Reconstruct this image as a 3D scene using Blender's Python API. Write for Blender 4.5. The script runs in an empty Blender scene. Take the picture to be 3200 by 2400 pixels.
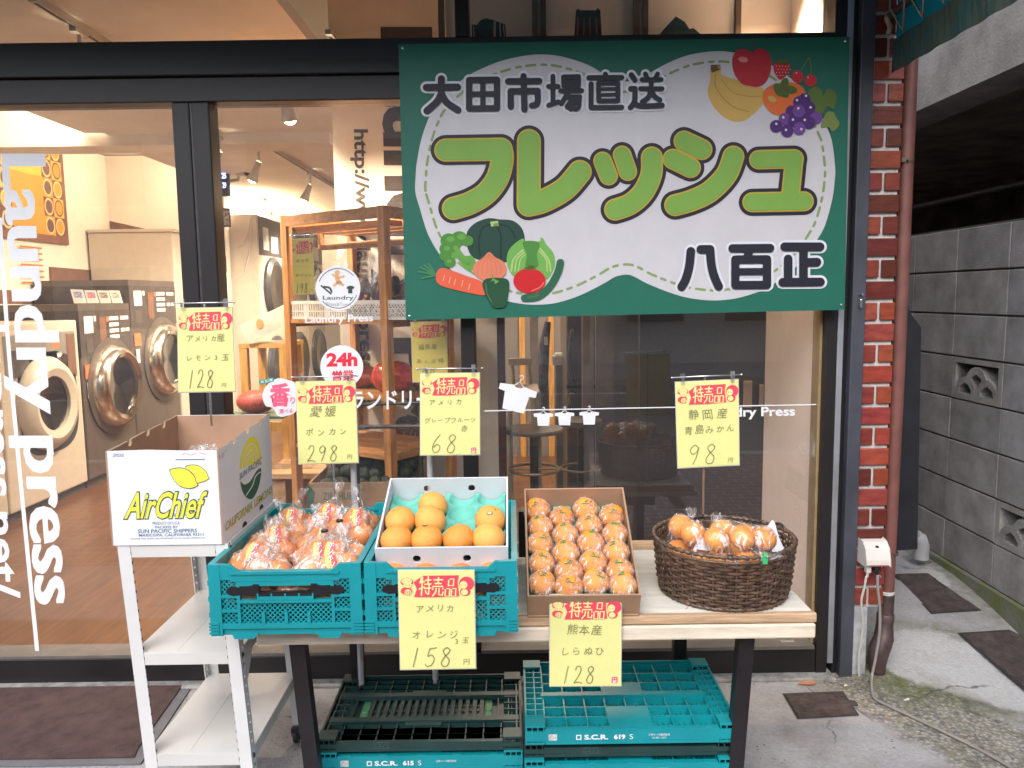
import bpy, bmesh, math, random
from mathutils import Vector, Matrix, noise
R = math.radians
random.seed(7)
scene = bpy.context.scene
COL = scene.collection

# ---------------------------------------------------------------- camera
F_PX, PITCH, ROLL, CAM = 2464.0, R(6.4), R(0.78), Vector((0, -3.0, 1.5))
cd = bpy.data.cameras.new('camera'); cam = bpy.data.objects.new('camera', cd); COL.objects.link(cam)
cd.sensor_fit = 'HORIZONTAL'; cd.sensor_width = 36.0; cd.lens = 36.0 * F_PX / 3200.0
cd.clip_start = 0.05; cd.clip_end = 400
cam.matrix_world = Matrix.Translation(CAM) @ Matrix.Rotation(R(90) - PITCH, 4, 'X') @ Matrix.Rotation(-ROLL, 4, 'Z')
scene.camera = cam

# ---------------------------------------------------------------- world, sun, exposure
SUN_EL, SUN_AZ = R(42), R(195)
world = bpy.data.worlds.new('World'); scene.world = world; world.use_nodes = True
wn = world.node_tree; bg = wn.nodes['Background']
sky = wn.nodes.new('ShaderNodeTexSky'); sky.sky_type = 'NISHITA'; sky.sun_disc = False
sky.sun_elevation = SUN_EL; sky.sun_rotation = SUN_AZ; sky.dust_density = 2.0; sky.air_density = 1.0
hsv = wn.nodes.new('ShaderNodeHueSaturation'); hsv.inputs['Saturation'].default_value = 0.62
wn.links.new(sky.outputs[0], hsv.inputs['Color']); wn.links.new(hsv.outputs[0], bg.inputs[0]); bg.inputs[1].default_value = 0.15
sl = bpy.data.lights.new('sun', 'SUN'); sl.energy = 0.95; sl.angle = R(60); sl.color = (1.0, 0.98, 0.96)
so = bpy.data.objects.new('sun', sl); COL.objects.link(so)
sd = Vector((math.sin(SUN_AZ) * math.cos(SUN_EL), math.cos(SUN_AZ) * math.cos(SUN_EL), math.sin(SUN_EL)))
so.rotation_euler = sd.to_track_quat('Z', 'Y').to_euler(); so.location = (0, -6, 9)
scene.view_settings.view_transform = 'Standard'; scene.view_settings.look = 'None'
scene.view_settings.exposure = 1.45; scene.view_settings.gamma = 1.0
scene.cycles.use_denoising = True
scene.cycles.max_bounces = 8; scene.cycles.diffuse_bounces = 4; scene.cycles.glossy_bounces = 4
scene.cycles.transparent_max_bounces = 24; scene.cycles.transmission_bounces = 6
scene.cycles.sample_clamp_indirect = 6.0; scene.cycles.caustics_reflective = False; scene.cycles.caustics_refractive = False

# ---------------------------------------------------------------- measuring: a photo pixel (3200 x 2400) to a point on a plane
def ray(px, py):
    u, v = (px - 1600) / F_PX, -(py - 1200) / F_PX
    c, s = math.cos(ROLL), math.sin(ROLL)
    u, v = u * c + v * s, -u * s + v * c
    cp, sp = math.cos(PITCH), math.sin(PITCH)
    return Vector((u, cp + v * sp, -sp + v * cp))
def P(px, py, Y):
    r = ray(px, py); return CAM + r * ((Y - CAM.y) / r.y)
def PZ(px, py, Z):
    r = ray(px, py); return CAM + r * ((Z - CAM.z) / r.z)
def PX(px, py, X):
    r = ray(px, py); return CAM + r * ((X - CAM.x) / r.x)

# ---------------------------------------------------------------- materials
MATS = {}
def lin(c):
    return tuple(((x / 12.92) if x <= 0.04045 else ((x + 0.055) / 1.055) ** 2.4) for x in c)
def M(name, col=(.5, .5, .5), rough=.5, metal=0.0, var=.12, scale=12.0, bump=0.0, bscale=60.0, spec=.5, col2=None, stretch=None, detail=4, attr=False, coat=0, emit=None, estr=0, sss=0, coords='Object', alpha=None):
    if name in MATS: return MATS[name]
    m = bpy.data.materials.new(name); m.use_nodes = True; nt = m.node_tree; N = nt.nodes; L = nt.links
    b = N['Principled BSDF']
    b.inputs['Roughness'].default_value = rough; b.inputs['Metallic'].default_value = metal
    b.inputs['Specular IOR Level'].default_value = spec
    if coat: b.inputs['Coat Weight'].default_value = coat; b.inputs['Coat Roughness'].default_value = .08
    if sss: b.inputs['Subsurface Weight'].default_value = sss; b.inputs['Subsurface Radius'].default_value = (.02, .008, .003); b.inputs['Subsurface Scale'].default_value = .3
    tc = N.new('ShaderNodeTexCoord'); mp = N.new('ShaderNodeMapping'); L.new(tc.outputs[coords], mp.inputs[0])
    if stretch: mp.inputs['Scale'].default_value = stretch
    nz = N.new('ShaderNodeTexNoise'); nz.inputs['Scale'].default_value = scale; nz.inputs['Detail'].default_value = detail; nz.inputs['Roughness'].default_value = .6
    L.new(mp.outputs[0], nz.inputs['Vector'])
    if col2 is None: col2 = tuple(max(0, c * (1 - var * 1.6)) for c in col); c1 = tuple(min(1, c * (1 + var * .5)) for c in col)
    else: c1 = col
    rp = N.new('ShaderNodeValToRGB'); rp.color_ramp.elements[0].position = .32; rp.color_ramp.elements[1].position = .68
    rp.color_ramp.elements[0].color = (*col2, 1); rp.color_ramp.elements[1].color = (*c1, 1)
    L.new(nz.outputs[0], rp.inputs[0]); out = rp.outputs[0]
    if attr:
        at = N.new('ShaderNodeAttribute'); at.attribute_name = 'tint'
        mx = N.new('ShaderNodeMix'); mx.data_type = 'RGBA'; mx.blend_type = 'MULTIPLY'; mx.inputs[0].default_value = 1
        L.new(out, mx.inputs[6]); L.new(at.outputs[0], mx.inputs[7]); out = mx.outputs[2]
    L.new(out, b.inputs['Base Color'])
    if bump:
        nb = N.new('ShaderNodeTexNoise'); nb.inputs['Scale'].default_value = bscale; nb.inputs['Detail'].default_value = 5
        L.new(mp.outputs[0], nb.inputs['Vector'])
        bp = N.new('ShaderNodeBump'); bp.inputs['Strength'].default_value = bump; bp.inputs['Distance'].default_value = .01
        L.new(nb.outputs[0], bp.inputs['Height']); L.new(bp.outputs[0], b.inputs['Normal'])
    if emit: b.inputs['Emission Color'].default_value = (*emit, 1); b.inputs['Emission Strength'].default_value = estr
    MATS[name] = m; return m
def glass_mat(name, tint=(1, 1, 1), k=2.9, dust_haze=.045):
    m = bpy.data.materials.new(name); m.use_nodes = True; nt = m.node_tree; N = nt.nodes; L = nt.links
    N.remove(N['Principled BSDF'])
    tr = N.new('ShaderNodeBsdfTransparent'); tr.inputs[0].default_value = (*tint, 1)
    gl = N.new('ShaderNodeBsdfGlossy'); gl.inputs['Roughness'].default_value = .0
    lw = N.new('ShaderNodeLayerWeight'); lw.inputs[0].default_value = .5
    pw = N.new('ShaderNodeMath'); pw.operation = 'POWER'; pw.inputs[1].default_value = 5; L.new(lw.outputs['Facing'], pw.inputs[0])
    mu = N.new('ShaderNodeMath'); mu.operation = 'MULTIPLY_ADD'; mu.inputs[1].default_value = .9; mu.inputs[2].default_value = .04 * k; mu.use_clamp = True
    L.new(pw.outputs[0], mu.inputs[0])
    mx = N.new('ShaderNodeMixShader'); L.new(mu.outputs[0], mx.inputs[0]); L.new(tr.outputs[0], mx.inputs[1]); L.new(gl.outputs[0], mx.inputs[2])
    df = N.new('ShaderNodeBsdfDiffuse'); df.inputs[0].default_value = (.7, .7, .72, 1)
    nz = N.new('ShaderNodeTexNoise'); nz.inputs['Scale'].default_value = 3; tc = N.new('ShaderNodeTexCoord'); L.new(tc.outputs['Object'], nz.inputs['Vector'])
    m2 = N.new('ShaderNodeMath'); m2.operation = 'MULTIPLY'; m2.inputs[1].default_value = dust_haze; L.new(nz.outputs[0], m2.inputs[0])  # pale layer: glass dust plus milky reflection haze painted in
    mx2 = N.new('ShaderNodeMixShader'); L.new(m2.outputs[0], mx2.inputs[0]); L.new(mx.outputs[0], mx2.inputs[1]); L.new(df.outputs[0], mx2.inputs[2])
    L.new(mx2.outputs[0], N['Material Output'].inputs[0]); MATS[name] = m; return m
def film_mat(name, scale=28, amount=.5, white=.55, bd=.008):
    # clear crinkled plastic film: mostly transparent, with glossy creases and milky streaks doubling as painted glints
    m = bpy.data.materials.new(name); m.use_nodes = True; nt = m.node_tree; N = nt.nodes; L = nt.links
    N.remove(N['Principled BSDF'])
    tc = N.new('ShaderNodeTexCoord'); mp = N.new('ShaderNodeMapping'); mp.inputs['Scale'].default_value = (1, 1, .35); L.new(tc.outputs['Object'], mp.inputs[0])
    vz = N.new('ShaderNodeTexNoise'); vz.inputs['Scale'].default_value = scale; vz.inputs['Detail'].default_value = 3; vz.inputs['Distortion'].default_value = 1.6; L.new(mp.outputs[0], vz.inputs['Vector'])
    bp = N.new('ShaderNodeBump'); bp.inputs['Strength'].default_value = .55; bp.inputs['Distance'].default_value = bd; L.new(vz.outputs[0], bp.inputs['Height'])
    gl = N.new('ShaderNodeBsdfGlossy'); gl.inputs['Roughness'].default_value = .12; L.new(bp.outputs[0], gl.inputs['Normal'])
    df = N.new('ShaderNodeBsdfDiffuse'); df.inputs[0].default_value = (.9, .9, .9, 1)
    tr = N.new('ShaderNodeBsdfTransparent')
    fr = N.new('ShaderNodeLayerWeight'); fr.inputs[0].default_value = .5; L.new(bp.outputs[0], fr.inputs[1])
    pw = N.new('ShaderNodeMath'); pw.operation = 'POWER'; pw.inputs[1].default_value = 4; L.new(fr.outputs['Facing'], pw.inputs[0])
    a = N.new('ShaderNodeMath'); a.operation = 'MULTIPLY_ADD'; a.inputs[1].default_value = .55; a.inputs[2].default_value = .07; a.use_clamp = True; L.new(pw.outputs[0], a.inputs[0])
    mx = N.new('ShaderNodeMixShader'); L.new(a.outputs[0], mx.inputs[0]); L.new(tr.outputs[0], mx.inputs[1]); L.new(gl.outputs[0], mx.inputs[2])
    rp = N.new('ShaderNodeValToRGB'); rp.color_ramp.elements[0].position = .55; rp.color_ramp.elements[1].position = .72
    rp.color_ramp.elements[0].color = (.05, .03, .03, 1); rp.color_ramp.elements[1].color = (amount, amount, amount, 1); L.new(vz.outputs[0], rp.inputs[0])
    mx2 = N.new('ShaderNodeMixShader'); L.new(rp.outputs[0], mx2.inputs[0]); L.new(mx.outputs[0], mx2.inputs[1]); L.new(df.outputs[0], mx2.inputs[2])
    L.new(mx2.outputs[0], N['Material Output'].inputs[0]); MATS[name] = m; return m

# ---------------------------------------------------------------- mesh builder
class MB:
    def __init__(s): s.v = []; s.f = []; s.mi = []; s.t = []; s.cur = 0; s.tint = (1, 1, 1)
    def add(s, vs, fs, mi=None):
        o = len(s.v); s.v += [tuple(p) for p in vs]
        for f in fs: s.f.append([i + o for i in f]); s.mi.append(s.cur if mi is None else mi); s.t.append(s.tint)
    def box(s, x0, x1, y0, y1, z0, z1, T=None):
        vs = [(x, y, z) for z in (z0, z1) for y in (y0, y1) for x in (x0, x1)]
        if T is not None: vs = [T @ Vector(p) for p in vs]
        s.add(vs, [(0, 2, 3, 1), (4, 5, 7, 6), (0, 1, 5, 4), (2, 6, 7, 3), (0, 4, 6, 2), (1, 3, 7, 5)])
        return s
    def cbox(s, c, sx, sy, sz, T=None): return s.box(c[0] - sx / 2, c[0] + sx / 2, c[1] - sy / 2, c[1] + sy / 2, c[2] - sz / 2, c[2] + sz / 2, T)
    def bbox(s, x0, x1, y0, y1, z0, z1, b=.004):   # box with chamfered edges
        bm = bmesh.new(); bmesh.ops.create_cube(bm, size=1)
        for v in bm.verts: v.co = Vector(((x0 + x1) / 2 + v.co.x * (x1 - x0), (y0 + y1) / 2 + v.co.y * (y1 - y0), (z0 + z1) / 2 + v.co.z * (z1 - z0)))
        bmesh.ops.bevel(bm, geom=list(bm.edges), offset=b, segments=2, profile=.5, affect='EDGES')
        bm.verts.index_update(); s.add([v.co for v in bm.verts], [[v.index for v in f.verts] for f in bm.faces]); bm.free(); return s
    def prism(s, pts, d, off=(0, 0, 0)):             # planar polygon (3-D points) pushed along vector d
        n = len(pts); d = Vector(d); a = [Vector(p) + Vector(off) for p in pts]
        s.add(a + [p + d for p in a], [list(range(n)), list(range(2 * n - 1, n - 1, -1))] + [(i, (i + 1) % n, n + (i + 1) % n, n + i) for i in range(n)]); return s
    def tube(s, pts, r, seg=8, caps=True, flat=None):
        pts = [Vector(p) for p in pts]; n = len(pts); rr = r if isinstance(r, (list, tuple)) else [r] * n
        rings = []; up = None
        for i, p in enumerate(pts):
            t = (pts[min(i + 1, n - 1)] - pts[max(i - 1, 0)])
            t = t.normalized() if t.length > 1e-9 else Vector((0, 0, 1))
            if up is None: up = Vector((0, 0, 1)) if abs(t.z) < .9 else Vector((1, 0, 0))
            a = t.cross(up); a = a.normalized() if a.length > 1e-6 else t.orthogonal().normalized(); b = a.cross(t).normalized(); up = b
            rings.append([p + (a * math.cos(2 * math.pi * k / seg) + b * math.sin(2 * math.pi * k / seg)) * rr[i] for k in range(seg)])
        vs = [q for rg in rings for q in rg]; fs = []
        for i in range(n - 1):
            for k in range(seg): fs.append((i * seg + k, i * seg + (k + 1) % seg, (i + 1) * seg + (k + 1) % seg, (i + 1) * seg + k))
        if caps: fs.append(list(range(seg - 1, -1, -1))); fs.append(list(range((n - 1) * seg, n * seg)))
        s.add(vs, fs); return s
    def cyl(s, p0, p1, r, seg=16, r2=None): return s.tube([p0, p1], [r, r if r2 is None else r2], seg)
    def lathe(s, prof, c=(0, 0, 0), axis='Z', seg=32, T=None):   # profile of (radius, height)
        vs = []
        for (r_, h) in prof:
            for k in range(seg):
                a = 2 * math.pi * k / seg; x, y = r_ * math.cos(a), r_ * math.sin(a)
                p = (x, y, h) if axis == 'Z' else ((h, x, y) if axis == 'X' else (x, h, y))
                vs.append(Vector(p) + Vector(c))
        if T is not None: vs = [T @ p for p in vs]
        fs = []
        for i in range(len(prof) - 1):
            for k in range(seg): fs.append((i * seg + k, i * seg + (k + 1) % seg, (i + 1) * seg + (k + 1) % seg, (i + 1) * seg + k))
        s.add(vs, fs); return s
    def quad(s, a, b, c, d): s.add([a, b, c, d], [(0, 1, 2, 3)]); return s
    def sphere(s, c, r, seg=20, rings=12, sq=(1, 1, 1), fn=None):
        vs = [Vector((0, 0, 1))]
        for i in range(1, rings):
            th = math.pi * i / rings
            for k in range(seg): vs.append(Vector((math.sin(th) * math.cos(2 * math.pi * k / seg), math.sin(th) * math.sin(2 * math.pi * k / seg), math.cos(th))))
        vs.append(Vector((0, 0, -1))); fs = [(0, 1 + k, 1 + (k + 1) % seg) for k in range(seg)]
        for i in range(rings - 2):
            for k in range(seg): a = 1 + i * seg + k; b = 1 + i * seg + (k + 1) % seg; fs.append((a, a + seg, b + seg, b))
        e = len(vs) - 1; fs += [(e, 1 + (rings - 2) * seg + (k + 1) % seg, 1 + (rings - 2) * seg + k) for k in range(seg)]
        out = []
        for u in vs:
            q = r if fn is None else r * fn(u)
            out.append(Vector(c) + Vector((u.x * sq[0], u.y * sq[1], u.z * sq[2])) * q)
        s.add(out, fs); return s
    def lattice(s, o, eu, ev, w, h, pitch, bar, th, diag=True):
        # diagonal openwork clipped to a w x h window; o = corner, eu/ev = unit axes
        o, eu, ev = Vector(o), Vector(eu), Vector(ev); en = eu.cross(ev).normalized()
        def bars(sgn, lift):
            k = -h if sgn > 0 else 0; k = -math.ceil(h / pitch) * pitch if sgn > 0 else 0
            lim = w if sgn > 0 else w + h
            while k < lim:
                pts = []
                for q in (k, k + bar * 1.414):
                    if sgn > 0: a = (max(q, 0), max(-q, 0)); b = (min(w, q + h), min(h, w - q))
                    else: a = (min(q, w), max(q - w, 0)); b = (max(q - h, 0), min(h, q))
                    pts.append((a, b))
                (a, b), (c, d) = pts
                if abs(a[0] - b[0]) > .003 and abs(c[0] - d[0]) > .003 and b[1] > a[1] and d[1] > c[1]:
                    s.prism([o + eu * p[0] + ev * p[1] + en * lift for p in (a, c, d, b)], en * th)
                k += pitch
        bars(1, 0); bars(-1, th * .35); return s
    def build(s, name, mat, parent=None, smooth=False, loc=None, auto=None):
        me = bpy.data.meshes.new(name); me.from_pydata(s.v, [], s.f)
        ms = mat if isinstance(mat, (list, tuple)) else [mat]
        for m in ms: me.materials.append(m)
        if len(ms) > 1: me.polygons.foreach_set('material_index', s.mi)
        if any(t != (1, 1, 1) for t in s.t):
            at = me.attributes.new('tint', 'FLOAT_COLOR', 'FACE'); flat = []
            for t in s.t: flat += [*t, 1]
            at.data.foreach_set('color', flat)
        if smooth: me.polygons.foreach_set('use_smooth', [True] * len(me.polygons))
        me.update()
        if auto is not None: me.set_sharp_from_angle(angle=R(auto))
        o = bpy.data.objects.new(name, me); COL.objects.link(o)
        if parent is not None:
            o.parent = parent
        if loc is not None: o.location = loc
        return o
def fix_normals(o):
    bm = bmesh.new(); bm.from_mesh(o.data); bmesh.ops.recalc_face_normals(bm, faces=list(bm.faces)); bm.to_mesh(o.data); bm.free()
def tag(o, label, cat, group=None, kind=None):
    if label: o['label'] = label
    if cat: o['category'] = cat
    if group: o['group'] = group
    if kind: o['kind'] = kind
    return o
def thing(name, label, cat, loc=(0, 0, 0), rz=0, group=None, rx=0):
    o = bpy.data.objects.new(name, None); COL.objects.link(o); o.empty_display_size = .05
    o.location = loc; o.rotation_euler = (rx, 0, rz); return tag(o, label, cat, group)
def copy_tree(o, parent=None):
    kids = list(o.children); c = o.copy(); COL.objects.link(c); c.parent = parent
    for k in kids: copy_tree(k, c)
    return c
def wpart(mb, name, mat, parent, **kw):     # mesh given in world coordinates, parented to an unrotated thing
    L = parent.location; mb.v = [(p[0] - L.x, p[1] - L.y, p[2] - L.z) for p in mb.v]
    return mb.build(name, mat, parent, **kw)

# ---------------------------------------------------------------- lettering
def glyphs(txt, size=1.0, bold=0.0, shear=0.0, sx=1.0, space=1.0, line=1.0, align='CENTER'):
    c = bpy.data.curves.new('t', 'FONT'); c.body = txt; c.size = size; c.offset = bold; c.shear = shear
    c.space_character = space; c.space_line = line; c.align_x = align; c.align_y = 'CENTER'; c.resolution_u = 3
    o = bpy.data.objects.new('t', c); COL.objects.link(o); bpy.context.view_layer.update()
    me = bpy.data.meshes.new_from_object(o.evaluated_get(bpy.context.evaluated_depsgraph_get()))
    vs = [(v.co.x * sx, v.co.y) for v in me.vertices]; fs = [list(p.vertices) for p in me.polygons]
    bpy.data.objects.remove(o); bpy.data.curves.remove(c); bpy.data.meshes.remove(me)
    return vs, fs
def fit(vs, x0, x1, y0, y1, keep=False):
    ax = [p[0] for p in vs]; ay = [p[1] for p in vs]; a, b, c, d = min(ax), max(ax), min(ay), max(ay)
    return [(x0 + (p[0] - a) / max(b - a, 1e-9) * (x1 - x0), y0 + (p[1] - c) / max(d - c, 1e-9) * (y1 - y0)) for p in vs]
def put(mb, g, fn):
    vs, fs = g; mb.add([fn(x, y) for x, y in vs], fs); return mb
def smooth_path(pts, n=8):
    if len(pts) < 3: return [Vector((*p, 0)) for p in pts]
    P_ = [Vector((*p, 0)) for p in pts]; out = []
    for i in range(len(P_) - 1):
        a, b, c, d = P_[max(i - 1, 0)], P_[i], P_[i + 1], P_[min(i + 2, len(P_) - 1)]
        for k in range(n):
            t = k / n; out.append(.5 * ((2 * b) + (c - a) * t + (2 * a - 5 * b + 4 * c - d) * t * t + (3 * b - a - 3 * c + d) * t ** 3))
    out.append(P_[-1]); return out
def closed_path(pts, n=6):
    P_ = [Vector((*p, 0)) for p in pts]; N_ = len(P_); out = []
    for i in range(N_):
        a, b, c, d = P_[i - 1], P_[i], P_[(i + 1) % N_], P_[(i + 2) % N_]
        for k in range(n):
            t = k / n; out.append(.5 * ((2 * b) + (c - a) * t + (2 * a - 5 * b + 4 * c - d) * t * t + (3 * b - a - 3 * c + d) * t ** 3))
    return [(p.x, p.y) for p in out]
def stroke(mb, pts, w, fn, lift=0.0, curve=True, seg=10):
    # a pen stroke of width w with round ends, in a 2-D drawing; fn(x, y, lift) places it
    q = smooth_path(pts) if curve else [Vector((*p, 0)) for p in pts]
    n = len(q); L_, R_ = [], []
    for i, p in enumerate(q):
        t = q[min(i + 1, n - 1)] - q[max(i - 1, 0)]
        t = t.normalized() if t.length > 1e-9 else Vector((1, 0, 0)); m = Vector((-t.y, t.x, 0)) * (w / 2)
        L_.append(p + m); R_.append(p - m)
    vs = L_ + R_; fs = [(i, i + 1, n + i + 1, n + i) for i in range(n - 1)]
    for end, i, s_ in ((0, 0, -1), (1, n - 1, 1)):
        t = (q[1] - q[0]) if end == 0 else (q[-1] - q[-2]); a0 = math.atan2(t.y, t.x) + (math.pi if end == 0 else 0)
        k0 = len(vs); vs = vs + [q[i] + Vector((math.cos(a0 - math.pi / 2 + math.pi * k / seg), math.sin(a0 - math.pi / 2 + math.pi * k / seg), 0)) * (w / 2) for k in range(seg + 1)]
        fs.append(list(range(k0, k0 + seg + 1)))
    mb.add([fn(p.x, p.y, lift) for p in vs], fs); return mb
# ================================================================ setting
bronze = M('dark_bronze_aluminium', (.013, .0105, .0115), .42, .0, .25, 5, .05, 200)
bronze_edge = M('worn_bronze_edge', (.075, .066, .062), .4, .2, .25, 30)
silver = M('silver_trim', (.42, .43, .46), .35, .6, .15, 6)
slate = M('slate_grey_post', (.055, .058, .075), .45, .0, .2, 6)
glass = glass_mat('shop_glass')

def ground_material():
    m = bpy.data.materials.new('weathered_concrete'); m.use_nodes = True; nt = m.node_tree; N = nt.nodes; L = nt.links; b = N['Principled BSDF']
    b.inputs['Roughness'].default_value = .85
    tc = N.new('ShaderNodeTexCoord')
    def nz(scale, detail=6, rough=.6): n = N.new('ShaderNodeTexNoise'); n.inputs['Scale'].default_value = scale; n.inputs['Detail'].default_value = detail; n.inputs['Roughness'].default_value = rough; L.new(tc.outputs['Object'], n.inputs['Vector']); return n
    def ramp(src, a, b_, ca, cb): r = N.new('ShaderNodeValToRGB'); r.color_ramp.elements[0].position = a; r.color_ramp.elements[1].position = b_; r.color_ramp.elements[0].color = (*ca, 1); r.color_ramp.elements[1].color = (*cb, 1); L.new(src, r.inputs[0]); return r.outputs[0]
    def mix(f, a, b_, mode='MIX'):
        x = N.new('ShaderNodeMix'); x.data_type = 'RGBA'; x.blend_type = mode
        (L.new(f, x.inputs[0]) if not isinstance(f, float) else setattr(x.inputs[0], 'default_value', f)); L.new(a, x.inputs[6]); L.new(b_, x.inputs[7]); return x.outputs[2]
    def math_(op, a, b_=None):
        x = N.new('ShaderNodeMath'); x.operation = op; x.use_clamp = True
        for i, q in enumerate((a, b_)):
            if q is None: continue
            if isinstance(q, (int, float)): x.inputs[i].default_value = q
            else: L.new(q, x.inputs[i])
        return x.outputs[0]
    base = ramp(nz(3.2).outputs[0], .3, .72, (.275, .27, .28), (.44, .43, .44))
    fine = ramp(nz(70, 8, .7).outputs[0], .3, .7, (.72, .72, .72), (1, 1, 1)); base = mix(1.0, base, fine, 'MULTIPLY')
    # dark pits in the screed
    vp = N.new('ShaderNodeTexVoronoi'); vp.inputs['Scale'].default_value = 42; L.new(tc.outputs['Object'], vp.inputs['Vector'])
    pit = ramp(vp.outputs['Distance'], .10, .2, (1, 1, 1), (0, 0, 0)); pm = ramp(nz(7).outputs[0], .5, .6, (0, 0, 0), (1, 1, 1))
    dark = N.new('ShaderNodeRGB'); dark.outputs[0].default_value = (.06, .06, .065, 1)
    base = mix(math_('MULTIPLY', pit, pm), base, dark.outputs[0])
    # exposed aggregate strip
    va = N.new('ShaderNodeTexVoronoi'); va.inputs['Scale'].default_value = 78; va.inputs['Randomness'].default_value = 1.0; L.new(tc.outputs['Object'], va.inputs['Vector'])
    agg = N.new('ShaderNodeValToRGB'); cr = agg.color_ramp; cr.elements[0].color = (.13, .13, .16, 1); cr.elements[1].color = (.42, .41, .385, 1); e = cr.elements.new(.3); e.color = (.31, .295, .265, 1); e = cr.elements.new(.6); e.color = (.37, .355, .315, 1); e = cr.elements.new(.8); e.color = (.22, .22, .23, 1)
    sp = N.new('ShaderNodeSeparateColor'); L.new(va.outputs['Color'], sp.inputs[0]); L.new(sp.outputs[0], agg.inputs[0])
    edge = ramp(va.outputs['Distance'], .25, .6, (1, 1, 1), (.62, .6, .52)); aggc = mix(1.0, agg.outputs[0], edge, 'MULTIPLY')
    vc = N.new('ShaderNodeVertexColor'); vc.layer_name = 'zone'; sz = N.new('ShaderNodeSeparateColor'); L.new(vc.outputs[0], sz.inputs[0])
    w = nz(9); wob = math_('SUBTRACT', w.outputs[0], .5)
    def zone(i, lo, hi):
        q = N.new('ShaderNodeMath'); q.operation = 'MULTIPLY_ADD'; L.new(wob, q.inputs[0]); q.inputs[1].default_value = .9; L.new(sz.outputs[i], q.inputs[2])
        return ramp(q.outputs[0], lo, hi, (0, 0, 0), (1, 1, 1))
    c = mix(zone(0, .35, .6), base, aggc)
    moss = N.new('ShaderNodeRGB'); moss.outputs[0].default_value = (.085, .095, .025, 1)
    mm = math_('MULTIPLY', zone(1, .3, .85), ramp(nz(25).outputs[0], .3, .65, (.25, .25, .25), (.95, .95, .95)))
    c = mix(mm, c, moss.outputs[0])
    light = N.new('ShaderNodeRGB'); light.outputs[0].default_value = (.5, .5, .5, 1)
    lf = mix(1.0, light.outputs[0], fine, 'MULTIPLY'); c = mix(math_('MULTIPLY', zone(2, .35, .5), .75), c, lf)
    # hairline cracks and old damp stains
    wv = N.new('ShaderNodeVectorMath'); wv.operation = 'MULTIPLY_ADD'; L.new(nz(2.2).outputs['Color'], wv.inputs[0]); wv.inputs[1].default_value = (.5, .5, .5); L.new(tc.outputs['Object'], wv.inputs[2])
    vk = N.new('ShaderNodeTexVoronoi'); vk.feature = 'DISTANCE_TO_EDGE'; vk.inputs['Scale'].default_value = 1.25; L.new(wv.outputs[0], vk.inputs['Vector'])
    crack = math_('MULTIPLY', ramp(vk.outputs['Distance'], .003, .010, (1, 1, 1), (0, 0, 0)), ramp(nz(4).outputs[0], .42, .58, (0, 0, 0), (.85, .85, .85)))
    c = mix(crack, c, dark.outputs[0])
    stain = N.new('ShaderNodeRGB'); stain.outputs[0].default_value = (.62, .57, .50, 1); st_f = math_('MULTIPLY', ramp(nz(2.6, 7, .7).outputs[0], .5, .66, (0, 0, 0), (1, 1, 1)), .75)
    c = mix(st_f, c, mix(1.0, c, stain.outputs[0], 'MULTIPLY'))
    L.new(c, b.inputs['Base Color'])
    bp = N.new('ShaderNodeBump'); bp.inputs['Strength'].default_value = .35; bp.inputs['Distance'].default_value = .01
    h = math_('ADD', va.outputs['Distance'], nz(60).outputs[0]); L.new(h, bp.inputs['Height']); L.new(bp.outputs[0], b.inputs['Normal']); return m

def gz(x, y):      # the alley climbs gently beside the shop
    t = min(1, max(0, (x - 1.15) / .5)); s = min(1, max(0, (y + .35) / 1.1)); s = s * s * (3 - 2 * s)
    far = min(1, max(0, (y - .5) / 2.0))
    return t * (.125 * s + .03 * far)
def zone_at(x, y):
    def inside(px, py, w): return max(0, 1 - math.hypot(x - px, y - py) / w)
    def seg(a, b, w):
        ax, ay = a; bx, by = b; dx, dy = bx - ax, by - ay; t = max(0, min(1, ((x - ax) * dx + (y - ay) * dy) / (dx * dx + dy * dy)))
        return max(0, 1 - math.hypot(x - ax - t * dx, y - ay - t * dy) / w)
    agg = .9 * seg((1.36, -.05), (1.75, -1.0), .33)
    moss = max(seg((1.42, .1), (1.5, -.2), .22), seg((1.55, -.15), (2.2, -.75), .13), .8 * seg((2.1, .3), (2.1, 2.5), .16), .7 * seg((1.6, 1.0), (2.0, 1.5), .35), .36 * seg((1.3, -.1), (1.6, -.8), .3), .75 * seg((1.62, .25), (2.05, .1), .16), .6 * seg((1.7, .8), (1.75, 2.0), .4), .5 * seg((1.28, -.03), (1.0, -.05), .05))
    pale = max(seg((1.66, .02), (2.15, -.35), .30), seg((2.0, -.2), (2.3, -.6), .22), .8 * seg((2.02, .6), (1.98, 1.9), .07))
    return min(1, agg * 1.3), min(1, moss), min(1, pale * 1.25)
def build_ground():
    mb = MB()
    xs = [-60, -20, -8, -4, -2.6] + [-2.2 + .08 * i for i in range(62)] + [3.2, 5, 9, 20, 60]
    ys = [-1.35] + [-1.3 + .06 * i for i in range(62)] + [3.0, 4.5, 8, 20, 60]
    vs = [(x, y, gz(x, y)) for y in ys for x in xs]; n = len(xs)
    mb.add(vs, [(j * n + i, j * n + i + 1, (j + 1) * n + i + 1, (j + 1) * n + i) for j in range(len(ys) - 1) for i in range(n - 1)])
    o = mb.build('ground', ground_material(), smooth=True)
    at = o.data.attributes.new('zone', 'FLOAT_COLOR', 'POINT'); fl = []
    for p in vs: fl += [*zone_at(p[0], p[1]), 1]
    at.data.foreach_set('color', fl); tag(o, None, None, kind='structure')
build_ground()
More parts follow.
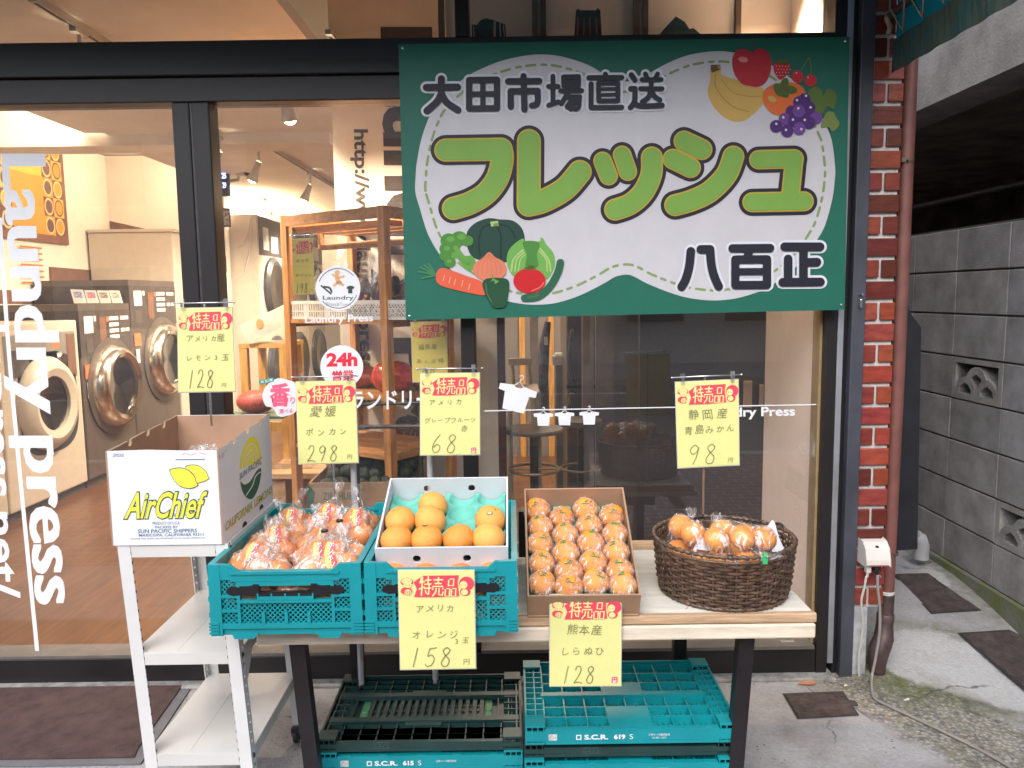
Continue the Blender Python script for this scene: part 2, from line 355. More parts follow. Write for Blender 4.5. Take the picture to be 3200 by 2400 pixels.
def brick_mat(name, c1, c2, mortar, sx, sy, msize=.03, rough=.8, bump=.3):
    m = bpy.data.materials.new(name); m.use_nodes = True; nt = m.node_tree; N = nt.nodes; L = nt.links; b = N['Principled BSDF']; b.inputs['Roughness'].default_value = rough
    tc = N.new('ShaderNodeTexCoord'); br = N.new('ShaderNodeTexBrick'); L.new(tc.outputs['Object'], br.inputs[0])
    br.inputs['Color1'].default_value = (*c1, 1); br.inputs['Color2'].default_value = (*c2, 1); br.inputs['Mortar'].default_value = (*mortar, 1)
    br.inputs['Scale'].default_value = 1; br.inputs['Brick Width'].default_value = sx; br.inputs['Row Height'].default_value = sy; br.inputs['Mortar Size'].default_value = msize * sy
    L.new(br.outputs[0], b.inputs['Base Color']); return m
mb = MB(); mb.quad((-60, -4.3, -.02), (60, -4.3, -.02), (60, -1.35, .0), (-60, -1.35, .0))
tag(mb.build('pavement', brick_mat('red_block_paving', (.13, .06, .055), (.17, .085, .075), (.3, .28, .27), .2, .1, .08)), None, None, kind='structure')
mb = MB(); mb.box(-60, 60, -4.45, -4.3, -.2, -.015); tag(mb.build('kerb', M('kerb_stone', (.33, .33, .33), .85, scale=30)), None, None, kind='structure')
mb = MB(); mb.quad((-60, -11, -.13), (60, -11, -.13), (60, -4.45, -.13), (-60, -4.45, -.13))
tag(mb.build('road', M('asphalt', (.075, .075, .08), .85, bump=.3, bscale=300, scale=60)), None, None, kind='structure')
mb = MB(); mb.quad((-60, -5.0, -.126), (60, -5.0, -.126), (60, -4.82, -.126), (-60, -4.82, -.126))
for k in range(-12, 13): mb.quad((k * 5, -10.0, -.126), (k * 5 + 3, -10.0, -.126), (k * 5 + 3, -9.85, -.126), (k * 5, -9.85, -.126))
tag(mb.build('road_marking', M('road_paint', (.7, .7, .7), .7, scale=20)), None, None, kind='structure')
mb = MB(); mb.box(-60, 60, -14, -11, -.2, 0); tag(mb.build('far_pavement', M('far_paving', (.3, .29, .28), .8)), None, None, kind='structure')
mb = MB(); mb.quad((-60, -60, -.22), (60, -60, -.22), (60, -13.9, -.22), (-60, -13.9, -.22)); tag(mb.build('terrain', M('bare_ground', (.22, .21, .2), .9)), None, None, kind='structure')

# ---------------------------------------------------------------- the shop building and its shopfront
shop = thing('shop_building', 'shop building with beige plastered interior and warm lit laundry room behind glass', 'building', (0, 0, 0))
FX0, FX1 = -3.6, 1.34
cream = M('cream_wall_paint', (.68, .62, .54), .75, var=.05, scale=3)
ceilm = M('ceiling_paint', (.88, .83, .77), .8, var=.05, scale=3)
pinkw = M('rose_beige_wall', (.80, .67, .58), .75, var=.06, scale=3)
fx = MB(); fx.box(-3.9, 1.34, -.06, .14, 2.9, 5.2); wpart(fx, 'upper_wall', M('upper_wall_render', (.16, .15, .15), .8), shop)

front = thing('shopfront', 'dark bronze aluminium shopfront with large panes and white lettering on the glass', 'shopfront', (0, 0, 0))
h = MB()
h.bbox(-3.9, 1.176, -.05, .07, 2.305, 2.425, .004)         # transom bar
h.bbox(-3.9, 1.176, -.035, .07, 2.215, 2.302, .004)        # door head, set back
wpart(h, 'header_beam', bronze, front)
s = MB()
for x0, x1, z0, z1 in ((-1.222, -1.158, .135, 2.213), (-1.150, -1.086, .135, 2.213), (-.19, -.135, .12, 2.213), (-.188, -.137, 2.428, 2.87)):
    s.bbox(x0, x1, -.045, .05, z0, z1, .005)
wpart(s, 'mullion', bronze, front)
e = MB(); e.box(-1.1575, -1.1505, -.04, .02, .14, 2.21); wpart(e, 'brush_seal', bronze_edge, front)
r_ = MB(); r_.bbox(-3.9, 1.176, -.05, .06, .012, .112, .006); wpart(r_, 'bottom_rail', bronze, front)
b2 = MB(); b2.box(-3.9, -.192, -.054, .05, .113, .124); b2.box(-.134, 1.1655, -.06, .05, .113, .126); wpart(b2, 'glazing_bead', M('bead_grey', (.13, .115, .10), .45, scale=20), front)
j = MB()
def slab(mb, x0t, x0b, x1t, x1b, y0, y1, z0, z1): mb.prism([(x0b, y0, z0), (x1b, y0, z0), (x1t, y0, z1), (x0t, y0, z1)], (0, y1 - y0, 0))
j.bbox(1.1765, 1.2195, -.05, .06, .0, 2.87, .003); wpart(j, 'jamb', bronze, front)
j = MB(); j.box(1.166, 1.176, -.02, .05, .12, 2.3); wpart(j, 'jamb_bead', M('brass_bead', (.42, .30, .16), .4, .3), front)
j = MB(); j.bbox(1.22, 1.2425, -.052, .04, .05, 2.87, .002); wpart(j, 'silver_strip', silver, front)
j = MB(); j.bbox(1.243, 1.2605, -.04, .06, -.01, 2.87, .002); wpart(j, 'side_channel', bronze, front)
j = MB(); j.bbox(1.261, 1.311, -.075, .06, -.01, 2.9, .004); wpart(j, 'corner_post', slate, front)
p = MB(); p.cyl((1.288, -.076, 1.487), (1.288, -.10, 1.487), .004, 10); p.bbox(1.283, 1.293, -.09, -.076, 1.437, 1.47, .003); wpart(p, 'strike_plate', M('bright_steel', (.8, .8, .82), .15, 1.0), front)
g = MB()
for x0, x1, z0, z1 in ((-3.9, -1.223, .125, 2.214), (-1.085, -.191, .125, 2.214), (-.134, 1.1655, .127, 2.304), (-3.9, -.189, 2.4255, 2.87), (-.136, 1.176, 2.4255, 2.87)):
    gg = MB(); gg.quad((x0, 0, z0), (x1, 0, z0), (x1, 0, z1), (x0, 0, z1)); wpart(gg, 'glass_pane', glass, front)
h = MB(); h.bbox(-3.9, 1.3, -.05, .14, 2.87, 2.899, .003); wpart(h, 'top_rail', bronze, front)
q = MB(); q.bbox(-3.9, 1.24, -.10, .06, -.05, .012, .006); wpart(q, 'sill', M('sill_concrete', (.30, .29, .28), .8, var=.3, scale=25, bump=.3), front)

# lettering and stickers on the glass (2 mm in front of the panes)
YG = -.003
white_film = M('white_vinyl', (.72, .73, .76), .5, var=.03)
grey_film = M('frosted_vinyl', (.40, .41, .45), .5, var=.05)
pink_film = M('pink_vinyl', (.85, .12, .22), .5, var=.03); red_film = M('red_vinyl', (.72, .02, .05), .5, var=.03); teal_film = M('teal_vinyl', (.02, .30, .25), .5, var=.03)
orange_film = M('orange_vinyl', (.75, .42, .2), .5); dkfilm = M('dark_vinyl', (.03, .05, .04), .5)
def G(px, py, lift=0): return P(px, py, YG - lift)
def glass_text(txt, quad, mat, name, bold=.02, rot=False, lift=0, parent=None, space=1.0):
    # quad: photo corners (TL, TR, BR, BL) of the printed words
    vs, fs = glyphs(txt, 1, bold, space=space); vs = fit(vs, 0, 1, 0, 1); mb = MB()
    def fn(u, v):
        if rot: u, v = v, 1 - u      # reading downwards
        (ax, ay), (bx, by), (cx, cy), (dx, dy) = quad; v = 1 - v
        return G(ax * (1 - u) * (1 - v) + bx * u * (1 - v) + cx * u * v + dx * (1 - u) * v, ay * (1 - u) * (1 - v) + by * u * (1 - v) + cy * u * v + dy * (1 - u) * v, lift)
    put(mb, (vs, fs), fn); return wpart(mb, name, mat, parent or front)
for k_ in (-1, 0, 1): glass_text('Laundry press', [(-42, 485 + 5 * k_), (141, 485 + 5 * k_), (250, 1885 + 5 * k_), (67, 1885 + 5 * k_)], white_film, 'door_lettering', .012, True, .0006 * (k_ + 1))
glass_text('.laundrypress.net/', [(-115, 640), (10, 640), (64, 1870), (-52, 1870)], white_film, 'web_lettering', .02, True)
mb = MB(); stroke(mb, [(0, 700), (36, 1200), (116, 2033)], 13, G, .0020, True); wpart(mb, 'door_line', white_film, front)
glass_text('Laundry Press', [(953, 987), (1166, 981), (1166, 1011), (953, 1017)], white_film, 'window_lettering', .02)
glass_text('Laundry Press', [(2200, 1275), (2485, 1270), (2485, 1308), (2200, 1313)], white_film, 'window_lettering', .025)
glass_text('コインランドリー', [(940, 1222), (1345, 1218), (1345, 1278), (940, 1282)], white_film, 'window_lettering', .02)
def disc(mb, px, py, r, lift, n=48, ry=None): mb.add([G(px + r * math.cos(2 * math.pi * k / n), py + (ry or r) * math.sin(2 * math.pi * k / n), lift) for k in range(n)], [list(range(n))])
st = MB(); disc(st, 1056, 901, 70, 0); st = wpart(st, 'round_sticker', white_film, front)
mb = MB()
for a0 in (20, 200):
    stroke(mb, [(1056 + 62 * math.cos(R(a0 + 10 * k)), 901 + 62 * math.sin(R(a0 + 10 * k))) for k in range(13)], 2.2, G, .0006)
wpart(mb, 'sticker_ring', dkfilm, front)
mb = MB()   # stretching figure, palette and shirt printed on the sticker
for pth, w in (([(1052, 862), (1056, 878), (1062, 884)], 14), ([(1040, 858), (1050, 866)], 7), ([(1056, 868), (1074, 864)], 7), ([(1058, 880), (1044, 892)], 8), ([(1062, 882), (1072, 891)], 8)): stroke(mb, pth, w, G, .0008)
disc(mb, 1054, 852, 8, .0008); wpart(mb, 'sticker_figure', orange_film, front)
mb = MB(); mb.add([G(x, y, .0008) for x, y in ((1084, 896), (1092, 893), (1100, 893), (1108, 897), (1104, 904), (1101, 902), (1101, 917), (1088, 917), (1088, 902), (1083, 904))], [list(range(10))]); wpart(mb, 'sticker_shirt', dkfilm, front); mb = MB(); stroke(mb, [(1004, 893), (1034, 918)], 5, G, .0008); stroke(mb, [(1014, 896), (1030, 900), (1036, 912)], 6, G, .0010); wpart(mb, 'sticker_palette', dkfilm, front)
glass_text('Laundry', [(1009, 924), (1105, 924), (1105, 940), (1009, 940)], dkfilm, 'sticker_lettering', .01, lift=.0009)
glass_text('Press&Town', [(1020, 945), (1096, 945), (1096, 956), (1020, 956)], M('grey_vinyl', (.3, .3, .32), .5), 'sticker_lettering', .0, lift=.0009)
st = MB(); disc(st, 1068, 1146, 67, 0); wpart(st, 'round_sticker', white_film, front)
glass_text('24h', [(1020, 1103), (1117, 1101), (1117, 1144), (1020, 1146)], red_film, 'sticker_lettering', .045, lift=.0008)
glass_text('営業', [(1038, 1158), (1106, 1156), (1106, 1190), (1038, 1192)], red_film, 'sticker_lettering', .03, lift=.0008)
cl = closed_path([(838, 1200), (868, 1182), (900, 1188), (925, 1200), (935, 1240), (925, 1285), (895, 1300), (870, 1300), (852, 1275), (830, 1268), (820, 1240), (826, 1215)], 5)
mb = MB(); mb.add([G(x, y) for x, y in cl], [list(range(len(cl)))]); wpart(mb, 'cloud_sticker', white_film, front)
glass_text('香', [(842, 1198), (908, 1196), (908, 1270), (842, 1272)], pink_film, 'sticker_lettering', .04, lift=.0008)
glass_text('り', [(907, 1240), (922, 1240), (922, 1262), (907, 1262)], pink_film, 'sticker_lettering', .02, lift=.0008)
glass_text('選べる', [(872, 1279), (915, 1276), (915, 1290), (872, 1293)], pink_film, 'sticker_lettering', .01, lift=.0008)
mb = MB(); mb.add([G(x, y, .001) for x, y in ((808, 1189), (855, 1179), (856, 1192), (812, 1203))], [[0, 1, 2, 3]]); wpart(mb, 'teal_flash', teal_film, front)
glass_text('新感覚', [(814, 1190), (852, 1182), (853, 1191), (816, 1199)], white_film, 'sticker_lettering', .02, lift=.0018)
# washing line with four shirts
mb = MB(); stroke(mb, [(1515, 1284), (2555, 1264)], 3.4, G, 0, False)
def shirt(cx, cy, s, a):
    c, s_ = math.cos(a), math.sin(a); T = lambda x, y: (cx + (x * c - y * s_) * s, cy + (x * s_ + y * c) * s)
    o = [(-13, 0), (-46, 4), (-46, 18), (-30, 20), (-26, 62), (27, 62), (30, 20), (46, 18), (46, 4), (13, 0), (6, 5), (-6, 5)]
    mb.add([G(*T(x, y), .0008) for x, y in o], [list(range(len(o)))])
    stroke(mb, [T(-12, 1), T(0, -10), T(12, 1)], 2.2, G, .0012, False); stroke(mb, [T(0, -10), T(1, -16), T(6, -20), T(3, -26), T(-4, -23)], 2.2, G, .0012)
shirt(1622, 1206, 1.3, R(14)); shirt(1698, 1290, .66, 0); shirt(1764, 1288, .66, 0); shirt(1841, 1286, .66, 0)
wpart(mb, 'washing_line_decal', white_film, front)
mb = MB()
for k in range(14): stroke(mb, [(2466 + k * 1.2, 1420 + k * 14), (2510, 1425 + k * 15), (2549, 1445 + k * 15)], 1.6, G, 0)
mb.add([G(x, y) for x, y in ((2484, 1400), (2554, 1338), (2552, 1432), (2520, 1428))], [[0, 1, 2, 3]])
wpart(mb, 'faded_decal', film_mat('faded_film', 10, .25), front)

# ---------------------------------------------------------------- brick pier
pier = thing('brick_pier', 'narrow glazed red brick pier beside the downpipe', 'pier', (1.40, .05, 0))
mb = MB(); mo = MB()
mo.box(1.3115, 1.421, -.052, .3, .28, 2.9)
rng = random.Random(3); z = .292; k = 0
while z < 2.85:
    def tint():
        q = rng.random(); d = rng.choice((rng.uniform(.35, .6), rng.uniform(.7, 1.2), rng.uniform(.7, 1.2)))
        return (d, d * rng.uniform(.7, 1.1), d * rng.uniform(.6, 1.2))
    for x0, x1 in (((1.3125, 1.4245),) if k % 2 else ((1.3125, 1.360), (1.371, 1.4245))):
        mb.tint = tint(); mb.bbox(x0 + rng.uniform(0, .0015), x1, -.064 + rng.uniform(-.001, .001), .29, z + rng.uniform(0, .001), z + .0645, .0028)
    z += .0785; k += 1
wpart(mb, 'brick_facing', M('glazed_red_brick', (.29, .062, .033), .3, var=.45, scale=16, col2=(.17, .03, .022), bump=.12, bscale=40, attr=True, coat=.25, stretch=(1, 1, 3)), pier)
wpart(mo, 'mortar', M('pale_mortar', (.55, .53, .50), .9, scale=50, bump=.3), pier)
mb = MB(); mb.bbox(1.3125, 1.369, -.058, .25, -.02, .279, .003); wpart(mb, 'render_base', M('painted_render', (.45, .45, .47), .8, var=.25, scale=18, bump=.25), pier)

# ---------------------------------------------------------------- downpipe
dp = thing('downpipe', 'brown painted downpipe with clamps, running down the pier to a bent shoe', 'pipe', (1.459, -.03, 0))
pm_ = M('brown_pipe_paint', (.19, .075, .062), .45, var=.2, scale=8); pd = M('dark_pipe_paint', (.075, .045, .045), .5, var=.35, scale=22)
def dpx(z): return 1.463 - (.010 if z < 1 else 0)
mb = MB(); mb.tube([(1.459, -.02, .322), (1.465, -.02, 1.2), (1.466, -.02, 2.9)], .0265, 20); wpart(mb, 'pipe', pm_, dp, smooth=True, auto=50)
mb = MB(); mb.tube([(1.457, -.02, .235), (1.459, -.02, .320)], .029, 20); mb.lathe([(.027, .205), (.0325, .207), (.0325, .235), (.028, .24)], (1.457, -.02, 0), 'Z', 20)
mb.tube([(1.456, -.02, .236), (1.455, -.02, .19), (1.447, -.035, .145), (1.424, -.05, .105), (1.415, -.055, .055), (1.419, -.055, .0)], [.029, .032, .037, .039, .034, .026], 18)
wpart(mb, 'shoe', pd, dp, smooth=True, auto=50)
mb = MB(); mb.lathe([(.0268, .317), (.0292, .319), (.0292, .330), (.0268, .332)], (1.458, -.02, 0), 'Z', 20); wpart(mb, 'pale_joint', M('joint_sealant', (.5, .5, .48), .7), dp)
for z in (1.972, .484):
    mb = MB(); mb.lathe([(.027, z - .006), (.0295, z - .006), (.0295, z + .006), (.027, z + .006)], (1.464, -.02, 0), 'Z', 20); mb.box(1.431, 1.443, -.055, -.035, z - .008, z + .008); mb.cyl((1.455, -.052, z), (1.455, -.062, z), .005, 8)
    wpart(mb, 'clamp', M('rusty_bracket', (.18, .15, .12), .5, .5, var=.4, scale=40), dp)

# ---------------------------------------------------------------- socket box and cables
sk = thing('socket_box', 'weatherproof ivory outlet cover screwed to the brick pier with two plugs', 'outlet', (1.354, -.075, .68))
ivory = M('ivory_plastic', (.62, .58, .54), .4, var=.06)
mb = MB(); prof = [(-.064, .0), (-.064, .105), (-.075, .118), (-.10, .112), (-.125, .085), (-.138, .03), (-.14, .0)]
mb.prism([(1.316, y, .628 + z) for y, z in prof], (.086, 0, 0)); o = wpart(mb, 'cover', ivory, sk)
bv = o.modifiers.new('b', 'BEVEL'); bv.width = .006; bv.segments = 3; bv.limit_method = 'ANGLE'
mb = MB(); mb.cyl((1.361, -.118, .722), (1.361, -.125, .722), .005, 10); wpart(mb, 'screw', M('dark_screw', (.05, .05, .05), .4, .8), sk)
mb = MB(); mb.box(1.334, 1.394, -.142, -.1395, .628, .634); wpart(mb, 'warning_strip', M('red_strip', (.35, .06, .05), .5), sk)
mb = MB(); mb.bbox(1.326, 1.344, -.125, -.10, .585, .627, .004); mb.cyl((1.335, -.112, .585), (1.335, -.112, .56), .006, 10, .004); wpart(mb, 'white_plug', ivory, sk)
mb = MB(); mb.bbox(1.354, 1.379, -.125, -.10, .592, .627, .004); mb.cyl((1.367, -.112, .592), (1.369, -.112, .57), .008, 10, .005); wpart(mb, 'black_plug', M('black_rubber', (.02, .02, .02), .5), sk)
mb = MB(); mb.lathe([(.004, -.006), (.009, -.006), (.009, .006), (.004, .006)], (1.372, -.115, .566), 'Y', 12); wpart(mb, 'cord_clip', M('bright_steel'), sk)
sk.scale = (1.08, 1, .75); sk.location = (sk.location.x + .004, -.075, .511)
def cable(name, pts, r, mat, label):
    q = []; P_ = [Vector(p) for p in pts]
    for i in range(len(P_) - 1):
        a, b, c, d = P_[max(i - 1, 0)], P_[i], P_[i + 1], P_[min(i + 2, len(P_) - 1)]
        for k in range(6): t = k / 6; q.append(.5 * ((2 * b) + (c - a) * t + (2 * a - 5 * b + 4 * c - d) * t * t + (3 * b - a - 3 * c + d) * t ** 3))
    q.append(P_[-1]); mb = MB(); mb.tube(q, r, 8); o = mb.build(name, mat, smooth=True); tag(o, label, 'cable'); return o
cable('power_cable', [(1.333, -.112, .424), (1.329, -.11, .38), (1.320, -.108, .33), (1.328, -.10, .28), (1.337, -.092, .22), (1.334, -.085, .15), (1.330, -.08, .08), (1.336, -.078, .006)], .0045, M('white_cable', (.55, .52, .47), .5), 'thin pale cable dropping from the white plug in behind the post')
cable('power_cable', [(1.373, -.118, .43), (1.375, -.12, .38), (1.386, -.12, .30), (1.388, -.12, .2), (1.377, -.12, .10), (1.361, -.13, .03), (1.332, -.20, .008), (1.322, -.255, .007), (1.365, -.33, .007), (1.42, -.42, .007), (1.52, -.6, .007), (1.62, -.85, .006), (1.9, -1.3, .004)], .0055, M('grey_cable', (.26, .24, .22), .55), 'long grey cable trailing from the outlet across the mossy ground')

# ---------------------------------------------------------------- block wall beside the alley
bw = thing('block_wall', 'grey concrete block wall with pierced fan blocks along the alley', 'wall', (2.15, 1.5, 0))
mb = MB(); ob = MB(); mo = MB(); XW = 2.15; rng = random.Random(5)
zs = [1.79 - .2035 * k for k in range(1, 10)]
JY = PX(2973, 1200, XW).y                      # one vertical joint, the others every 0.4 m (stack bond)
Y0 = JY - 8 * .4
pierced_at = {(3, 7), (6, 6)}
for r_i, z0 in enumerate(zs):
    for c_i in range(0, 27):
        y = Y0 + c_i * .4
        if (r_i, c_i) in pierced_at: continue
        d = rng.uniform(.86, 1.06); mb.tint = (d, d, d * rng.uniform(.97, 1.02)); mb.bbox(XW + rng.uniform(0, .002), XW + .112, y + .003, y + .397, z0 + .004, z0 + .199, .003)
def fan_block(y0, z0):
    W, H = .394, .195; n = 40
    # solid frame with openings cut as a boolean-free grid of cells: arches drawn by radius tests
    nu, nv = 66, 34; th = .10
    def solid(u, v):
        x = u * W - W / 2; z = v * H
        if abs(x) > W / 2 - .028 or z < .026 or z > H - .022: return True
        for cx, cz in ((-.085, .026), (.085, .026)):
            r = math.hypot(x - cx, z - cz)
            if r < .052: return False
            if r < .082: return True
        r = math.hypot(x, z - .075)
        if r < .05: return False
        if r < .085: return True
        return False
    for jv in range(nv):
        iu = 0
        while iu < nu:
            if solid((iu + .5) / nu, (jv + .5) / nv):
                k = iu
                while k < nu and solid((k + .5) / nu, (jv + .5) / nv): k += 1
                ob.box(XW, XW + th, y0 + (nu - k) / nu * W, y0 + (nu - iu) / nu * W, z0 + jv / nv * H, z0 + (jv + 1) / nv * H); iu = k
            else: iu += 1
blk = M('grey_block', (.35, .34, .345), .9, var=.3, scale=7, col2=(.205, .198, .19), bump=.35, bscale=160, attr=True)
for r_i, c_i in pierced_at: fan_block(Y0 + c_i * .4 + .003, zs[r_i] + .004)
wpart(mb, 'blockwork', blk, bw)
wpart(ob, 'pierced_block', M('pierced_concrete', (.30, .29, .275), .9, var=.25, scale=9, bump=.3, bscale=150), bw)
mo = MB()
for z0 in [1.79] + zs: mo.box(XW + .010, XW + .10, Y0, Y0 + 10.8, z0 - .006, z0 + .0045)
for k in range(28): mo.box(XW + .0105, XW + .0995, Y0 + .4 * k - .005, Y0 + .4 * k + .005, .0, 1.79)
wpart(mo, 'mortar_joint', M('block_mortar', (.085, .08, .075), .95, scale=60), bw)
mb = MB(); mb.prism([(XW - .045, -3, -.02), (XW - .002, -3, -.02), (XW - .002, -3, .165), (XW - .02, -3, .16)], (0, 11, 0)); wpart(mb, 'footing', M('mossy_footing', (.10, .12, .03), .95, var=.5, scale=9, col2=(.14, .14, .12), bump=.5, bscale=80), bw)

# ---------------------------------------------------------------- neighbouring building over the wall
nb = thing('concrete_building', 'raw concrete neighbour building with a dark open carport above the block wall', 'building', (4, 2, 0))
conc = M('raw_concrete', (.38, .355, .33), .9, var=.28, scale=4, bump=.3, bscale=70)
mb = MB(); mb.box(2.16, 2.42, -1.5, 8, 2.44, 5.5); wpart(mb, 'beam', conc, nb)
dk = M('dark_carport', (.42, .35, .28), .9, var=.3, scale=3)
mb = MB(); mb.box(2.43, 7, -1.4, 8, 2.75, 2.9); mb.box(6.8, 7, -1.4, 8, 0, 2.75); mb.box(2.3, 7, 7.8, 8, 0, 2.75); mb.box(2.3, 7, -1.5, -1.4, 0, 2.75); wpart(mb, 'carport_walls', dk, nb)
mb = MB(); mb.tube([(2.75, .25, 1.2), (2.75, .25, 2.0), (2.75, .32, 2.06), (2.75, 3.0, 2.06)], .018, 10); mb.tube([(2.75, .25, 1.86), (2.75, 3.2, 1.86)], .02, 10); mb.tube([(2.75, 1.4, 1.2), (2.75, 1.4, 1.86)], .018, 10)
wpart(mb, 'handrail', M('dull_rail', (.10, .095, .09), .5, .3), nb)

# dark leaning steel panel behind the downpipe
sp = thing('steel_cabinet', 'tall dark blue steel cabinet with slanted top standing in the alley', 'cabinet', (1.84, 1.2, .1))
YC_ = .35; q = [P(2790, 1722, YC_), P(2867, 1716, YC_), P(2879, 1025, YC_), P(2850, 985, YC_), P(2828, 935, YC_), P(2790, 930, YC_)]
sp.location = (q[1] + q[0]) / 2
mb = MB(); mb.prism(q, (0, .30, 0));
o = wpart(mb, 'shell', M('navy_steel', (.022, .024, .032), .4, .0, .3, 6), sp); fix_normals(o)
c = P(2878, 1745, .8); vp = MB(); vp.tube([c, c + Vector((0, 0, .07)), c + Vector((-.012, 0, .10)), c + Vector((-.035, 0, .115))], [.036, .036, .037, .034], 18)
o = vp.build('vent_pipe', M('grey_pvc', (.42, .43, .45), .4), smooth=True, auto=40); tag(o, 'short bent grey plastic vent pipe rising from the alley floor', 'pipe')

# ---------------------------------------------------------------- covers in the ground
iron = M('rusty_cast_iron', (.085, .065, .06), .75, .2, .35, 18, .8, 90)
def cover(corners, label, nub=False, lift=.006):
    pts = [Vector(c) for c in corners]; c0 = sum(pts, Vector()) / 4; t = thing('manhole_cover', label, 'manhole cover', c0)
    mb = MB(); up = Vector((0, 0, lift)); inner = [c0 + (p - c0) * .955 + up for p in pts]; base = [p - Vector((0, 0, .02)) for p in inner]
    mb.add(inner + base, [(0, 1, 2, 3)] + [(i, (i + 1) % 4, 4 + (i + 1) % 4, 4 + i) for i in range(4)])
    if nub:
        a, b = inner[1], inner[2]; d = (inner[1] - inner[0]).normalized(); m0 = a.lerp(b, .42); m1 = a.lerp(b, .62)
        mb.prism([m0, m0 + d * .028, m1 + d * .028, m1], (0, 0, -.02))
        for q in range(9):
            for w in range(7):
                u, v = (q + .5) / 9, (w + .5) / 7; cc = inner[0].lerp(inner[1], u).lerp(inner[3].lerp(inner[2], u), v)
                if .32 < u < .68 and .3 < v < .7: continue
                mb.box(cc.x - .008, cc.x + .008, cc.y - .004, cc.y + .004, cc.z, cc.z + .0018)
        cc = c0 + up; mb.box(cc.x - .03, cc.x + .03, cc.y - .018, cc.y + .018, cc.z, cc.z + .0015)
    wpart(mb, 'lid', iron, t)
    fr = MB(); outer = [c0 + (p - c0) * 1.03 + up * .5 for p in pts]; inn = [c0 + (p - c0) * .965 + up * .5 for p in pts]
    fr.add(outer + inn, [(i, (i + 1) % 4, 4 + (i + 1) % 4, 4 + i) for i in range(4)]); wpart(fr, 'rim', M('dark_iron_rim', (.03, .028, .028), .8), t)
cover([PZ(2448, 2170, 0), PZ(2632, 2163, 0), PZ(2682, 2237, 0), PZ(2494, 2248, 0)], 'small rusty square cover with a notch set in the concrete', True)
def on_ramp(px, py):
    z = .05
    for _ in range(12): q = PZ(px, py, z); z = gz(q.x, q.y)
    return PZ(px, py, z)
cover([on_ramp(2790, 1797), on_ramp(2900, 1794), on_ramp(3064, 1908), on_ramp(2910, 1918)], 'plain dark cover in the alley, behind the downpipe shoe')
cover([on_ramp(2996, 1982), on_ramp(3155, 1972), on_ramp(3400, 2090), on_ramp(3290, 2230)], 'ribbed brown cover beside the block wall, with a black joint')
# debris
def bit(px, py, r, col, label, name, n=7):
    c = PZ(px, py, .004); rg = random.Random(px); mb = MB(); mb.prism([(c.x + r * rg.uniform(.5, 1.1) * math.cos(2 * math.pi * k / n), c.y + .45 * r * rg.uniform(.5, 1.1) * math.sin(2 * math.pi * k / n), c.z + rg.uniform(0, .006)) for k in range(n)], (0, 0, .003))
    o = mb.build(name, M(name + '_' + str(px), col, .8, scale=60)); tag(o, label, 'litter')
bit(2525, 2137, .045, (.45, .2, .1), 'dry orange leaf scrap lying by the shopfront rail', 'leaf_scrap'); bit(2643, 2146, .008, (.6, .58, .5), 'tiny pale chip on the ground by the corner post', 'paper_chip'); bit(2833, 2190, .012, (.6, .6, .58), 'small white pebble on the aggregate strip', 'pebble')

# ---------------------------------------------------------------- awning over the shopfront
aw = thing('awning', 'teal fabric awning laced with rope to its bar above the shopfront', 'awning', (0, -.6, 2.6))
teal = M('teal_awning_cloth', (.012, .20, .23), .8, var=.15, scale=5)
tn = teal.node_tree; pb = tn.nodes['Principled BSDF']; tl = tn.nodes.new('ShaderNodeBsdfTranslucent'); tl.inputs[0].default_value = (.02, .50, .60, 1); ms = tn.nodes.new('ShaderNodeMixShader'); ms.inputs[0].default_value = .12
tn.links.new(pb.outputs[0], ms.inputs[1]); tn.links.new(tl.outputs[0], ms.inputs[2]); tn.links.new(ms.outputs[0], tn.nodes['Material Output'].inputs[0])
teal_side = M('teal_side_cloth', (.012, .23, .27), .8, var=.15, scale=5); _n = teal_side.node_tree; _t = _n.nodes.new('ShaderNodeBsdfTranslucent'); _t.inputs[0].default_value = (.02, .50, .60, 1); _m = _n.nodes.new('ShaderNodeMixShader'); _m.inputs[0].default_value = .6
_n.links.new(_n.nodes['Principled BSDF'].outputs[0], _m.inputs[1]); _n.links.new(_t.outputs[0], _m.inputs[2]); _n.links.new(_m.outputs[0], _n.nodes['Material Output'].inputs[0])
AX = 1.385; AF = -.95
mb = MB(); mb.prism([(-4, -.07, 3.16), (AX, -.07, 3.16), (AX, AF, 2.77), (-4, AF, 2.77)], (0, 0, -.004)); wpart(mb, 'roof_cloth', teal, aw)
mb = MB(); mb.prism([(AX + .001, -.072, 3.155), (AX + .001, AF, 2.765), (AX + .001, AF, 2.34), (AX + .001, -.072, 2.34)], (.003, 0, 0)); wpart(mb, 'side_cloth', teal_side, aw)
mb = MB(); nseg = 30
vs = []; 
for k in range(nseg + 1):
    y = -.075 + (AF + .075) * k / nseg; w = .004 * math.sin(k * 1.3); vs += [(AX - .012 + w, y, 2.385), (AX - .012 - w, y, 2.27)]
mb.add(vs, [(2 * k, 2 * k + 2, 2 * k + 3, 2 * k + 1) for k in range(nseg)]); wpart(mb, 'side_valance', M('dark_teal_valance', (.012, .07, .075), .8, var=.5, scale=7, col2=(.05, .06, .04)), aw)
mb = MB(); mb.prism([(-4, AF, 2.77), (AX, AF, 2.77), (AX, AF, 2.67), (-4, AF, 2.67)], (0, -.004, 0)); wpart(mb, 'front_valance', M('dark_teal_valance', (.012, .07, .075), .8, var=.5, scale=7, col2=(.05, .06, .04)), aw)
mb = MB(); mb.tube([(AX - .03, -.08, 2.465), (AX - .03, AF + .02, 2.50)], .014, 12); wpart(mb, 'side_bar', M('painted_bar', (.06, .05, .045), .5), aw)
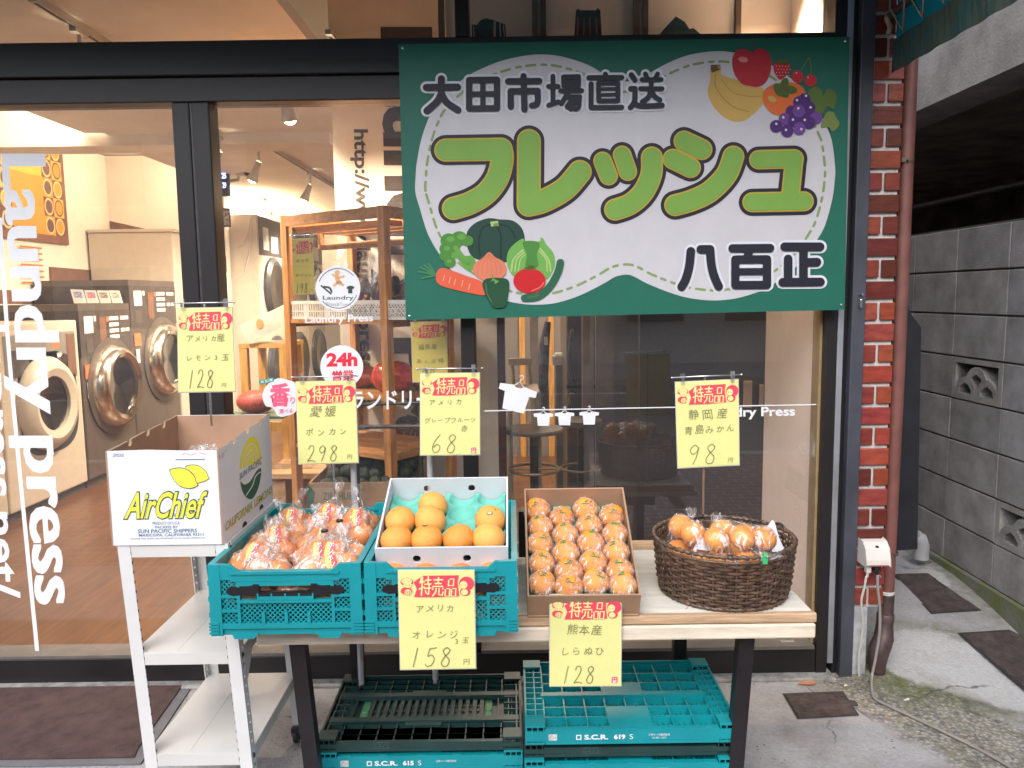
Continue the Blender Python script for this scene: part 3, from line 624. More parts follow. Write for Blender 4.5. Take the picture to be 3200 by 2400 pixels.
mb = MB(); mb.tube([(-4, AF + .02, 2.75), (AX - .02, AF + .02, 2.75)], .014, 12); wpart(mb, 'front_bar', M('painted_bar'), aw)
mb = MB()
for k in range(5):
    y = -.13 - .13 * k; mb.tube([(AX - .048, y, 2.47), (AX - .02, y - .035, 2.39), (AX - .046, y - .09, 2.47), (AX - .03, y - .13, 2.487), (AX - .048, y - .13, 2.47)], .0042, 6)
mb.tube([(AX - .035, -.075, 2.47), (AX - .045, -.095, 2.45), (AX - .03, -.09, 2.425), (AX - .04, -.1, 2.40)], .009, 8)
wpart(mb, 'lacing_rope', M('cotton_rope', (.40, .34, .27), .9, bump=.4, bscale=400), aw, smooth=True)

# ---------------------------------------------------------------- the other side of the street (seen only mirrored in the glass)
for i, (x0, x1, h_, c) in enumerate(((-16, -6.5, 6.5, (.52, .49, .45)), (-6.3, 1.5, 7.4, (.45, .46, .48)), (1.7, 9, 7.5, (.55, .51, .46)), (9.2, 18, 6, (.45, .42, .40)))):
    t = thing('street_building', ('beige', 'grey', 'sand coloured', 'brown')[i] + ' building across the street from the shop', 'building', ((x0 + x1) / 2, -14, 0))
    mb = MB(); mb.box(x0, x1, -18, -14, -.2, h_); wpart(mb, 'wall', M('street_wall_%d' % i, c, .85), t)
    for fl in range(int(h_ // 2.6)):
        x = x0 + .8
        while x + 1.2 < x1: mb = MB(); mb.box(x, x + 1.2, -14.0, -13.96, .9 + 2.6 * fl, 2.2 + 2.6 * fl); wpart(mb, 'window', M('street_window', (.10, .11, .12), .15), t); x += 2.1
# ================================================================ the greengrocer's sign board
sg = thing('sign_board', 'large green shop sign with white cloud panel, green katakana lettering and fruit pictures', 'sign', (.41, -.12, 1.9))
YS = -.12
def S(px, py, lift=0): return P(px, py, YS - lift)
def flat(name, col=(.5, .5, .5), **k): return M('print_' + name, col, k.pop('rough', .5), var=k.pop('var', .03), spec=.35, **k)
mb = MB(); q = [P(1245, 138, YS), P(2655, 115, YS), P(2640, 968, YS), P(1268, 1000, YS)]
mb.prism([v + Vector((0, .001, 0)) for v in q], (0, .028, 0)); o = wpart(mb, 'board', flat('sign_green', (.010, .115, .078)), sg); fix_normals(o)
mb = MB()
for x, y in ((2643, 128), (2628, 953), (1280, 988), (1258, 150)): c = S(x, y); mb.lathe([(0, -.004), (.004, -.003), (.006, 0)], c, 'Y', 10)
wpart(mb, 'screw', M('bright_steel'), sg)
cloud = [(1298, 600), (1299, 550), (1303, 506), (1319, 427), (1352, 343), (1395, 290), (1453, 243), (1500, 217), (1562, 192), (1623, 177), (1685, 170), (1742, 174), (1797, 188), (1844, 206), (1885, 230), (1925, 250), (1952, 255), (1990, 248), (2037, 224), (2087, 197), (2145, 174), (2203, 163), (2250, 160), (2297, 165), (2360, 180), (2410, 203), (2456, 233), (2500, 272), (2550, 333), (2587, 405), (2601, 448), (2610, 524), (2609, 560), (2601, 622), (2579, 702), (2554, 749), (2515, 805), (2470, 850), (2416, 888), (2370, 912), (2297, 933), (2225, 939), (2152, 931), (2095, 915), (2022, 886), (1985, 866), (1959, 858), (1923, 865), (1887, 886), (1815, 922), (1742, 946), (1685, 952), (1634, 950), (1583, 940), (1520, 915), (1460, 880), (1410, 843), (1374, 796), (1337, 731), (1312, 651)]
cp = closed_path(cloud, 4)
mb = MB(); mb.add([S(x, y, .0004) for x, y in cp], [list(range(len(cp)))]); wpart(mb, 'white_panel', flat('sign_white', (.50, .49, .52)), sg)
# stitched line inside the edge
mb = MB(); n = len(cp); ins = []
for i in range(n):
    t = Vector((*cp[(i + 2) % n], 0)) - Vector((*cp[i - 2], 0)); t.normalize(); ins.append((cp[i][0] - t.y * 32, cp[i][1] + t.x * 32))
acc = 0; pts = []; on = True; seqs = [28, 20, 14, 18]; si = 0; cur = [ins[0]]
for i in range(n):
    a, b = Vector((*ins[i], 0)), Vector((*ins[(i + 1) % n], 0)); d = (b - a).length; pos = 0
    if d > 60: continue
    while acc + d - pos >= seqs[si]:
        pos += seqs[si] - acc; p_ = a.lerp(b, min(1, pos / max(d, 1e-6))); acc = 0
        if si % 2 == 0:
            cur.append((p_.x, p_.y)); stroke(mb, cur, 8, lambda x, y, l: S(x, y, .0008), 0, False, 6)
        cur = [(p_.x, p_.y)]; si = (si + 1) % 4
    acc += d - pos
    if si % 2 == 0: cur.append(ins[(i + 1) % n])
wpart(mb, 'stitch_line', flat('stitch_olive', (.20, .28, .10)), sg)

# ---- big katakana, four layers
big = [(64, [(1393, 469), (1566, 466)], 0), (64, [(1566, 466), (1569, 500), (1555, 555), (1520, 603), (1470, 634), (1417, 651)], 1),
       (66, [(1653, 440), (1652, 640)], 0), (66, [(1652, 640), (1700, 627), (1765, 590), (1812, 537)], 1),
       (50, [(1883, 503), (1902, 550)], 0), (50, [(1944, 484), (1962, 536)], 0), (60, [(2037, 492), (2035, 545), (2010, 600), (1970, 637), (1922, 655)], 1),
       (58, [(2138, 441), (2193, 467)], 0), (56, [(2103, 497), (2158, 524)], 0), (60, [(2292, 489), (2270, 545), (2220, 597), (2165, 625), (2110, 641)], 1),
       (52, [(2371, 499), (2482, 496)], 0), (50, [(2482, 497), (2471, 604)], 0), (54, [(2351, 632), (2512, 629)], 0)]
for extra, nm, mt, l0 in ((31, 'kana_outline', flat('ink_navy', (.012, .012, .022)), .0012), (9, 'kana_edge', flat('ochre', (.45, .30, .03)), .0026), (0, 'kana_lettering', flat('leaf_green', (.165, .32, .055)), .0040)):
    mb = MB()
    for i, (w, pts, cv) in enumerate(big): stroke(mb, pts, w + extra, lambda x, y, l: S(x, y, l), l0 + i * .00009, bool(cv), 14)
    wpart(mb, nm, mt, sg)
# ---- kanji, black with a white outline
K = []
def k_(w, *ss):
    for q_ in ss: K.append((w, q_))
k_(22, [(1332, 273), (1430, 272)], [(1379, 246), (1379, 292)], [(1379, 292), (1365, 318), (1334, 346)], [(1379, 292), (1396, 320), (1431, 344)])
k_(20, [(1466, 250), (1553, 249)], [(1466, 339), (1553, 338)], [(1466, 250), (1466, 339)], [(1553, 249), (1553, 338)]); k_(17, [(1509, 250), (1509, 338)], [(1466, 294), (1553, 293)])
k_(20, [(1636, 238), (1636, 258)], [(1588, 254), (1685, 253)], [(1637, 254), (1639, 342)], [(1596, 286), (1596, 333)], [(1596, 285), (1680, 284)]); k_(19, [(1680, 285), (1679, 322), (1662, 330)])
k_(15, [(1714, 270), (1744, 270)], [(1728, 238), (1728, 324)], [(1714, 329), (1745, 318)], [(1761, 240), (1808, 239)], [(1761, 240), (1762, 268)], [(1808, 239), (1808, 268)], [(1762, 268), (1808, 267)]); k_(11, [(1762, 254), (1808, 253)])
k_(15, [(1752, 284), (1818, 283)], [(1776, 288), (1754, 324)], [(1774, 303), (1812, 302)], [(1811, 303), (1808, 335), (1797, 341)], [(1790, 306), (1772, 334)], [(1802, 308), (1784, 341)])
k_(16, [(1840, 243), (1943, 242)], [(1892, 232), (1890, 258)], [(1847, 262), (1847, 334)], [(1847, 336), (1943, 335)]); k_(15, [(1870, 260), (1931, 259)], [(1870, 260), (1871, 314)], [(1931, 259), (1931, 314)], [(1871, 315), (1931, 314)]); k_(11, [(1871, 278), (1931, 277)], [(1871, 296), (1931, 295)])
k_(17, [(1973, 234), (1984, 250)], [(1971, 277), (1983, 277)], [(1984, 277), (1983, 316), (1970, 336)], [(1983, 322), (2004, 331), (2069, 329)]); k_(15, [(2017, 231), (2022, 243)], [(2055, 231), (2049, 243)], [(2006, 249), (2066, 248)], [(2002, 277), (2069, 277)], [(2035, 250), (2035, 282)]); k_(16, [(2035, 282), (2026, 304), (2008, 317)], [(2036, 284), (2047, 302), (2062, 312)])
k_(27, [(2159, 785), (2154, 832), (2143, 872), (2130, 896)], [(2190, 779), (2219, 779)], [(2219, 780), (2224, 832), (2234, 868), (2246, 895)])
k_(26, [(2289, 776), (2407, 775)], [(2343, 780), (2336, 802)], [(2298, 811), (2397, 810)], [(2298, 811), (2298, 891)], [(2397, 810), (2397, 890)], [(2298, 891), (2397, 890)]); k_(22, [(2298, 849), (2397, 848)])
k_(27, [(2452, 771), (2563, 771)], [(2511, 771), (2511, 880)], [(2511, 820), (2553, 819)], [(2463, 809), (2463, 880)], [(2446, 882), (2564, 881)])
for KK in ([q_ for q_ in K if q_[1][0][1] < 500], [q_ for q_ in K if q_[1][0][1] > 500]):
    for extra, nm, mt, l0 in ((15, 'kanji_outline', flat('paper_white', (.62, .64, .69)), .0010), (0, 'kanji_lettering', flat('ink_navy'), .0062)):
        mb = MB()
        for i, (w, pts) in enumerate(KK): stroke(mb, pts, w + extra, lambda x, y, l: S(x, y, l), l0 + i * .00006, len(pts) > 2, 9)
        wpart(mb, nm, mt, sg)

# ---- fruit and vegetable pictures; each picture is one part
pal = dict(banana=(.62, .40, .10), banana2=(.42, .25, .05), stem=(.13, .07, .03), apple=(.48, .015, .03), apple2=(.70, .25, .22), leaf=(.11, .17, .03), leaf2=(.20, .26, .07), cherry=(.58, .02, .03), persimmon=(.75, .16, .03), calyx=(.07, .13, .02), grape=(.075, .02, .17), grape2=(.16, .06, .30), dot=(.75, .72, .75), pumpkin=(.010, .055, .038), pumpkin2=(.004, .024, .018), broc=(.07, .25, .04), broc2=(.13, .36, .06), cab=(.16, .42, .08), cab2=(.40, .58, .20), onion=(.72, .22, .12), onion2=(.58, .14, .07), tomato=(.58, .012, .018), tomato2=(.78, .20, .16), pepper=(.012, .075, .03), pepper2=(.09, .2, .1), carrot=(.75, .12, .06), carrot2=(.85, .35, .2), top=(.05, .22, .09), cuc=(.02, .12, .06))
picm = {k: flat('pic_' + k, tuple(.82 * x for x in c)) for k, c in pal.items()}
class Pic:
    def __init__(s, name, ox, oy, l): s.n = name; s.ox = ox; s.oy = oy; s.l = l; s.mb = MB(); s.ms = []
    def m(s, c):
        if c not in s.ms: s.ms.append(c)
        s.mb.cur = s.ms.index(c); s.l += .0002
    def xy(s, x, y): return (s.ox + x / 2.765, s.oy + y / 2.765)
    def poly(s, c, pts, sm=True): s.m(c); q_ = closed_path(pts, 5) if sm else pts; s.mb.add([S(*s.xy(x, y), s.l) for x, y in q_], [list(range(len(q_)))]); return s
    def ell(s, c, cx, cy, rx, ry, a=0, n=32):
        ca, sa = math.cos(R(a)), math.sin(R(a)); return s.poly(c, [(cx + rx * math.cos(t) * ca - ry * math.sin(t) * sa, cy + rx * math.cos(t) * sa + ry * math.sin(t) * ca) for t in (2 * math.pi * k / n for k in range(n))], False)
    def line(s, c, pts, w): s.m(c); stroke(s.mb, pts, w, lambda x, y, l: S(*s.xy(x, y), s.l), 0, True, 6); return s
    def done(s): wpart(s.mb, s.n, [picm[c] for c in s.ms], sg)
A = (1950, 0)
p = Pic('apple_picture', *A, .0016); p.poly('apple', [(1105, 450), (1160, 422), (1220, 430), (1265, 490), (1272, 590), (1245, 680), (1200, 735), (1140, 752), (1080, 742), (1020, 725), (965, 660), (938, 580), (940, 490), (985, 432), (1050, 425)]); p.ell('apple2', 1030, 515, 42, 24, 10); p.line('stem', [(1112, 462), (1112, 420), (1120, 392)], 12); p.done()
p = Pic('banana_picture', *A, .0009)
p.poly('banana', [(750, 600), (800, 590), (835, 600), (850, 650), (980, 690), (1080, 738), (1200, 765), (1200, 890), (1150, 955), (1100, 1000), (1040, 1042), (955, 1050), (860, 1010), (785, 935), (732, 840), (725, 765), (745, 700)]); p.line('banana2', [(790, 640), (790, 740), (860, 850), (960, 930), (1080, 965)], 9); p.line('banana2', [(850, 690), (930, 790), (1060, 830), (1190, 830)], 7); p.poly('stem', [(750, 560), (832, 558), (838, 598), (760, 630), (748, 600)], False); p.poly('banana2', [(808, 566), (834, 562), (834, 596), (808, 590)], False); p.done()
p = Pic('strawberry_picture', *A, .0012); p.poly('cherry', [(1360, 545), (1410, 535), (1436, 580), (1415, 640), (1350, 690), (1305, 640), (1290, 580), (1305, 540)])
for i in range(5):
    for j in range(4): p.ell('dot', 1318 + 26 * i + (13 if j % 2 else 0) - 8 * (j == 3), 572 + 27 * j, 3.5, 4.5, 0, 6)
p.poly('calyx', [(1310, 535), (1345, 500), (1380, 515), (1430, 520), (1410, 555), (1370, 545), (1340, 552)], False); p.done()
p = Pic('cherry_picture', *A, .0012); p.line('leaf2', [(1520, 620), (1560, 560), (1597, 495)], 6); p.line('leaf2', [(1597, 495), (1615, 560), (1612, 640)], 6); p.ell('cherry', 1498, 662, 50, 55); p.ell('cherry', 1612, 695, 52, 52); p.ell('dot', 1490, 630, 6, 6); p.ell('dot', 1590, 668, 6, 6); p.done()
p = Pic('persimmon_picture', *A, .0022); p.poly('persimmon', [(1300, 725), (1380, 712), (1470, 715), (1540, 750), (1575, 820), (1560, 910), (1490, 975), (1390, 1000), (1290, 985), (1220, 920), (1195, 840), (1220, 770)]); p.ell('banana', 1280, 855, 38, 24, 25)
for a in (20, 100, 160, 270): p.ell('calyx', 1385 + 55 * math.cos(R(a)), 765 + 32 * math.sin(R(a)), 62, 36, a * .4)
p.ell('stem', 1385, 765, 42, 16); p.done()
p = Pic('grape_leaf_picture', *A, .0018); p.poly('leaf', [(1590, 790), (1650, 748), (1700, 770), (1725, 830), (1745, 775), (1800, 775), (1838, 830), (1810, 945), (1760, 920), (1700, 1000), (1650, 980), (1620, 900), (1582, 870)]); p.poly('leaf2', [(1700, 1100), (1730, 1010), (1760, 965), (1810, 970), (1830, 1010), (1862, 1060), (1840, 1110), (1800, 1135), (1770, 1100)]); p.done()
p = Pic('grape_picture', *A, .0030)
for x, y, c in ((1560, 860, 'grape'), (1515, 885, 'grape'), (1600, 930, 'grape'), (1450, 965, 'grape'), (1390, 1030, 'grape2'), (1315, 1090, 'grape'), (1620, 1010, 'grape'), (1660, 1020, 'grape2'), (1600, 1060, 'grape'), (1540, 1020, 'grape'), (1470, 1040, 'grape'), (1410, 1130, 'grape'), (1515, 1110, 'grape2'), (1510, 960, 'grape2')): p.ell(c, x, y, 54, 54)
for x, y in ((1573, 828), (1495, 865), (1612, 928), (1506, 936), (1376, 1014), (1460, 1034), (1562, 1036), (1316, 1070), (1400, 1122), (1532, 1116)): p.ell('dot', x, y, 11, 11, 0, 12)
p.done()
B = (1200, 550)
p = Pic('pumpkin_picture', *B, .0010); p.poly('pumpkin', [(720, 480), (790, 405), (900, 365), (1000, 375), (1110, 385), (1190, 450), (1218, 560), (1190, 670), (1090, 740), (960, 745), (840, 730), (755, 690), (712, 580)]); p.line('pumpkin2', [(930, 420), (850, 450), (820, 560), (830, 690)], 14); p.line('pumpkin2', [(980, 430), (1010, 520), (1010, 720)], 14); p.line('pumpkin2', [(1000, 420), (1090, 450), (1135, 540)], 12); p.poly('cab2', [(918, 395), (985, 388), (990, 432), (925, 436)], False); p.poly('leaf2', [(945, 410), (985, 405), (985, 432), (945, 434)], False); p.done()
p = Pic('broccoli_picture', *B, .0020); p.poly('broc2', [(610, 600), (660, 640), (700, 690), (760, 690), (800, 760), (770, 800), (740, 825), (700, 800), (640, 720), (590, 690)])
for x, y, r in ((560, 560, 72), (650, 540, 70), (720, 560, 52), (540, 630, 62), (530, 690, 52), (570, 745, 50), (600, 600, 60)): p.ell('broc', x, y, r, r * .9)
for x, y, r in ((575, 545, 34), (670, 525, 36), (545, 625, 26), (565, 735, 22)): p.ell('broc2', x, y, r, r * .75)
p.line('broc2', [(620, 620), (660, 680), (720, 740)], 40); p.done()
p = Pic('cabbage_picture', *B, .0018); p.poly('cab', [(1060, 720), (1080, 640), (1140, 575), (1205, 540), (1220, 565), (1340, 565), (1350, 535), (1375, 540), (1400, 590), (1460, 660), (1478, 750), (1450, 840), (1380, 900), (1150, 880), (1080, 810)])
for a in (0, 1, 2): p.line('cab2', [(1100 + 30 * a, 820), (1120 + 30 * a, 720), (1200 + 10 * a, 640 + 20 * a)], 16 - 3 * a)
for a in (0, 1): p.line('cab2', [(1440 - 30 * a, 820), (1420 - 20 * a, 720), (1350 - 10 * a, 630 + 20 * a)], 16 - 3 * a)
p.poly('broc', [(1200, 570), (1340, 575), (1320, 680), (1330, 780), (1225, 780), (1235, 680)]); p.done()
p = Pic('carrot_picture', *B, .0014)
for x, y in ((300, 825), (330, 885), (318, 790), (350, 770), (385, 758)): p.line('top', [(450, 860), ((450 + x) / 2, (855 + y) / 2), (x, y)], 17)
p.poly('carrot', [(450, 860), (470, 810), (510, 795), (580, 815), (720, 865), (850, 915), (880, 990), (865, 1030), (760, 1015), (620, 985), (500, 950), (455, 910)])
for x, y in ((515, 885), (565, 905), (610, 920), (675, 930), (735, 960)): p.line('carrot2', [(x + 8, y - 28), (x - 4, y + 20)], 9)
p.done()
p = Pic('onion_picture', *B, .0042); p.poly('onion', [(908, 658), (960, 700), (1030, 740), (1058, 800), (1040, 860), (960, 900), (860, 900), (790, 860), (768, 800), (790, 750), (850, 710)])
for dx in (-100, -60, -20, 20, 60, 100): p.line('onion2', [(908, 675), (910 + dx * .9, 760), (910 + dx, 860)], 3)
p.done()
p = Pic('cucumber_picture', *B, .0040); p.line('cuc', [(1215, 1055), (1330, 1042), (1430, 960), (1500, 840), (1524, 748)], 66); p.line('pepper2', [(1240, 1050), (1340, 1030)], 8); p.done()
p = Pic('tomato_picture', *B, .0050); p.ell('tomato', 1257, 905, 140, 108); p.line('tomato2', [(1280, 990), (1350, 960), (1380, 920)], 9)
for a in range(6): p.line('calyx', [(1262, 795), (1262 + 45 * math.cos(R(a * 60 + 10)), 797 + 26 * math.sin(R(a * 60 + 10)))], 11)
p.line('stem', [(1264, 795), (1270, 768)], 7); p.done()
p = Pic('pepper_picture', *B, .0056); p.poly('pepper', [(850, 930), (880, 890), (940, 880), (1000, 880), (1060, 890), (1083, 930), (1075, 1020), (1060, 1100), (1030, 1135), (945, 1135), (910, 1080), (870, 1010)]); p.poly('broc2', [(920, 915), (950, 895), (960, 935), (995, 910), (965, 895), (940, 885)], False); p.line('broc2', [(945, 900), (935, 855)], 13); p.line('pepper2', [(880, 930), (890, 1010), (930, 1090)], 7); p.done()
# ================================================================ the fruit stall in front of the window
TZ = .635                                        # table top
# ---------------------------------------------------------------- table
tb = thing('stall_table', 'low folding table with white topped boards and black steel legs carrying the fruit boxes', 'table', (.08, -.68, 0))
X0, X1 = -.70, .815
whiteboard = M('whitewashed_board', (.70, .66, .58), .7, var=.12, scale=6, stretch=(1, 6, 6), bump=.1)
pine = M('raw_pine', (.56, .37, .22), .7, var=.3, scale=9, stretch=(.6, 8, 8), bump=.15)
pale_pine = M('pale_painted_pine', (.70, .61, .48), .7, var=.16, scale=8, stretch=(.7, 6, 6), bump=.12)
mb = MB(); mb.box(X0, X1 - .006, -.935, -.385, TZ - .02, TZ); wpart(mb, 'tabletop', whiteboard, tb)
mb = MB(); mb.bbox(X0, X1, -.957, -.936, TZ - .024, TZ + .002, .004); wpart(mb, 'edge_board', pine, tb)
mb = MB(); mb.bbox(X0, X1 - .004, -.962, -.94, TZ - .066, TZ - .026, .005); wpart(mb, 'front_board', pale_pine, tb)
mb = MB(); mb.box(X0, X1 - .05, -.925, -.89, TZ - .06, TZ - .021); mb.prism([(X1 - .11, -.93, TZ - .066), (X1 - .05, -.93, TZ - .066), (X1 - .05, -.93, TZ - .09), (X1 - .085, -.93, TZ - .09)], (0, .5, 0)); wpart(mb, 'under_board', pale_pine, tb)
mb = MB(); mb.bbox(X0 + .3, X1 - .02, -.40, -.384, TZ, TZ + .03, .003); wpart(mb, 'back_lip', pine, tb)
black_steel = M('black_steel', (.020, .018, .020), .4, .2, .2, 8)
for xt, xb, y in ((-.605, -.565, -.90), (-.545, -.53, -.44), (.64, .605, -.90), (.56, .55, -.44)):
    mb = MB(); mb.prism([(xb - .021, y - .02, 0), (xb + .021, y - .02, 0), (xt + .021, y - .02, TZ - .066), (xt - .021, y - .02, TZ - .066)], (0, .04, 0)); wpart(mb, 'leg', black_steel, tb)
mb = MB(); mb.box(-.60, .63, -.45, -.43, TZ - .07, TZ - .03); wpart(mb, 'cross_rail', black_steel, tb)
mb = MB(); rg = random.Random(4)                 # red scribbles and leaf print left on the boards
for k in range(7):
    x = .16 + rg.random() * .62; y = -.925 + rg.random() * .05
    for q_ in range(3): a = rg.random() * 6; mb.box(x - .001, x + .016 * rg.random(), y, y + .0015, TZ, TZ + .0006, Matrix.Translation((x, y, 0)) @ Matrix.Rotation(a, 4, 'Z') @ Matrix.Translation((-x, -y, 0)))
wpart(mb, 'crayon_mark', M('red_crayon', (.5, .12, .08), .7), tb)

# ---------------------------------------------------------------- white slotted-angle rack with castors
RK = (-.92, -.70)
rk = thing('steel_rack', 'white slotted angle steel rack on castors, leaning slightly, under the lemon carton', 'rack', (RK[0], RK[1], 0))
wst = M('white_enamel', (.62, .62, .61), .35, var=.05, scale=6)
wsh = M('white_shelf_steel', (.58, .57, .545), .3, var=.06, scale=4)
LEAN = .055
def lean(p): return (p[0] + (.84 - p[2]) * LEAN, p[1], p[2])
def leanmb(mb): mb.v = [lean(p) for p in mb.v]; return mb
rx0, rx1, ry0, ry1 = -1.070, -.772, -.935, -.46
for sx, x in ((1, rx0), (-1, rx1)):
    for sy, y in ((1, ry0), (-1, ry1)):
        mb = MB()
        mb.box(*sorted((x, x + sx * .034)), *sorted((y, y + sy * .0025)), .06, .845)
        # flange along the side, with rows of slots left open
        yy = sorted((y + sy * .0026, y + sy * .034)); xx = sorted((x, x + sx * .0025))
        mb.box(*xx, yy[0], yy[0] + .010, .06, .845); mb.box(*xx, yy[1] - .010, yy[1], .06, .845)
        z = .06
        while z < .84: mb.box(*xx, yy[0] + .0101, yy[1] - .0101, z, min(z + .019, .845)); z += .027
        wpart(leanmb(mb), 'post', wst, rk)
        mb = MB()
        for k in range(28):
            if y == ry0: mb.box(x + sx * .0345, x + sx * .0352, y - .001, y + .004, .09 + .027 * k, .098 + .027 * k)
        if mb.v: wpart(leanmb(mb), 'slot_edge', M('slot_shadow', (.04, .04, .04), .8), rk)  # dark bars paint in the shade inside the slots
for z in (.845, .54, .245):
    mb = MB(); mb.box(rx0 + .0035, rx1 - .0035, ry0 + .003, ry1 - .003, z - .003, z)
    mb.box(rx0 + .035, rx1 - .035, ry0 + .0005, ry0 + .0028, z - .034, z - .0005); mb.box(rx0 + .035, rx1 - .035, ry1 - .0028, ry1 - .0005, z - .034, z - .0005)
    mb.box(rx0 + .0028, rx0 + .0055, ry0 + .036, ry1 - .036, z - .034, z - .0035); mb.box(rx1 - .0055, rx1 - .0028, ry0 + .036, ry1 - .036, z - .034, z - .0035)
    mb.box(rx0 + .12, rx0 + .123, ry0 + .01, ry1 - .01, z, z + .0008)
    wpart(leanmb(mb), 'shelf', wsh, rk)
    mb = MB()
    for x in (rx1 + .0005, rx0 - .0005):
        for y in (ry0 + .017, ry1 - .017): mb.lathe([(0, .004 if x > -.9 else -.004), (.005, .003 if x > -.9 else -.003), (.0075, 0)], (x, y, z - .015), 'X', 10); mb.lathe([(0, .001 if x > -.9 else -.001), (.004, .0008 if x > -.9 else -.0008)], (x, y, z - .042), 'X', 8)
    wpart(leanmb(mb), 'bolt', M('dark_bolt', (.06, .06, .065), .35, .7), rk)
for x in (rx0 + .02, rx1 - .02):
    for y in (ry0 + .02, ry1 - .02):
        mb = MB(); mb.lathe([(.012, -.009), (.022, -.008), (.025, -.004), (.025, .004), (.022, .008), (.012, .009)], (x, y + .008, .026), 'X', 16); mb.box(x - .013, x + .013, y - .006, y + .012, .03, .058); wpart(leanmb(mb), 'castor', M('black_castor', (.02, .02, .02), .4), rk)
mb = MB(); mb.prism([(rx1 - .003, ry0 + .036, .505), (rx1 - .003, ry0 + .036, .44), (rx1 - .003, ry0 + .10, .505)], (.002, 0, 0)); mb.prism([(rx1 - .003, ry1 - .036, .505), (rx1 - .003, ry1 - .036, .44), (rx1 - .003, ry1 - .10, .505)], (.002, 0, 0)); wpart(leanmb(mb), 'gusset', wst, rk)

# ---------------------------------------------------------------- lemon carton
kraft = M('kraft_cardboard', (.36, .22, .13), .85, var=.12, scale=10, bump=.08, bscale=200)
kraft_in = M('kraft_inside', (.42, .255, .165), .85, var=.1, scale=8)
cwhite = M('white_carton_print', (.68, .69, .72), .55, var=.03, scale=5)
bx = thing('lemon_carton', 'open white lemon carton with green and yellow print standing on the white rack', 'carton', (-.94, -.70, .846))
BX0, BX1, BY0, BY1, BZ = -1.082, -.782, -.94, -.49, .846
def notch_top(n, z, dn=.016):
    pts = []; 
    for k in range(n + 1):
        t = k / n; pts.append((t, z(t)))
        if k in (2, 4, n - 2): pts += [(t + .003, z(t) - dn * .8), (t + .015, z(t) - dn), (t + .03, z(t + .03) - dn), (t + .046, z(t + .046) - dn * .7), (t + .05, z(t + .05))]
    return pts
rg = random.Random(2)
zt = lambda t: .258 + .028 * t + .0015 * math.sin(t * 40)
prof = notch_top(8, zt)
for nm, x, sg_ in (('side', BX0, 1), ('side', BX1, -1)):
    mb = MB(); mb.prism([(x, BY0 + (BY1 - BY0) * min(t, 1), BZ + z) for t, z in prof if t <= 1] + [(x, BY1, BZ), (x, BY0, BZ)], (sg_ * .004, 0, 0)); mb.mi = [0, 0] + [1] * (len(mb.f) - 2)
    wpart(mb, 'side_panel', [cwhite, kraft], bx)
    mb = MB(); mb.prism([(x + sg_ * .0042, BY0 + .005 + (BY1 - BY0 - .01) * min(t, 1), BZ + z - .0008) for t, z in prof if t <= 1] + [(x + sg_ * .0042, BY1 - .005, BZ + .003), (x + sg_ * .0042, BY0 + .005, BZ + .003)], (sg_ * .002, 0, 0)); wpart(mb, 'inner_liner', kraft_in, bx)
mb = MB(); mb.prism([(BX0 + .0045, BY0 + .001, BZ), (BX1 - .0045, BY0 + .001, BZ), (BX1 - .0045, BY0 + .001, BZ + .256), (BX1 - .09, BY0 + .001, BZ + .2565), (BX0 + .11, BY0 + .001, BZ + .260), (BX0 + .0045, BY0 + .001, BZ + .258)], (0, .004, 0)); wpart(mb, 'front_panel', cwhite, bx)
mb = MB(); mb.box(BX0 + .0065, BX1 - .0065, BY0 + .0055, BY0 + .008, BZ + .003, BZ + .255); wpart(mb, 'inner_liner', kraft_in, bx); mb = MB(); mb.box(BX0 + .0065, BX1 - .0065, BY1 - .008, BY1 - .0055, BZ + .003, BZ + .285); wpart(mb, 'inner_liner', kraft_in, bx)
mb = MB(); mb.box(BX0 + .0045, BX1 - .0045, BY1 - .005, BY1 - .001, BZ, BZ + .286); wpart(mb, 'back_panel', cwhite, bx)
mb = MB(); mb.box(BX0 + .005, BX1 - .005, BY0 + .006, BY1 - .006, BZ + .0, BZ + .004); wpart(mb, 'base_panel', kraft_in, bx)
inkg = M('ink_dark_green', (.02, .10, .06), .6, var=.03); inky = M('ink_lemon_yellow', (.80, .68, .06), .6, var=.04); inkb = M('ink_slate_blue', (.10, .17, .26), .6, var=.03); inkp = M('ink_pink_marker', (.8, .25, .4), .7)
FY = BY0 + .001
# print laid out in the panel's own plane: u across 0..1, v up 0..1
def front_at(px, py, l=0):
    # photo frame of the front panel: corners TL(328,1415) TR(650,1410) BR(683,1703) BL(362,1703)
    v = (py - 1412) / 291.0; xl = 328 + 34 * v; xr = 650 + 33 * v; u = (px - xl) / (xr - xl)
    return Vector((BX0 + .004 + u * (BX1 - BX0 - .008), FY - .0006 - l, BZ + .257 * (1 - v)))
def panel_text(mb, txt, x0, x1, y0, y1, at, bold=.02, shear=0, lift=0):
    vs, fs = glyphs(txt, 1, bold, shear); vs = fit(vs, x0, x1, -y1, -y0); put(mb, (vs, fs), lambda x, y: at(x, -y, lift))
mb = MB(); panel_text(mb, 'AirChief', 386, 634, 1534, 1624, front_at, .050, .30); wpart(mb, 'brand_outline', inkg, bx)
mb = MB(); panel_text(mb, 'AirChief', 390, 630, 1538, 1620, front_at, .014, .30, .0006); wpart(mb, 'brand_lettering', inky, bx)
mb = MB()
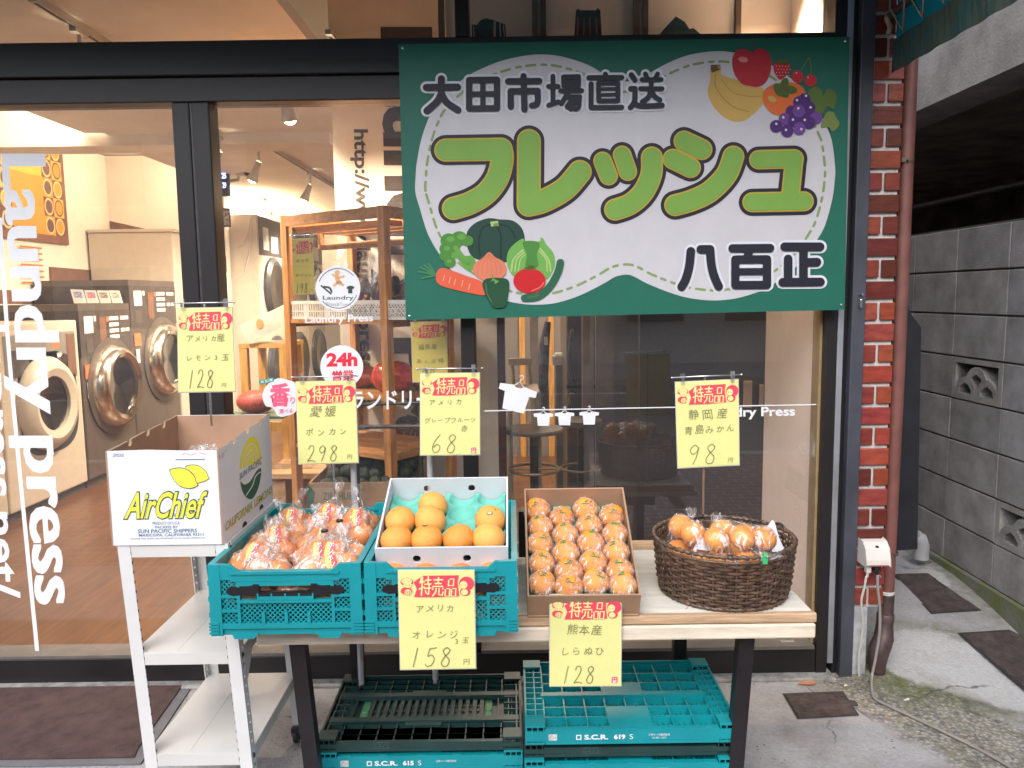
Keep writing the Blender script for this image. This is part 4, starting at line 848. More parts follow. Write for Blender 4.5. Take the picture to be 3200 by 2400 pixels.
for txt, x0, x1, y0, y1, b in (('BRAND', 534, 570, 1605, 1614, .0), ('PRODUCE OF U.S.A.', 474, 555, 1630, 1639, .005), ('PACKED BY', 482, 550, 1643, 1651, .015), ('SUN PACIFIC SHIPPERS', 432, 607, 1653, 1665, .02), ('MARICOPA, CALIFORNIA 93311', 436, 627, 1667, 1677, .02), ('AIR CHIEF AND DESIGN ARE TRADEMARKS OF SUN PACIFIC SHIPPERS, INC.', 412, 634, 1680, 1685, 0), ('LEMONS', 347, 379, 1418, 1429, 0)): panel_text(mb, txt, x0, x1, y0, y1, front_at, b); wpart(mb, 'small_print', inkb, bx); mb = MB()
mb.add([front_at(x, y) for x, y in ((531, 1438), (618, 1438), (618, 1441), (531, 1441))], [(0, 1, 2, 3)]); wpart(mb, 'printed_rule', inkb, bx)
lem1 = closed_path([(515, 1471), (524, 1466), (545, 1463), (570, 1470), (590, 1490), (598, 1510), (603, 1518), (596, 1524), (580, 1529), (555, 1524), (535, 1508), (523, 1490)], 4)
lem2 = closed_path([(560, 1462), (575, 1455), (600, 1458), (622, 1475), (630, 1490), (634, 1497), (626, 1505), (612, 1510), (598, 1512), (590, 1490), (572, 1470)], 4)
mb = MB(); my = MB()
for pts, l in ((lem2, .0004), (lem1, .0010)):
    cx = sum(p[0] for p in pts) / len(pts); cy = sum(p[1] for p in pts) / len(pts)
    mb.add([front_at(x, y, l) for x, y in pts], [list(range(len(pts)))]); my.add([front_at(cx + (x - cx) * .945, cy + (y - cy) * .925, l + .0003) for x, y in pts], [list(range(len(pts)))])
wpart(mb, 'lemon_outline', inkg, bx); wpart(my, 'lemon_picture', inky, bx)
mb = MB(); stroke(mb, [(550, 1424), (560, 1420), (575, 1426), (590, 1421)], 2, front_at); stroke(mb, [(600, 1419), (620, 1424)], 2, front_at); wpart(mb, 'marker_scribble', inkp, bx)
SXP = BX1 + .0004
def side_at(px, py, l=0):
    # photo frame of the right side: front edge x=650..683 (y 1410..1703), back edge x=820..845 (y 1290..1540)
    lo, hi = 0.0, 1.0
    for _ in range(30):
        t = (lo + hi) / 2; v = (py - (1410 - 120 * t)) / (293 - 43 * t); x = 652 + 170 * t + (31 - 7 * t) * v
        if x < px: lo = t
        else: hi = t
    z = BZ + (.257 + .028 * t) * (1 - v); tt = t * 2.09 / (2.09 * t + 2.52 * (1 - t))
    return Vector((SXP + l, BY0 + (BY1 - BY0) * tt, z))
mb = MB(); sun = [(728 + 0, 1475)]
def sarc(cx, cy, rx, ry, a0, a1, n=20): return [(cx + rx * math.cos(R(a0 + (a1 - a0) * k / n)), cy - ry * math.sin(R(a0 + (a1 - a0) * k / n)) - (rx * math.cos(R(a0 + (a1 - a0) * k / n))) * .42) for k in range(n + 1)]
for r0, r1 in ((1.0, .78), (.72, .56), (.50, .36), (.30, .0)):
    o_ = sarc(763, 1448, 36 * r0, 86 * r0, 0, 180); i_ = sarc(763, 1448, 36 * r1, 86 * r1, 180, 0); n = len(o_)
    mb.add([side_at(x, y) for x, y in o_ + i_], [(k, k + 1, 2 * n - 2 - k, 2 * n - 1 - k) for k in range(n - 1)])
wpart(mb, 'sun_emblem', inky, bx)
mb = MB(); lf = closed_path([(732, 1500), (745, 1508), (765, 1495), (785, 1462), (800, 1452), (799, 1485), (790, 1520), (775, 1546), (757, 1548), (740, 1530)], 5); mb.add([side_at(x, y) for x, y in lf], [list(range(len(lf)))]); wpart(mb, 'leaf_emblem', inkg, bx)
mb = MB(); stroke(mb, [(752, 1540), (772, 1508), (782, 1478), (798, 1462)], 3, side_at, .0006); wpart(mb, 'leaf_vein', cwhite, bx)
def slanted(mb, txt, ax, ay, bx_, by_, h0, h1, bold, lift):
    vs, fs = glyphs(txt, 1, bold); vs = fit(vs, 0, 1, 0, 1); put(mb, (vs, fs), lambda u, v: side_at(ax + (bx_ - ax) * u, ay + (by_ - ay) * u - (h0 + (h1 - h0) * u) * v, lift))
mb = MB(); slanted(mb, 'SUN PACIFIC', 728, 1496, 801, 1438, 19, 22, .01, .0005); wpart(mb, 'emblem_lettering', inkb, bx)
mb = MB(); slanted(mb, 'CALIFORNIA LEMONS', 687, 1663, 841, 1517, 30, 24, .03, .0002); wpart(mb, 'lemons_outline', inkg, bx)
mb = MB(); slanted(mb, 'CALIFORNIA LEMONS', 688, 1661, 840, 1517, 26, 21, -.004, .0007); wpart(mb, 'lemons_lettering', inky, bx)
mb = MB()
for px, py in ((752, 1635), (806, 1572)): c = side_at(px, py); mb.add([c + Vector((.0003, .02 * math.cos(R(a)), .014 * math.sin(R(a)))) for a in range(0, 181, 20)], [list(range(10))])
wpart(mb, 'hand_hole', M('dark_hole', (.03, .02, .02), .9), bx)
mb = MB(); stroke(mb, [(656, 1435), (657, 1425), (660, 1435)], 1.6, side_at, .0005); stroke(mb, [(664, 1432), (668, 1418), (672, 1426), (668, 1432)], 1.6, side_at, .0005); stroke(mb, [(676, 1415), (680, 1408)], 1.6, side_at, .0005); wpart(mb, 'marker_scribble', inkp, bx)
film = film_mat('crinkled_film', 46, .75); film_soft = film_mat('crinkled_film_soft', 40, .8)
rg = random.Random(8); mb = MB(); mb.sphere((-.85, -.84, 1.085), .03, 14, 9, (1.2, 1, .7), lambda u: .8 + .45 * noise.noise(u * 3)); mb.sphere((-.88, -.80, 1.06), .045, 14, 9, (1.3, 1, .8), lambda u: .8 + .45 * noise.noise(u * 3 + Vector((4, 0, 0))))
o = mb.build('plastic_bag', film_soft); tag(o, 'crumpled clear plastic bag inside the lemon carton', 'bag')

# ---------------------------------------------------------------- teal crates (open)
teal_pl = M('teal_crate_plastic', (.004, .25, .285), .38, var=.10, scale=5, bump=.05, bscale=120)
dark_pl = M('dark_green_crate_plastic', (.013, .044, .042), .4, var=.2, scale=5, bump=.05, bscale=120)
blk_pl = M('black_plastic', (.012, .012, .014), .35, var=.1)
CW, CD, CH = .388, .60, .188
def crate_mesh():
    f = MB(); k = 0.0
    W, D, H = CW, CD, CH
    # front and back walls (x across), built in the y=0 plane, th thick
    def wall(y0, y1, front):
        th0, th1 = min(y0, y1), max(y0, y1)
        f.box(-W / 2 + .03, W / 2 - .03, th0, th1, .018, .032)                         # bottom bar
        f.box(-W / 2 + .055, W / 2 - .055, th0, th1, H - .045, H - .026)               # top bar, lower in the middle
        f.box(-W / 2 + .055, W / 2 - .055, th0 - .004, th1 + .004, H - .0258, H - .0185)
        for s in (-1, 1):
            f.box(*sorted((s * (W / 2 - .03), s * (W / 2))), th0 - .001, th1 + .001, .0, H)       # corner block
            f.box(*sorted((s * (W / 2 - .055), s * (W / 2 - .0301))), th0, th1, H - .04, H - .001)
            f.prism([(s * (W / 2 - .0551), th0, H - .0184), (s * (W / 2 - .0551), th0, H - .001), (s * (W / 2 - .076), th0, H - .0184)], (0, th1 - th0, 0))
            f.box(*sorted((s * (W / 2 - .078), s * (W / 2 - .07))), th0, th1, .032, H - .0455)  # inner post
            f.box(*sorted((s * (W / 2 - .07), s * (W / 2 - .03))), th0, th1, .062, .07)
            f.box(*sorted((s * (W / 2 - .07), s * (W / 2 - .03))), th0, th1, .10, .108)
        if front:
            f.box(-W / 2 + .078, W / 2 - .078, th0 - .001, th1, .086, .094); f.box(-.07, .07, th0 - .002, th1, .094, .104)
            for q in range(5): x = -.07 + .14 * q / 4; f.box(x - .002, x + .002, th0 - .0022, th1 - .001, .0939, .112)
            f.box(-W / 2 + .078, W / 2 - .078, th0, th1, .131, .1425)
            for x in (-.058, .0, .058): f.box(x - .004, x + .004, th0 - .002, th1, .032, .062)
            f.lattice((-W / 2 + .078, th0 + .004, .032), (1, 0, 0), (0, 0, 1), W - .156, .054, .013, .003, -.0025)
            for s in (-1, 1):
                f.lattice((-W / 2 + .03 if s < 0 else W / 2 - .07, th0 + .004, .032), (1, 0, 0), (0, 0, 1), .04, .03, .013, .003, -.0025)
                f.lattice((-W / 2 + .03 if s < 0 else W / 2 - .07, th0 + .004, .07), (1, 0, 0), (0, 0, 1), .04, .03, .013, .003, -.0025)
                f.lattice((-W / 2 + .03 if s < 0 else W / 2 - .07, th0 + .004, .108), (1, 0, 0), (0, 0, 1), .04, .045, .013, .003, -.0025)
                f.lattice((-W / 2 + .078 if s < 0 else W / 2 - .078 - .07, th0 + .004, .1425), (1, 0, 0), (0, 0, 1), .07, .012, .012, .003, -.0025)
                # lugs at the foot corner
                for q in range(4): f.box(*sorted((s * (W / 2 - .022), s * (W / 2 + .003))), th0 - .004, th0 - .0012, .006 + .0085 * q, .0112 + .0085 * q)
                for q in range(3): f.box(*sorted((s * (W / 2), s * (W / 2 + .003))), th0, th1 + .05, .05 + .042 * q, .062 + .042 * q)
        else:
            f.box(-W / 2 + .078, W / 2 - .078, th0, th1, .07, .084)
            for s in (-1, 1):
                f.box(*sorted((s * .06, s * (W / 2 - .0781))), th0, th1, .0841, H - .070); f.box(*sorted((s * .055, s * .061)), th0, th1, .084, H - .0455)
            f.lattice((-W / 2 + .078, th0, H - .070), (1, 0, 0), (0, 0, 1), .075, .026, .012, .003, .0025); f.lattice((W / 2 - .153, th0, H - .070), (1, 0, 0), (0, 0, 1), .075, .026, .012, .003, .0025)
            f.lattice((-W / 2 + .078, th0, .032), (1, 0, 0), (0, 0, 1), W - .156, .04, .013, .003, .0025)
    wall(-D / 2, -D / 2 + .012, True); wall(D / 2 - .012, D / 2, False)
    for s in (-1, 1):
        x0, x1 = sorted((s * (W / 2 - .012), s * (W / 2)))
        f.box(x0, x1, -D / 2 + .0121, D / 2 - .0121, H - .03, H - .004); f.box(x0, x1, -D / 2 + .0121, D / 2 - .0121, .0, .03)
        for q in range(5): y = -D / 2 + .07 + (D - .14) * q / 4; f.box(x0 + .001, x1 - .001, y - .008, y + .008, .0301, H - .0301)
        f.box(x0 - .002, x1 + .002, -D / 2 + .0121, D / 2 - .0121, H - .0039, H)
        for q in range(4):
            y = -D / 2 + .078 + (D - .14) * q / 4
            f.lattice(((x0 + x1) / 2, y, .03), (0, 1, 0), (0, 0, 1), (D - .14) / 4 - .016, H - .06, .016, .0035, .003)
    # floor
    f.box(-W / 2 + .012, W / 2 - .012, -D / 2 + .012, D / 2 - .012, .010, .014)
    f.box(-W / 2 + .005, W / 2 - .005, -D / 2 + .006, -D / 2 + .03, -.0, .0175); f.box(-W / 2 + .005, W / 2 - .005, D / 2 - .03, D / 2 - .006, -.0, .0175)
    for s in (-1, 1): f.prism([(s * .075, -D / 2 - .001, .004), (s * .14, -D / 2 - .001, .004), (s * .135, -D / 2 - .001, -.0085), (s * .085, -D / 2 - .001, -.0085)], (0, .012, 0))
    return f
def handle_mesh():
    h = MB(); W = CW; y = -CD / 2 - .001
    for s in (-1, 1):
        h.prism([(s * .148, y, .124), (s * .138, y, .130), (s * .11, y, .128), (s * .082, y, .133), (s * .082, y, .104), (s * .11, y, .108), (s * .135, y, .106), (s * .15, y, .114)], (0, .012, 0))
        h.box(*sorted((s * .066, s * .082)), y, y + .013, .105, .136)
    h.box(-.066, .066, y - .001, y + .013, .1045, .112); h.box(-.066, .066, y + .002, y + .013, .1125, .1145)
    return h
crate = thing('plastic_crate', 'teal lattice crate with black handle holding bagged oranges, on the left end of the table', 'crate', (-.584, -.765, TZ + .009))
cr_body = crate_mesh().build('body', teal_pl, crate); cr_handle = handle_mesh().build('handle', blk_pl, crate)
crate2 = copy_tree(crate); crate2.location = (-.188, -.765, TZ + .009); crate2['label'] = 'teal lattice crate carrying the white grapefruit carton in its rim'
for c in (crate, crate2): c['group'] = 'open teal crates on the table'
# ---------------------------------------------------------------- citrus
def peel_mat(name, c1, c2, rough=.38, bump=.35):
    m = bpy.data.materials.new(name); m.use_nodes = True; nt = m.node_tree; N = nt.nodes; L = nt.links; b = N['Principled BSDF']
    b.inputs['Roughness'].default_value = rough; b.inputs['Subsurface Weight'].default_value = .12; b.inputs['Subsurface Radius'].default_value = (.02, .008, .003); b.inputs['Subsurface Scale'].default_value = .3
    tc = N.new('ShaderNodeTexCoord'); oi = N.new('ShaderNodeObjectInfo')
    n1 = N.new('ShaderNodeTexNoise'); n1.inputs['Scale'].default_value = 14; n1.inputs['Detail'].default_value = 3; L.new(tc.outputs['Object'], n1.inputs['Vector'])
    ad = N.new('ShaderNodeMath'); ad.operation = 'MULTIPLY_ADD'; L.new(oi.outputs['Random'], ad.inputs[0]); ad.inputs[1].default_value = .5; L.new(n1.outputs[0], ad.inputs[2])
    rp = N.new('ShaderNodeValToRGB'); rp.color_ramp.elements[0].position = .4; rp.color_ramp.elements[1].position = 1.0; rp.color_ramp.elements[0].color = (*c1, 1); rp.color_ramp.elements[1].color = (*c2, 1); L.new(ad.outputs[0], rp.inputs[0])
    sp = N.new('ShaderNodeTexNoise'); sp.inputs['Scale'].default_value = 60; sp.inputs['Detail'].default_value = 2; L.new(tc.outputs['Object'], sp.inputs['Vector'])
    r2 = N.new('ShaderNodeValToRGB'); r2.color_ramp.elements[0].position = .27; r2.color_ramp.elements[1].position = .33; r2.color_ramp.elements[0].color = (.45, .34, .25, 1); r2.color_ramp.elements[1].color = (1, 1, 1, 1); L.new(sp.outputs[0], r2.inputs[0])
    mx = N.new('ShaderNodeMix'); mx.data_type = 'RGBA'; mx.blend_type = 'MULTIPLY'; mx.inputs[0].default_value = .8; L.new(rp.outputs[0], mx.inputs[6]); L.new(r2.outputs[0], mx.inputs[7]); L.new(mx.outputs[2], b.inputs['Base Color'])
    vo = N.new('ShaderNodeTexVoronoi'); vo.inputs['Scale'].default_value = 420; L.new(tc.outputs['Object'], vo.inputs['Vector'])
    bp = N.new('ShaderNodeBump'); bp.inputs['Strength'].default_value = bump; bp.inputs['Distance'].default_value = .002; L.new(vo.outputs['Distance'], bp.inputs['Height']); L.new(bp.outputs[0], b.inputs['Normal']); MATS[name] = m; return m
peel_o = peel_mat('orange_peel', (.74, .20, .03), (.86, .31, .06)); peel_g = peel_mat('grapefruit_peel', (.72, .26, .035), (.82, .40, .09), .45); peel_s = peel_mat('shiranui_peel', (.82, .265, .02), (.93, .37, .055), .42)
stem_m = M('stem_green_brown', (.16, .14, .05), .7); navel_m = M('navel_brown', (.22, .13, .06), .8)
def orange_mesh(seed, sq=.92, neck=0, dimple=.04):
    off = Vector((seed * 3.1, seed, 0))
    def fn(u):
        r = 1 + .025 * noise.noise(u * 1.6 + off) + .01 * noise.noise(u * 5 + off)
        c = u.z; r -= dimple * max(0, (c - .93) / .07) ** 1 if not neck else 0
        if neck: t = max(0, (c - .72) / .28); r += neck * t * t * (3 - 2 * t) * (1 + .08 * math.cos(8 * math.atan2(u.y, u.x)))
        r -= .02 * max(0, (-c - .95) / .05)
        return r
    mb = MB(); mb.sphere((0, 0, 0), 1, 32, 22, (1, 1, sq), fn); return mb
fruit_me = {}
def mk(nm, mb, mat):
    o = mb.build(nm, mat, smooth=True); me = o.data; bpy.data.objects.remove(o); return me
O_ME = [mk('orange_mesh', orange_mesh(k, .88), peel_o) for k in range(3)]; G_ME = [mk('grapefruit_mesh', orange_mesh(k + 5, .93), peel_g) for k in range(4)]; S_ME = [mk('shiranui_mesh', orange_mesh(k + 11, .90, .16), peel_s) for k in range(4)]
mb = MB(); mb.lathe([(0, .03), (.04, .025), (.07, .0), (.07, -.04)], (0, 0, 0), 'Z', 7); MD_ME = [mk('mandarin_mesh', orange_mesh(k + 21, .86), peel_s) for k in range(3)]; STEM_ME = mk('stem_mesh', mb, stem_m)
def mesh_obj(nm, me, parent, loc, rot=(0, 0, 0), s=1.0):
    o = bpy.data.objects.new(nm, me); COL.objects.link(o); o.parent = parent; o.location = loc; o.rotation_euler = rot; o.scale = (s, s, s); return o
def stem_on(parent, rot, r, sq=.9): # button at the top pole of a fruit
    M_ = Matrix.LocRotScale(None, None, None)
    from mathutils import Euler
    d = Euler(rot).to_matrix() @ Vector((0, 0, 1)); return mesh_obj('stem_button', STEM_ME, parent, d * r * (sq - .035), rot, r)
# ---- grapefruit carton, tilted towards the viewer, inside the right-hand crate
TL = R(18)
gc = thing('fruit_carton', 'shallow white carton tilted in the second crate, holding grapefruit on a green tray', 'carton', (-.190, -.985, .785), rx=TL)
GW, GD, GH = .348, .315, .068
gw = M('white_card', (.62, .63, .67), .6, var=.04); 
def holed(mb, x0, x1, z0, z1, y0, y1, holes):
    n = len(holes); xs = [x0]
    for hx, hz, rx_, rz_ in holes:
        mb.box(xs[-1], hx - rx_, y0, y1, z0, z1); mb.box(hx - rx_, hx + rx_, y0, y1, z0, hz - rz_); mb.box(hx - rx_, hx + rx_, y0, y1, hz + rz_, z1)
        for sx in (-1, 1):
            for sz in (-1, 1): mb.prism([(hx + sx * rx_, y0, hz + sz * rz_), (hx + sx * rx_ * .45, y0, hz + sz * rz_), (hx + sx * rx_, y0, hz + sz * rz_ * .55)], (0, y1 - y0, 0))
        xs.append(hx + rx_)
    mb.box(xs[-1], x1, y0, y1, z0, z1)
for y0, y1, nm, z1 in ((0, .005, 'front_panel', GH), (GD - .005, GD, 'back_panel', GH + .022)):
    mb = MB(); holed(mb, -GW / 2, GW / 2, 0, z1, y0, y1, [(-.066, z1 - .035, .010, .011), (.066, z1 - .035, .010, .011)]); mb.build(nm, gw, gc)
for s in (-1, 1):
    mb = MB(); mb.prism([(s * GW / 2, .0051, 0), (s * GW / 2, GD - .0051, 0), (s * GW / 2, GD - .0051, GH + .022), (s * GW / 2, .0051, GH)], (-s * .005, 0, 0)); mb.build('side_panel', gw, gc)
mb = MB(); mb.box(-GW / 2 + .005, GW / 2 - .005, .005, GD - .005, 0, .004); mb.build('base_panel', gw, gc)
tr = thing('fruit_tray', 'moulded mint green fruit tray with empty cups inside the white carton', 'tray', (-.190, -.985, .785), rx=TL)
mb = MB(); nx, ny = 84, 78; cups = [(-.1245 + .083 * i, .05 + .077 * j) for i in range(4) for j in range(4)]
def tray_h(x, y):
    z = .040; 
    for cx, cy in cups:
        d = math.hypot(x - cx, y - cy) / .040
        if d < 1: z = min(z, .040 - .030 * math.sqrt(1 - d * d) if d > .0 else .01)
        elif d < 1.12: z = min(z, .040)
    xx = abs((x + .1245 + .0415) % .083 - .0415); yy = abs((y - .05 + .0385) % .077 - .0385)
    gx = math.hypot(abs(xx - .0415), abs(yy - .0385))
    if gx < .016: z += .006 * (1 - gx / .016)
    if xx < .004 or yy < .004: z = max(z - .0, min(z, .04)) 
    return z
vs = [(-.166 + .332 * i / nx, .009 + .297 * j / ny, tray_h(-.166 + .332 * i / nx, .009 + .297 * j / ny)) for j in range(ny + 1) for i in range(nx + 1)]
mb.add(vs, [(j * (nx + 1) + i, j * (nx + 1) + i + 1, (j + 1) * (nx + 1) + i + 1, (j + 1) * (nx + 1) + i) for j in range(ny) for i in range(nx)])
mb.build('moulded_sheet', M('mint_pulp', (.14, .47, .38), .75, var=.06, scale=20, bump=.1), tr, smooth=True)
def tilt_pt(base, x, y, z): return Vector(base) + Matrix.Rotation(TL, 3, 'X') @ Vector((x, y, z))
gl = [(0, 0, 'grapefruit at the front left corner of the green tray'), (1, 0, 'grapefruit second from left in the front row, with a small dark oval sticker'), (2, 0, 'grapefruit third from left in the front row of the tray'), (3, 0, 'paler grapefruit at the front right corner of the tray'), (0, 1, 'grapefruit at the left end of the middle row on the tray'), (1, 1, 'grapefruit in the middle row, just below the lone back grapefruit'), (3, 1, 'grapefruit at the right of the tray bearing an oval black sticker'), (1, 2, 'pinkish grapefruit alone in the back row of the tray')]
rg = random.Random(12); stick = M('sticker_black', (.02, .02, .02), .4)
for i, (cx_, cy_, lab) in enumerate(gl):
    r = .0435 + rg.uniform(-.0015, .0015); base = tilt_pt((-.190, -.985, .785), -.1245 + .083 * cx_ + rg.uniform(-.003, .003), .05 + .0765 * cy_ + (.012 if cy_ else 0), .040 + .018)
    t = thing('grapefruit', lab, 'grapefruit', base, group='grapefruit on the green tray')
    rot = (rg.uniform(-.6, .2), rg.uniform(-.5, .5), rg.uniform(0, 6)); mesh_obj('fruit', G_ME[i % 4], t, (0, 0, 0), rot, r); stem_on(t, rot, r, .93)
    if 'sticker' in lab:
        from mathutils import Euler
        d = (Vector((0, -.8, .75)) if 'oval black' in lab else Vector((-.1, -.05, 1))).normalized(); mb = MB(); q = d.to_track_quat('Z', 'Y')
        for rr, nm, mt, l in ((.0085, 'sticker', stick, .0005), (.0062, 'sticker_face', M('sticker_face_tan', (.75, .5, .22), .5), .0010)):
            mb = MB(); mb.add([q @ Vector((rr * math.cos(a), rr * .72 * math.sin(a), (r * .97 + l) - (rr * rr) / (2 * r) * .3)) for a in (2 * math.pi * k / 20 for k in range(20))], [list(range(20))]); mb.build(nm, mt, t)
# loose oranges stored below, seen through the crate lattice
k = 0
for ix in range(4):
    for iz in range(2):
        t = thing('orange', ('left', 'left middle', 'right middle', 'right')[ix] + ' orange of the ' + ('lower', 'upper')[iz] + ' layer glimpsed through the grapefruit crate lattice', 'orange', (-.188 - .126 + .084 * ix, -1.0, TZ + .024 + .04 + .07 * iz), group='oranges stored inside the right crate')
        mesh_obj('fruit', O_ME[k % 3], t, (0, 0, 0), (rg.random(), rg.random(), rg.random() * 6), .040); k += 1

# ---- brown carton of film-wrapped oranges
BT = R(25); BBASE = (.184, -.955, TZ + .004)
bc = thing('fruit_carton', 'brown cardboard carton propped up at the back, full of film wrapped oranges', 'carton', BBASE, rx=BT)
BW, BD, BH = .302, .395, .085
mb = MB(); mb.box(-BW / 2, BW / 2, 0, .005, -.0, BH - .01); mb.build('front_panel', kraft, bc)
mb = MB(); mb.prism([(-BW / 2, 0, -.001), (BW / 2, 0, -.001), (BW / 2, -.002, .0), (-BW / 2, -.002, 0)], (0, .002, .001)); 
mb = MB(); mb.box(-BW / 2, BW / 2, BD - .005, BD, 0, BH + .035); mb.build('back_panel', kraft_in, bc)
for s in (-1, 1):
    mb = MB(); mb.prism([(s * BW / 2, .0051, 0), (s * BW / 2, BD - .0051, 0), (s * BW / 2, BD - .0051, BH + .034), (s * BW / 2, BD * .5, BH + .008), (s * BW / 2, .0051, BH - .012)], (-s * .005, 0, 0)); mb.build('side_panel', kraft, bc)
mb = MB(); mb.box(-BW / 2 + .005, BW / 2 - .005, .005, BD - .005, .004, .012); mb.build('base_panel', kraft_in, bc)
mb = MB(); mb.box(-BW / 2 + .006, BW / 2 - .006, .006, BD - .006, .013, .03); 
for i in range(10): mb.cyl((-BW / 2 + .01 + .03 * i, BD - .014, .03), (-BW / 2 + .01 + .03 * i, BD - .014, .052), .013, 10)
mb.build('green_pad', M('mint_pulp'), bc)
# front skirt standing upright on the table
mb = MB(); mb.box(-BW / 2 + .002, BW / 2 - .002, -.004, .001, -.0, .004); mb.build('bottom_fold', kraft, bc)
prop = thing('prop_crate', 'folded black plastic crate standing on edge behind the wicker basket, propping the brown carton', 'crate', (.335, -.60, TZ))
mb = MB()
T_ = Matrix.Rotation(R(12), 4, 'X')
for y0, y1, z0, z1 in ((-.10, -.088, 0, .17), (.09, .10, 0, .17), (-.087, .089, .155, .17), (-.087, .089, .08, .09), (-.087, .089, 0, .012), (-.01, .0, .0125, .0795), (-.01, .0, .0905, .1545)): mb.box(-.012, .012, y0, y1, z0, z1, T_)
mb.box(-.32, -.0125, .088, .10, .0, .165, T_); mb.build('side_frame', blk_pl, prop)
film_unit = film_mat('wrap_film', 3.0, .75, bd=.25)
tie_m = M('green_tie_tape', (.05, .50, .16), .45)
def film_shell(seed, neck=.62, lean=(0, 0)):
    off = Vector((seed * 7.3, seed * 1.7, 3)); mb = MB(); seg, rings = 36, 16; vs = []; prof = []
    for i in range(rings + 1):
        th = math.pi - math.pi * .80 * i / rings; prof.append((math.sin(th) * 1.05, math.cos(th) * .97))
    prof += [(.42, .93), (.20, 1.02), (.085, 1.10), (.075, 1.15), (.13, 1.24), (.22, 1.36 + .05 * neck), (.20, 1.42)]
    for i, (r, z) in enumerate(prof):
        tw = max(0, (z - .55)) * 1.2
        for k in range(seg):
            a = 2 * math.pi * k / seg; w = max(0, min(1, (z + .1) / .9)); ru = 1 + (.05 + .0 * w) * noise.noise(Vector((math.cos(a) * 2.2, math.sin(a) * 2.2, z * 1.2)) + off) + .06 * w * math.sin(a * 9 + seed + tw * 3) * (.4 + .6 * abs(noise.noise(Vector((math.cos(a), math.sin(a), 0)) * 2 + off)))
            if z > 1.18: ru *= 1 + .5 * noise.noise(Vector((math.cos(a) * 3, math.sin(a) * 3, z * 4)) + off)
            zz = max(0, z - .9); vs.append((r * ru * math.cos(a) + zz * lean[0], r * ru * math.sin(a) + zz * lean[1], z))
    n = len(prof); mb.add(vs, [(i * seg + k, i * seg + (k + 1) % seg, (i + 1) * seg + (k + 1) % seg, (i + 1) * seg + k) for i in range(n - 1) for k in range(seg)]); return mb
FILM_ME = [mk('film_mesh', film_shell(k, lean=((-.5, -.3), (.4, -.4), (.1, -.6), (-.1, .2))[k]), film_unit) for k in range(4)]
def tie_mesh(k):
    l = ((-.5, -.3), (.4, -.4), (.1, -.6), (-.1, .2))[k]; mb = MB(); c = (l[0] * .22, l[1] * .22, 1.12); mb.lathe([(.10, -.05), (.115, -.05), (.115, .05), (.10, .05)], c, 'Z', 14); a = k * 1.3
    mb.prism([(c[0] + .1 * math.cos(a), c[1] - .10, 1.07), (c[0] + .42 * math.cos(a) , c[1] - .2, 1.10), (c[0] + .42 * math.cos(a), c[1] - .2, 1.21), (c[0] + .1 * math.cos(a), c[1] - .10, 1.17)], (0, -.02, 0)); return mb
TIE_ME = [mk('tie_mesh', tie_mesh(k), tie_m) for k in range(4)]
ordn = ('first', 'second', 'third', 'fourth'); rown = ('front row', 'second row', 'middle row', 'fourth row', 'back row')
for cx_ in range(4):
    for ry_ in range(5):
        r = .0385 + rg.uniform(-.001, .0015); off = 0 if cx_ % 2 == 0 else -.018
        y = .04 + .0755 * ry_ + off + (.018 if cx_ % 2 == 0 else .0) ; y = max(.046, y)
        base = tilt_pt(BBASE, -.109 + .0727 * cx_ + rg.uniform(-.003, .003), y, .03 + r * .85) if False else Vector(BBASE) + Matrix.Rotation(BT, 3, 'X') @ Vector((-.109 + .0727 * cx_ + rg.uniform(-.003, .003), y, .028 + r * .88))
        t = thing('wrapped_orange', 'film wrapped orange, %s from the left in the %s of the brown carton' % (ordn[cx_], rown[ry_]), 'orange', base, rx=BT * .5, group='film wrapped oranges in the brown carton')
        v = rg.randrange(4); az = rg.uniform(0, 6.28); ti = (rg.uniform(.1, .55), rg.uniform(-.3, .3), az)
        mesh_obj('fruit', S_ME[rg.randrange(4)], t, (0, 0, 0), ti, r); mesh_obj('film_wrap', FILM_ME[v], t, (0, 0, 0), (ti[0], ti[1], 0), r * 1.02); mesh_obj('tie_tape', TIE_ME[v], t, (0, 0, 0), (ti[0], ti[1], 0), r * 1.02)

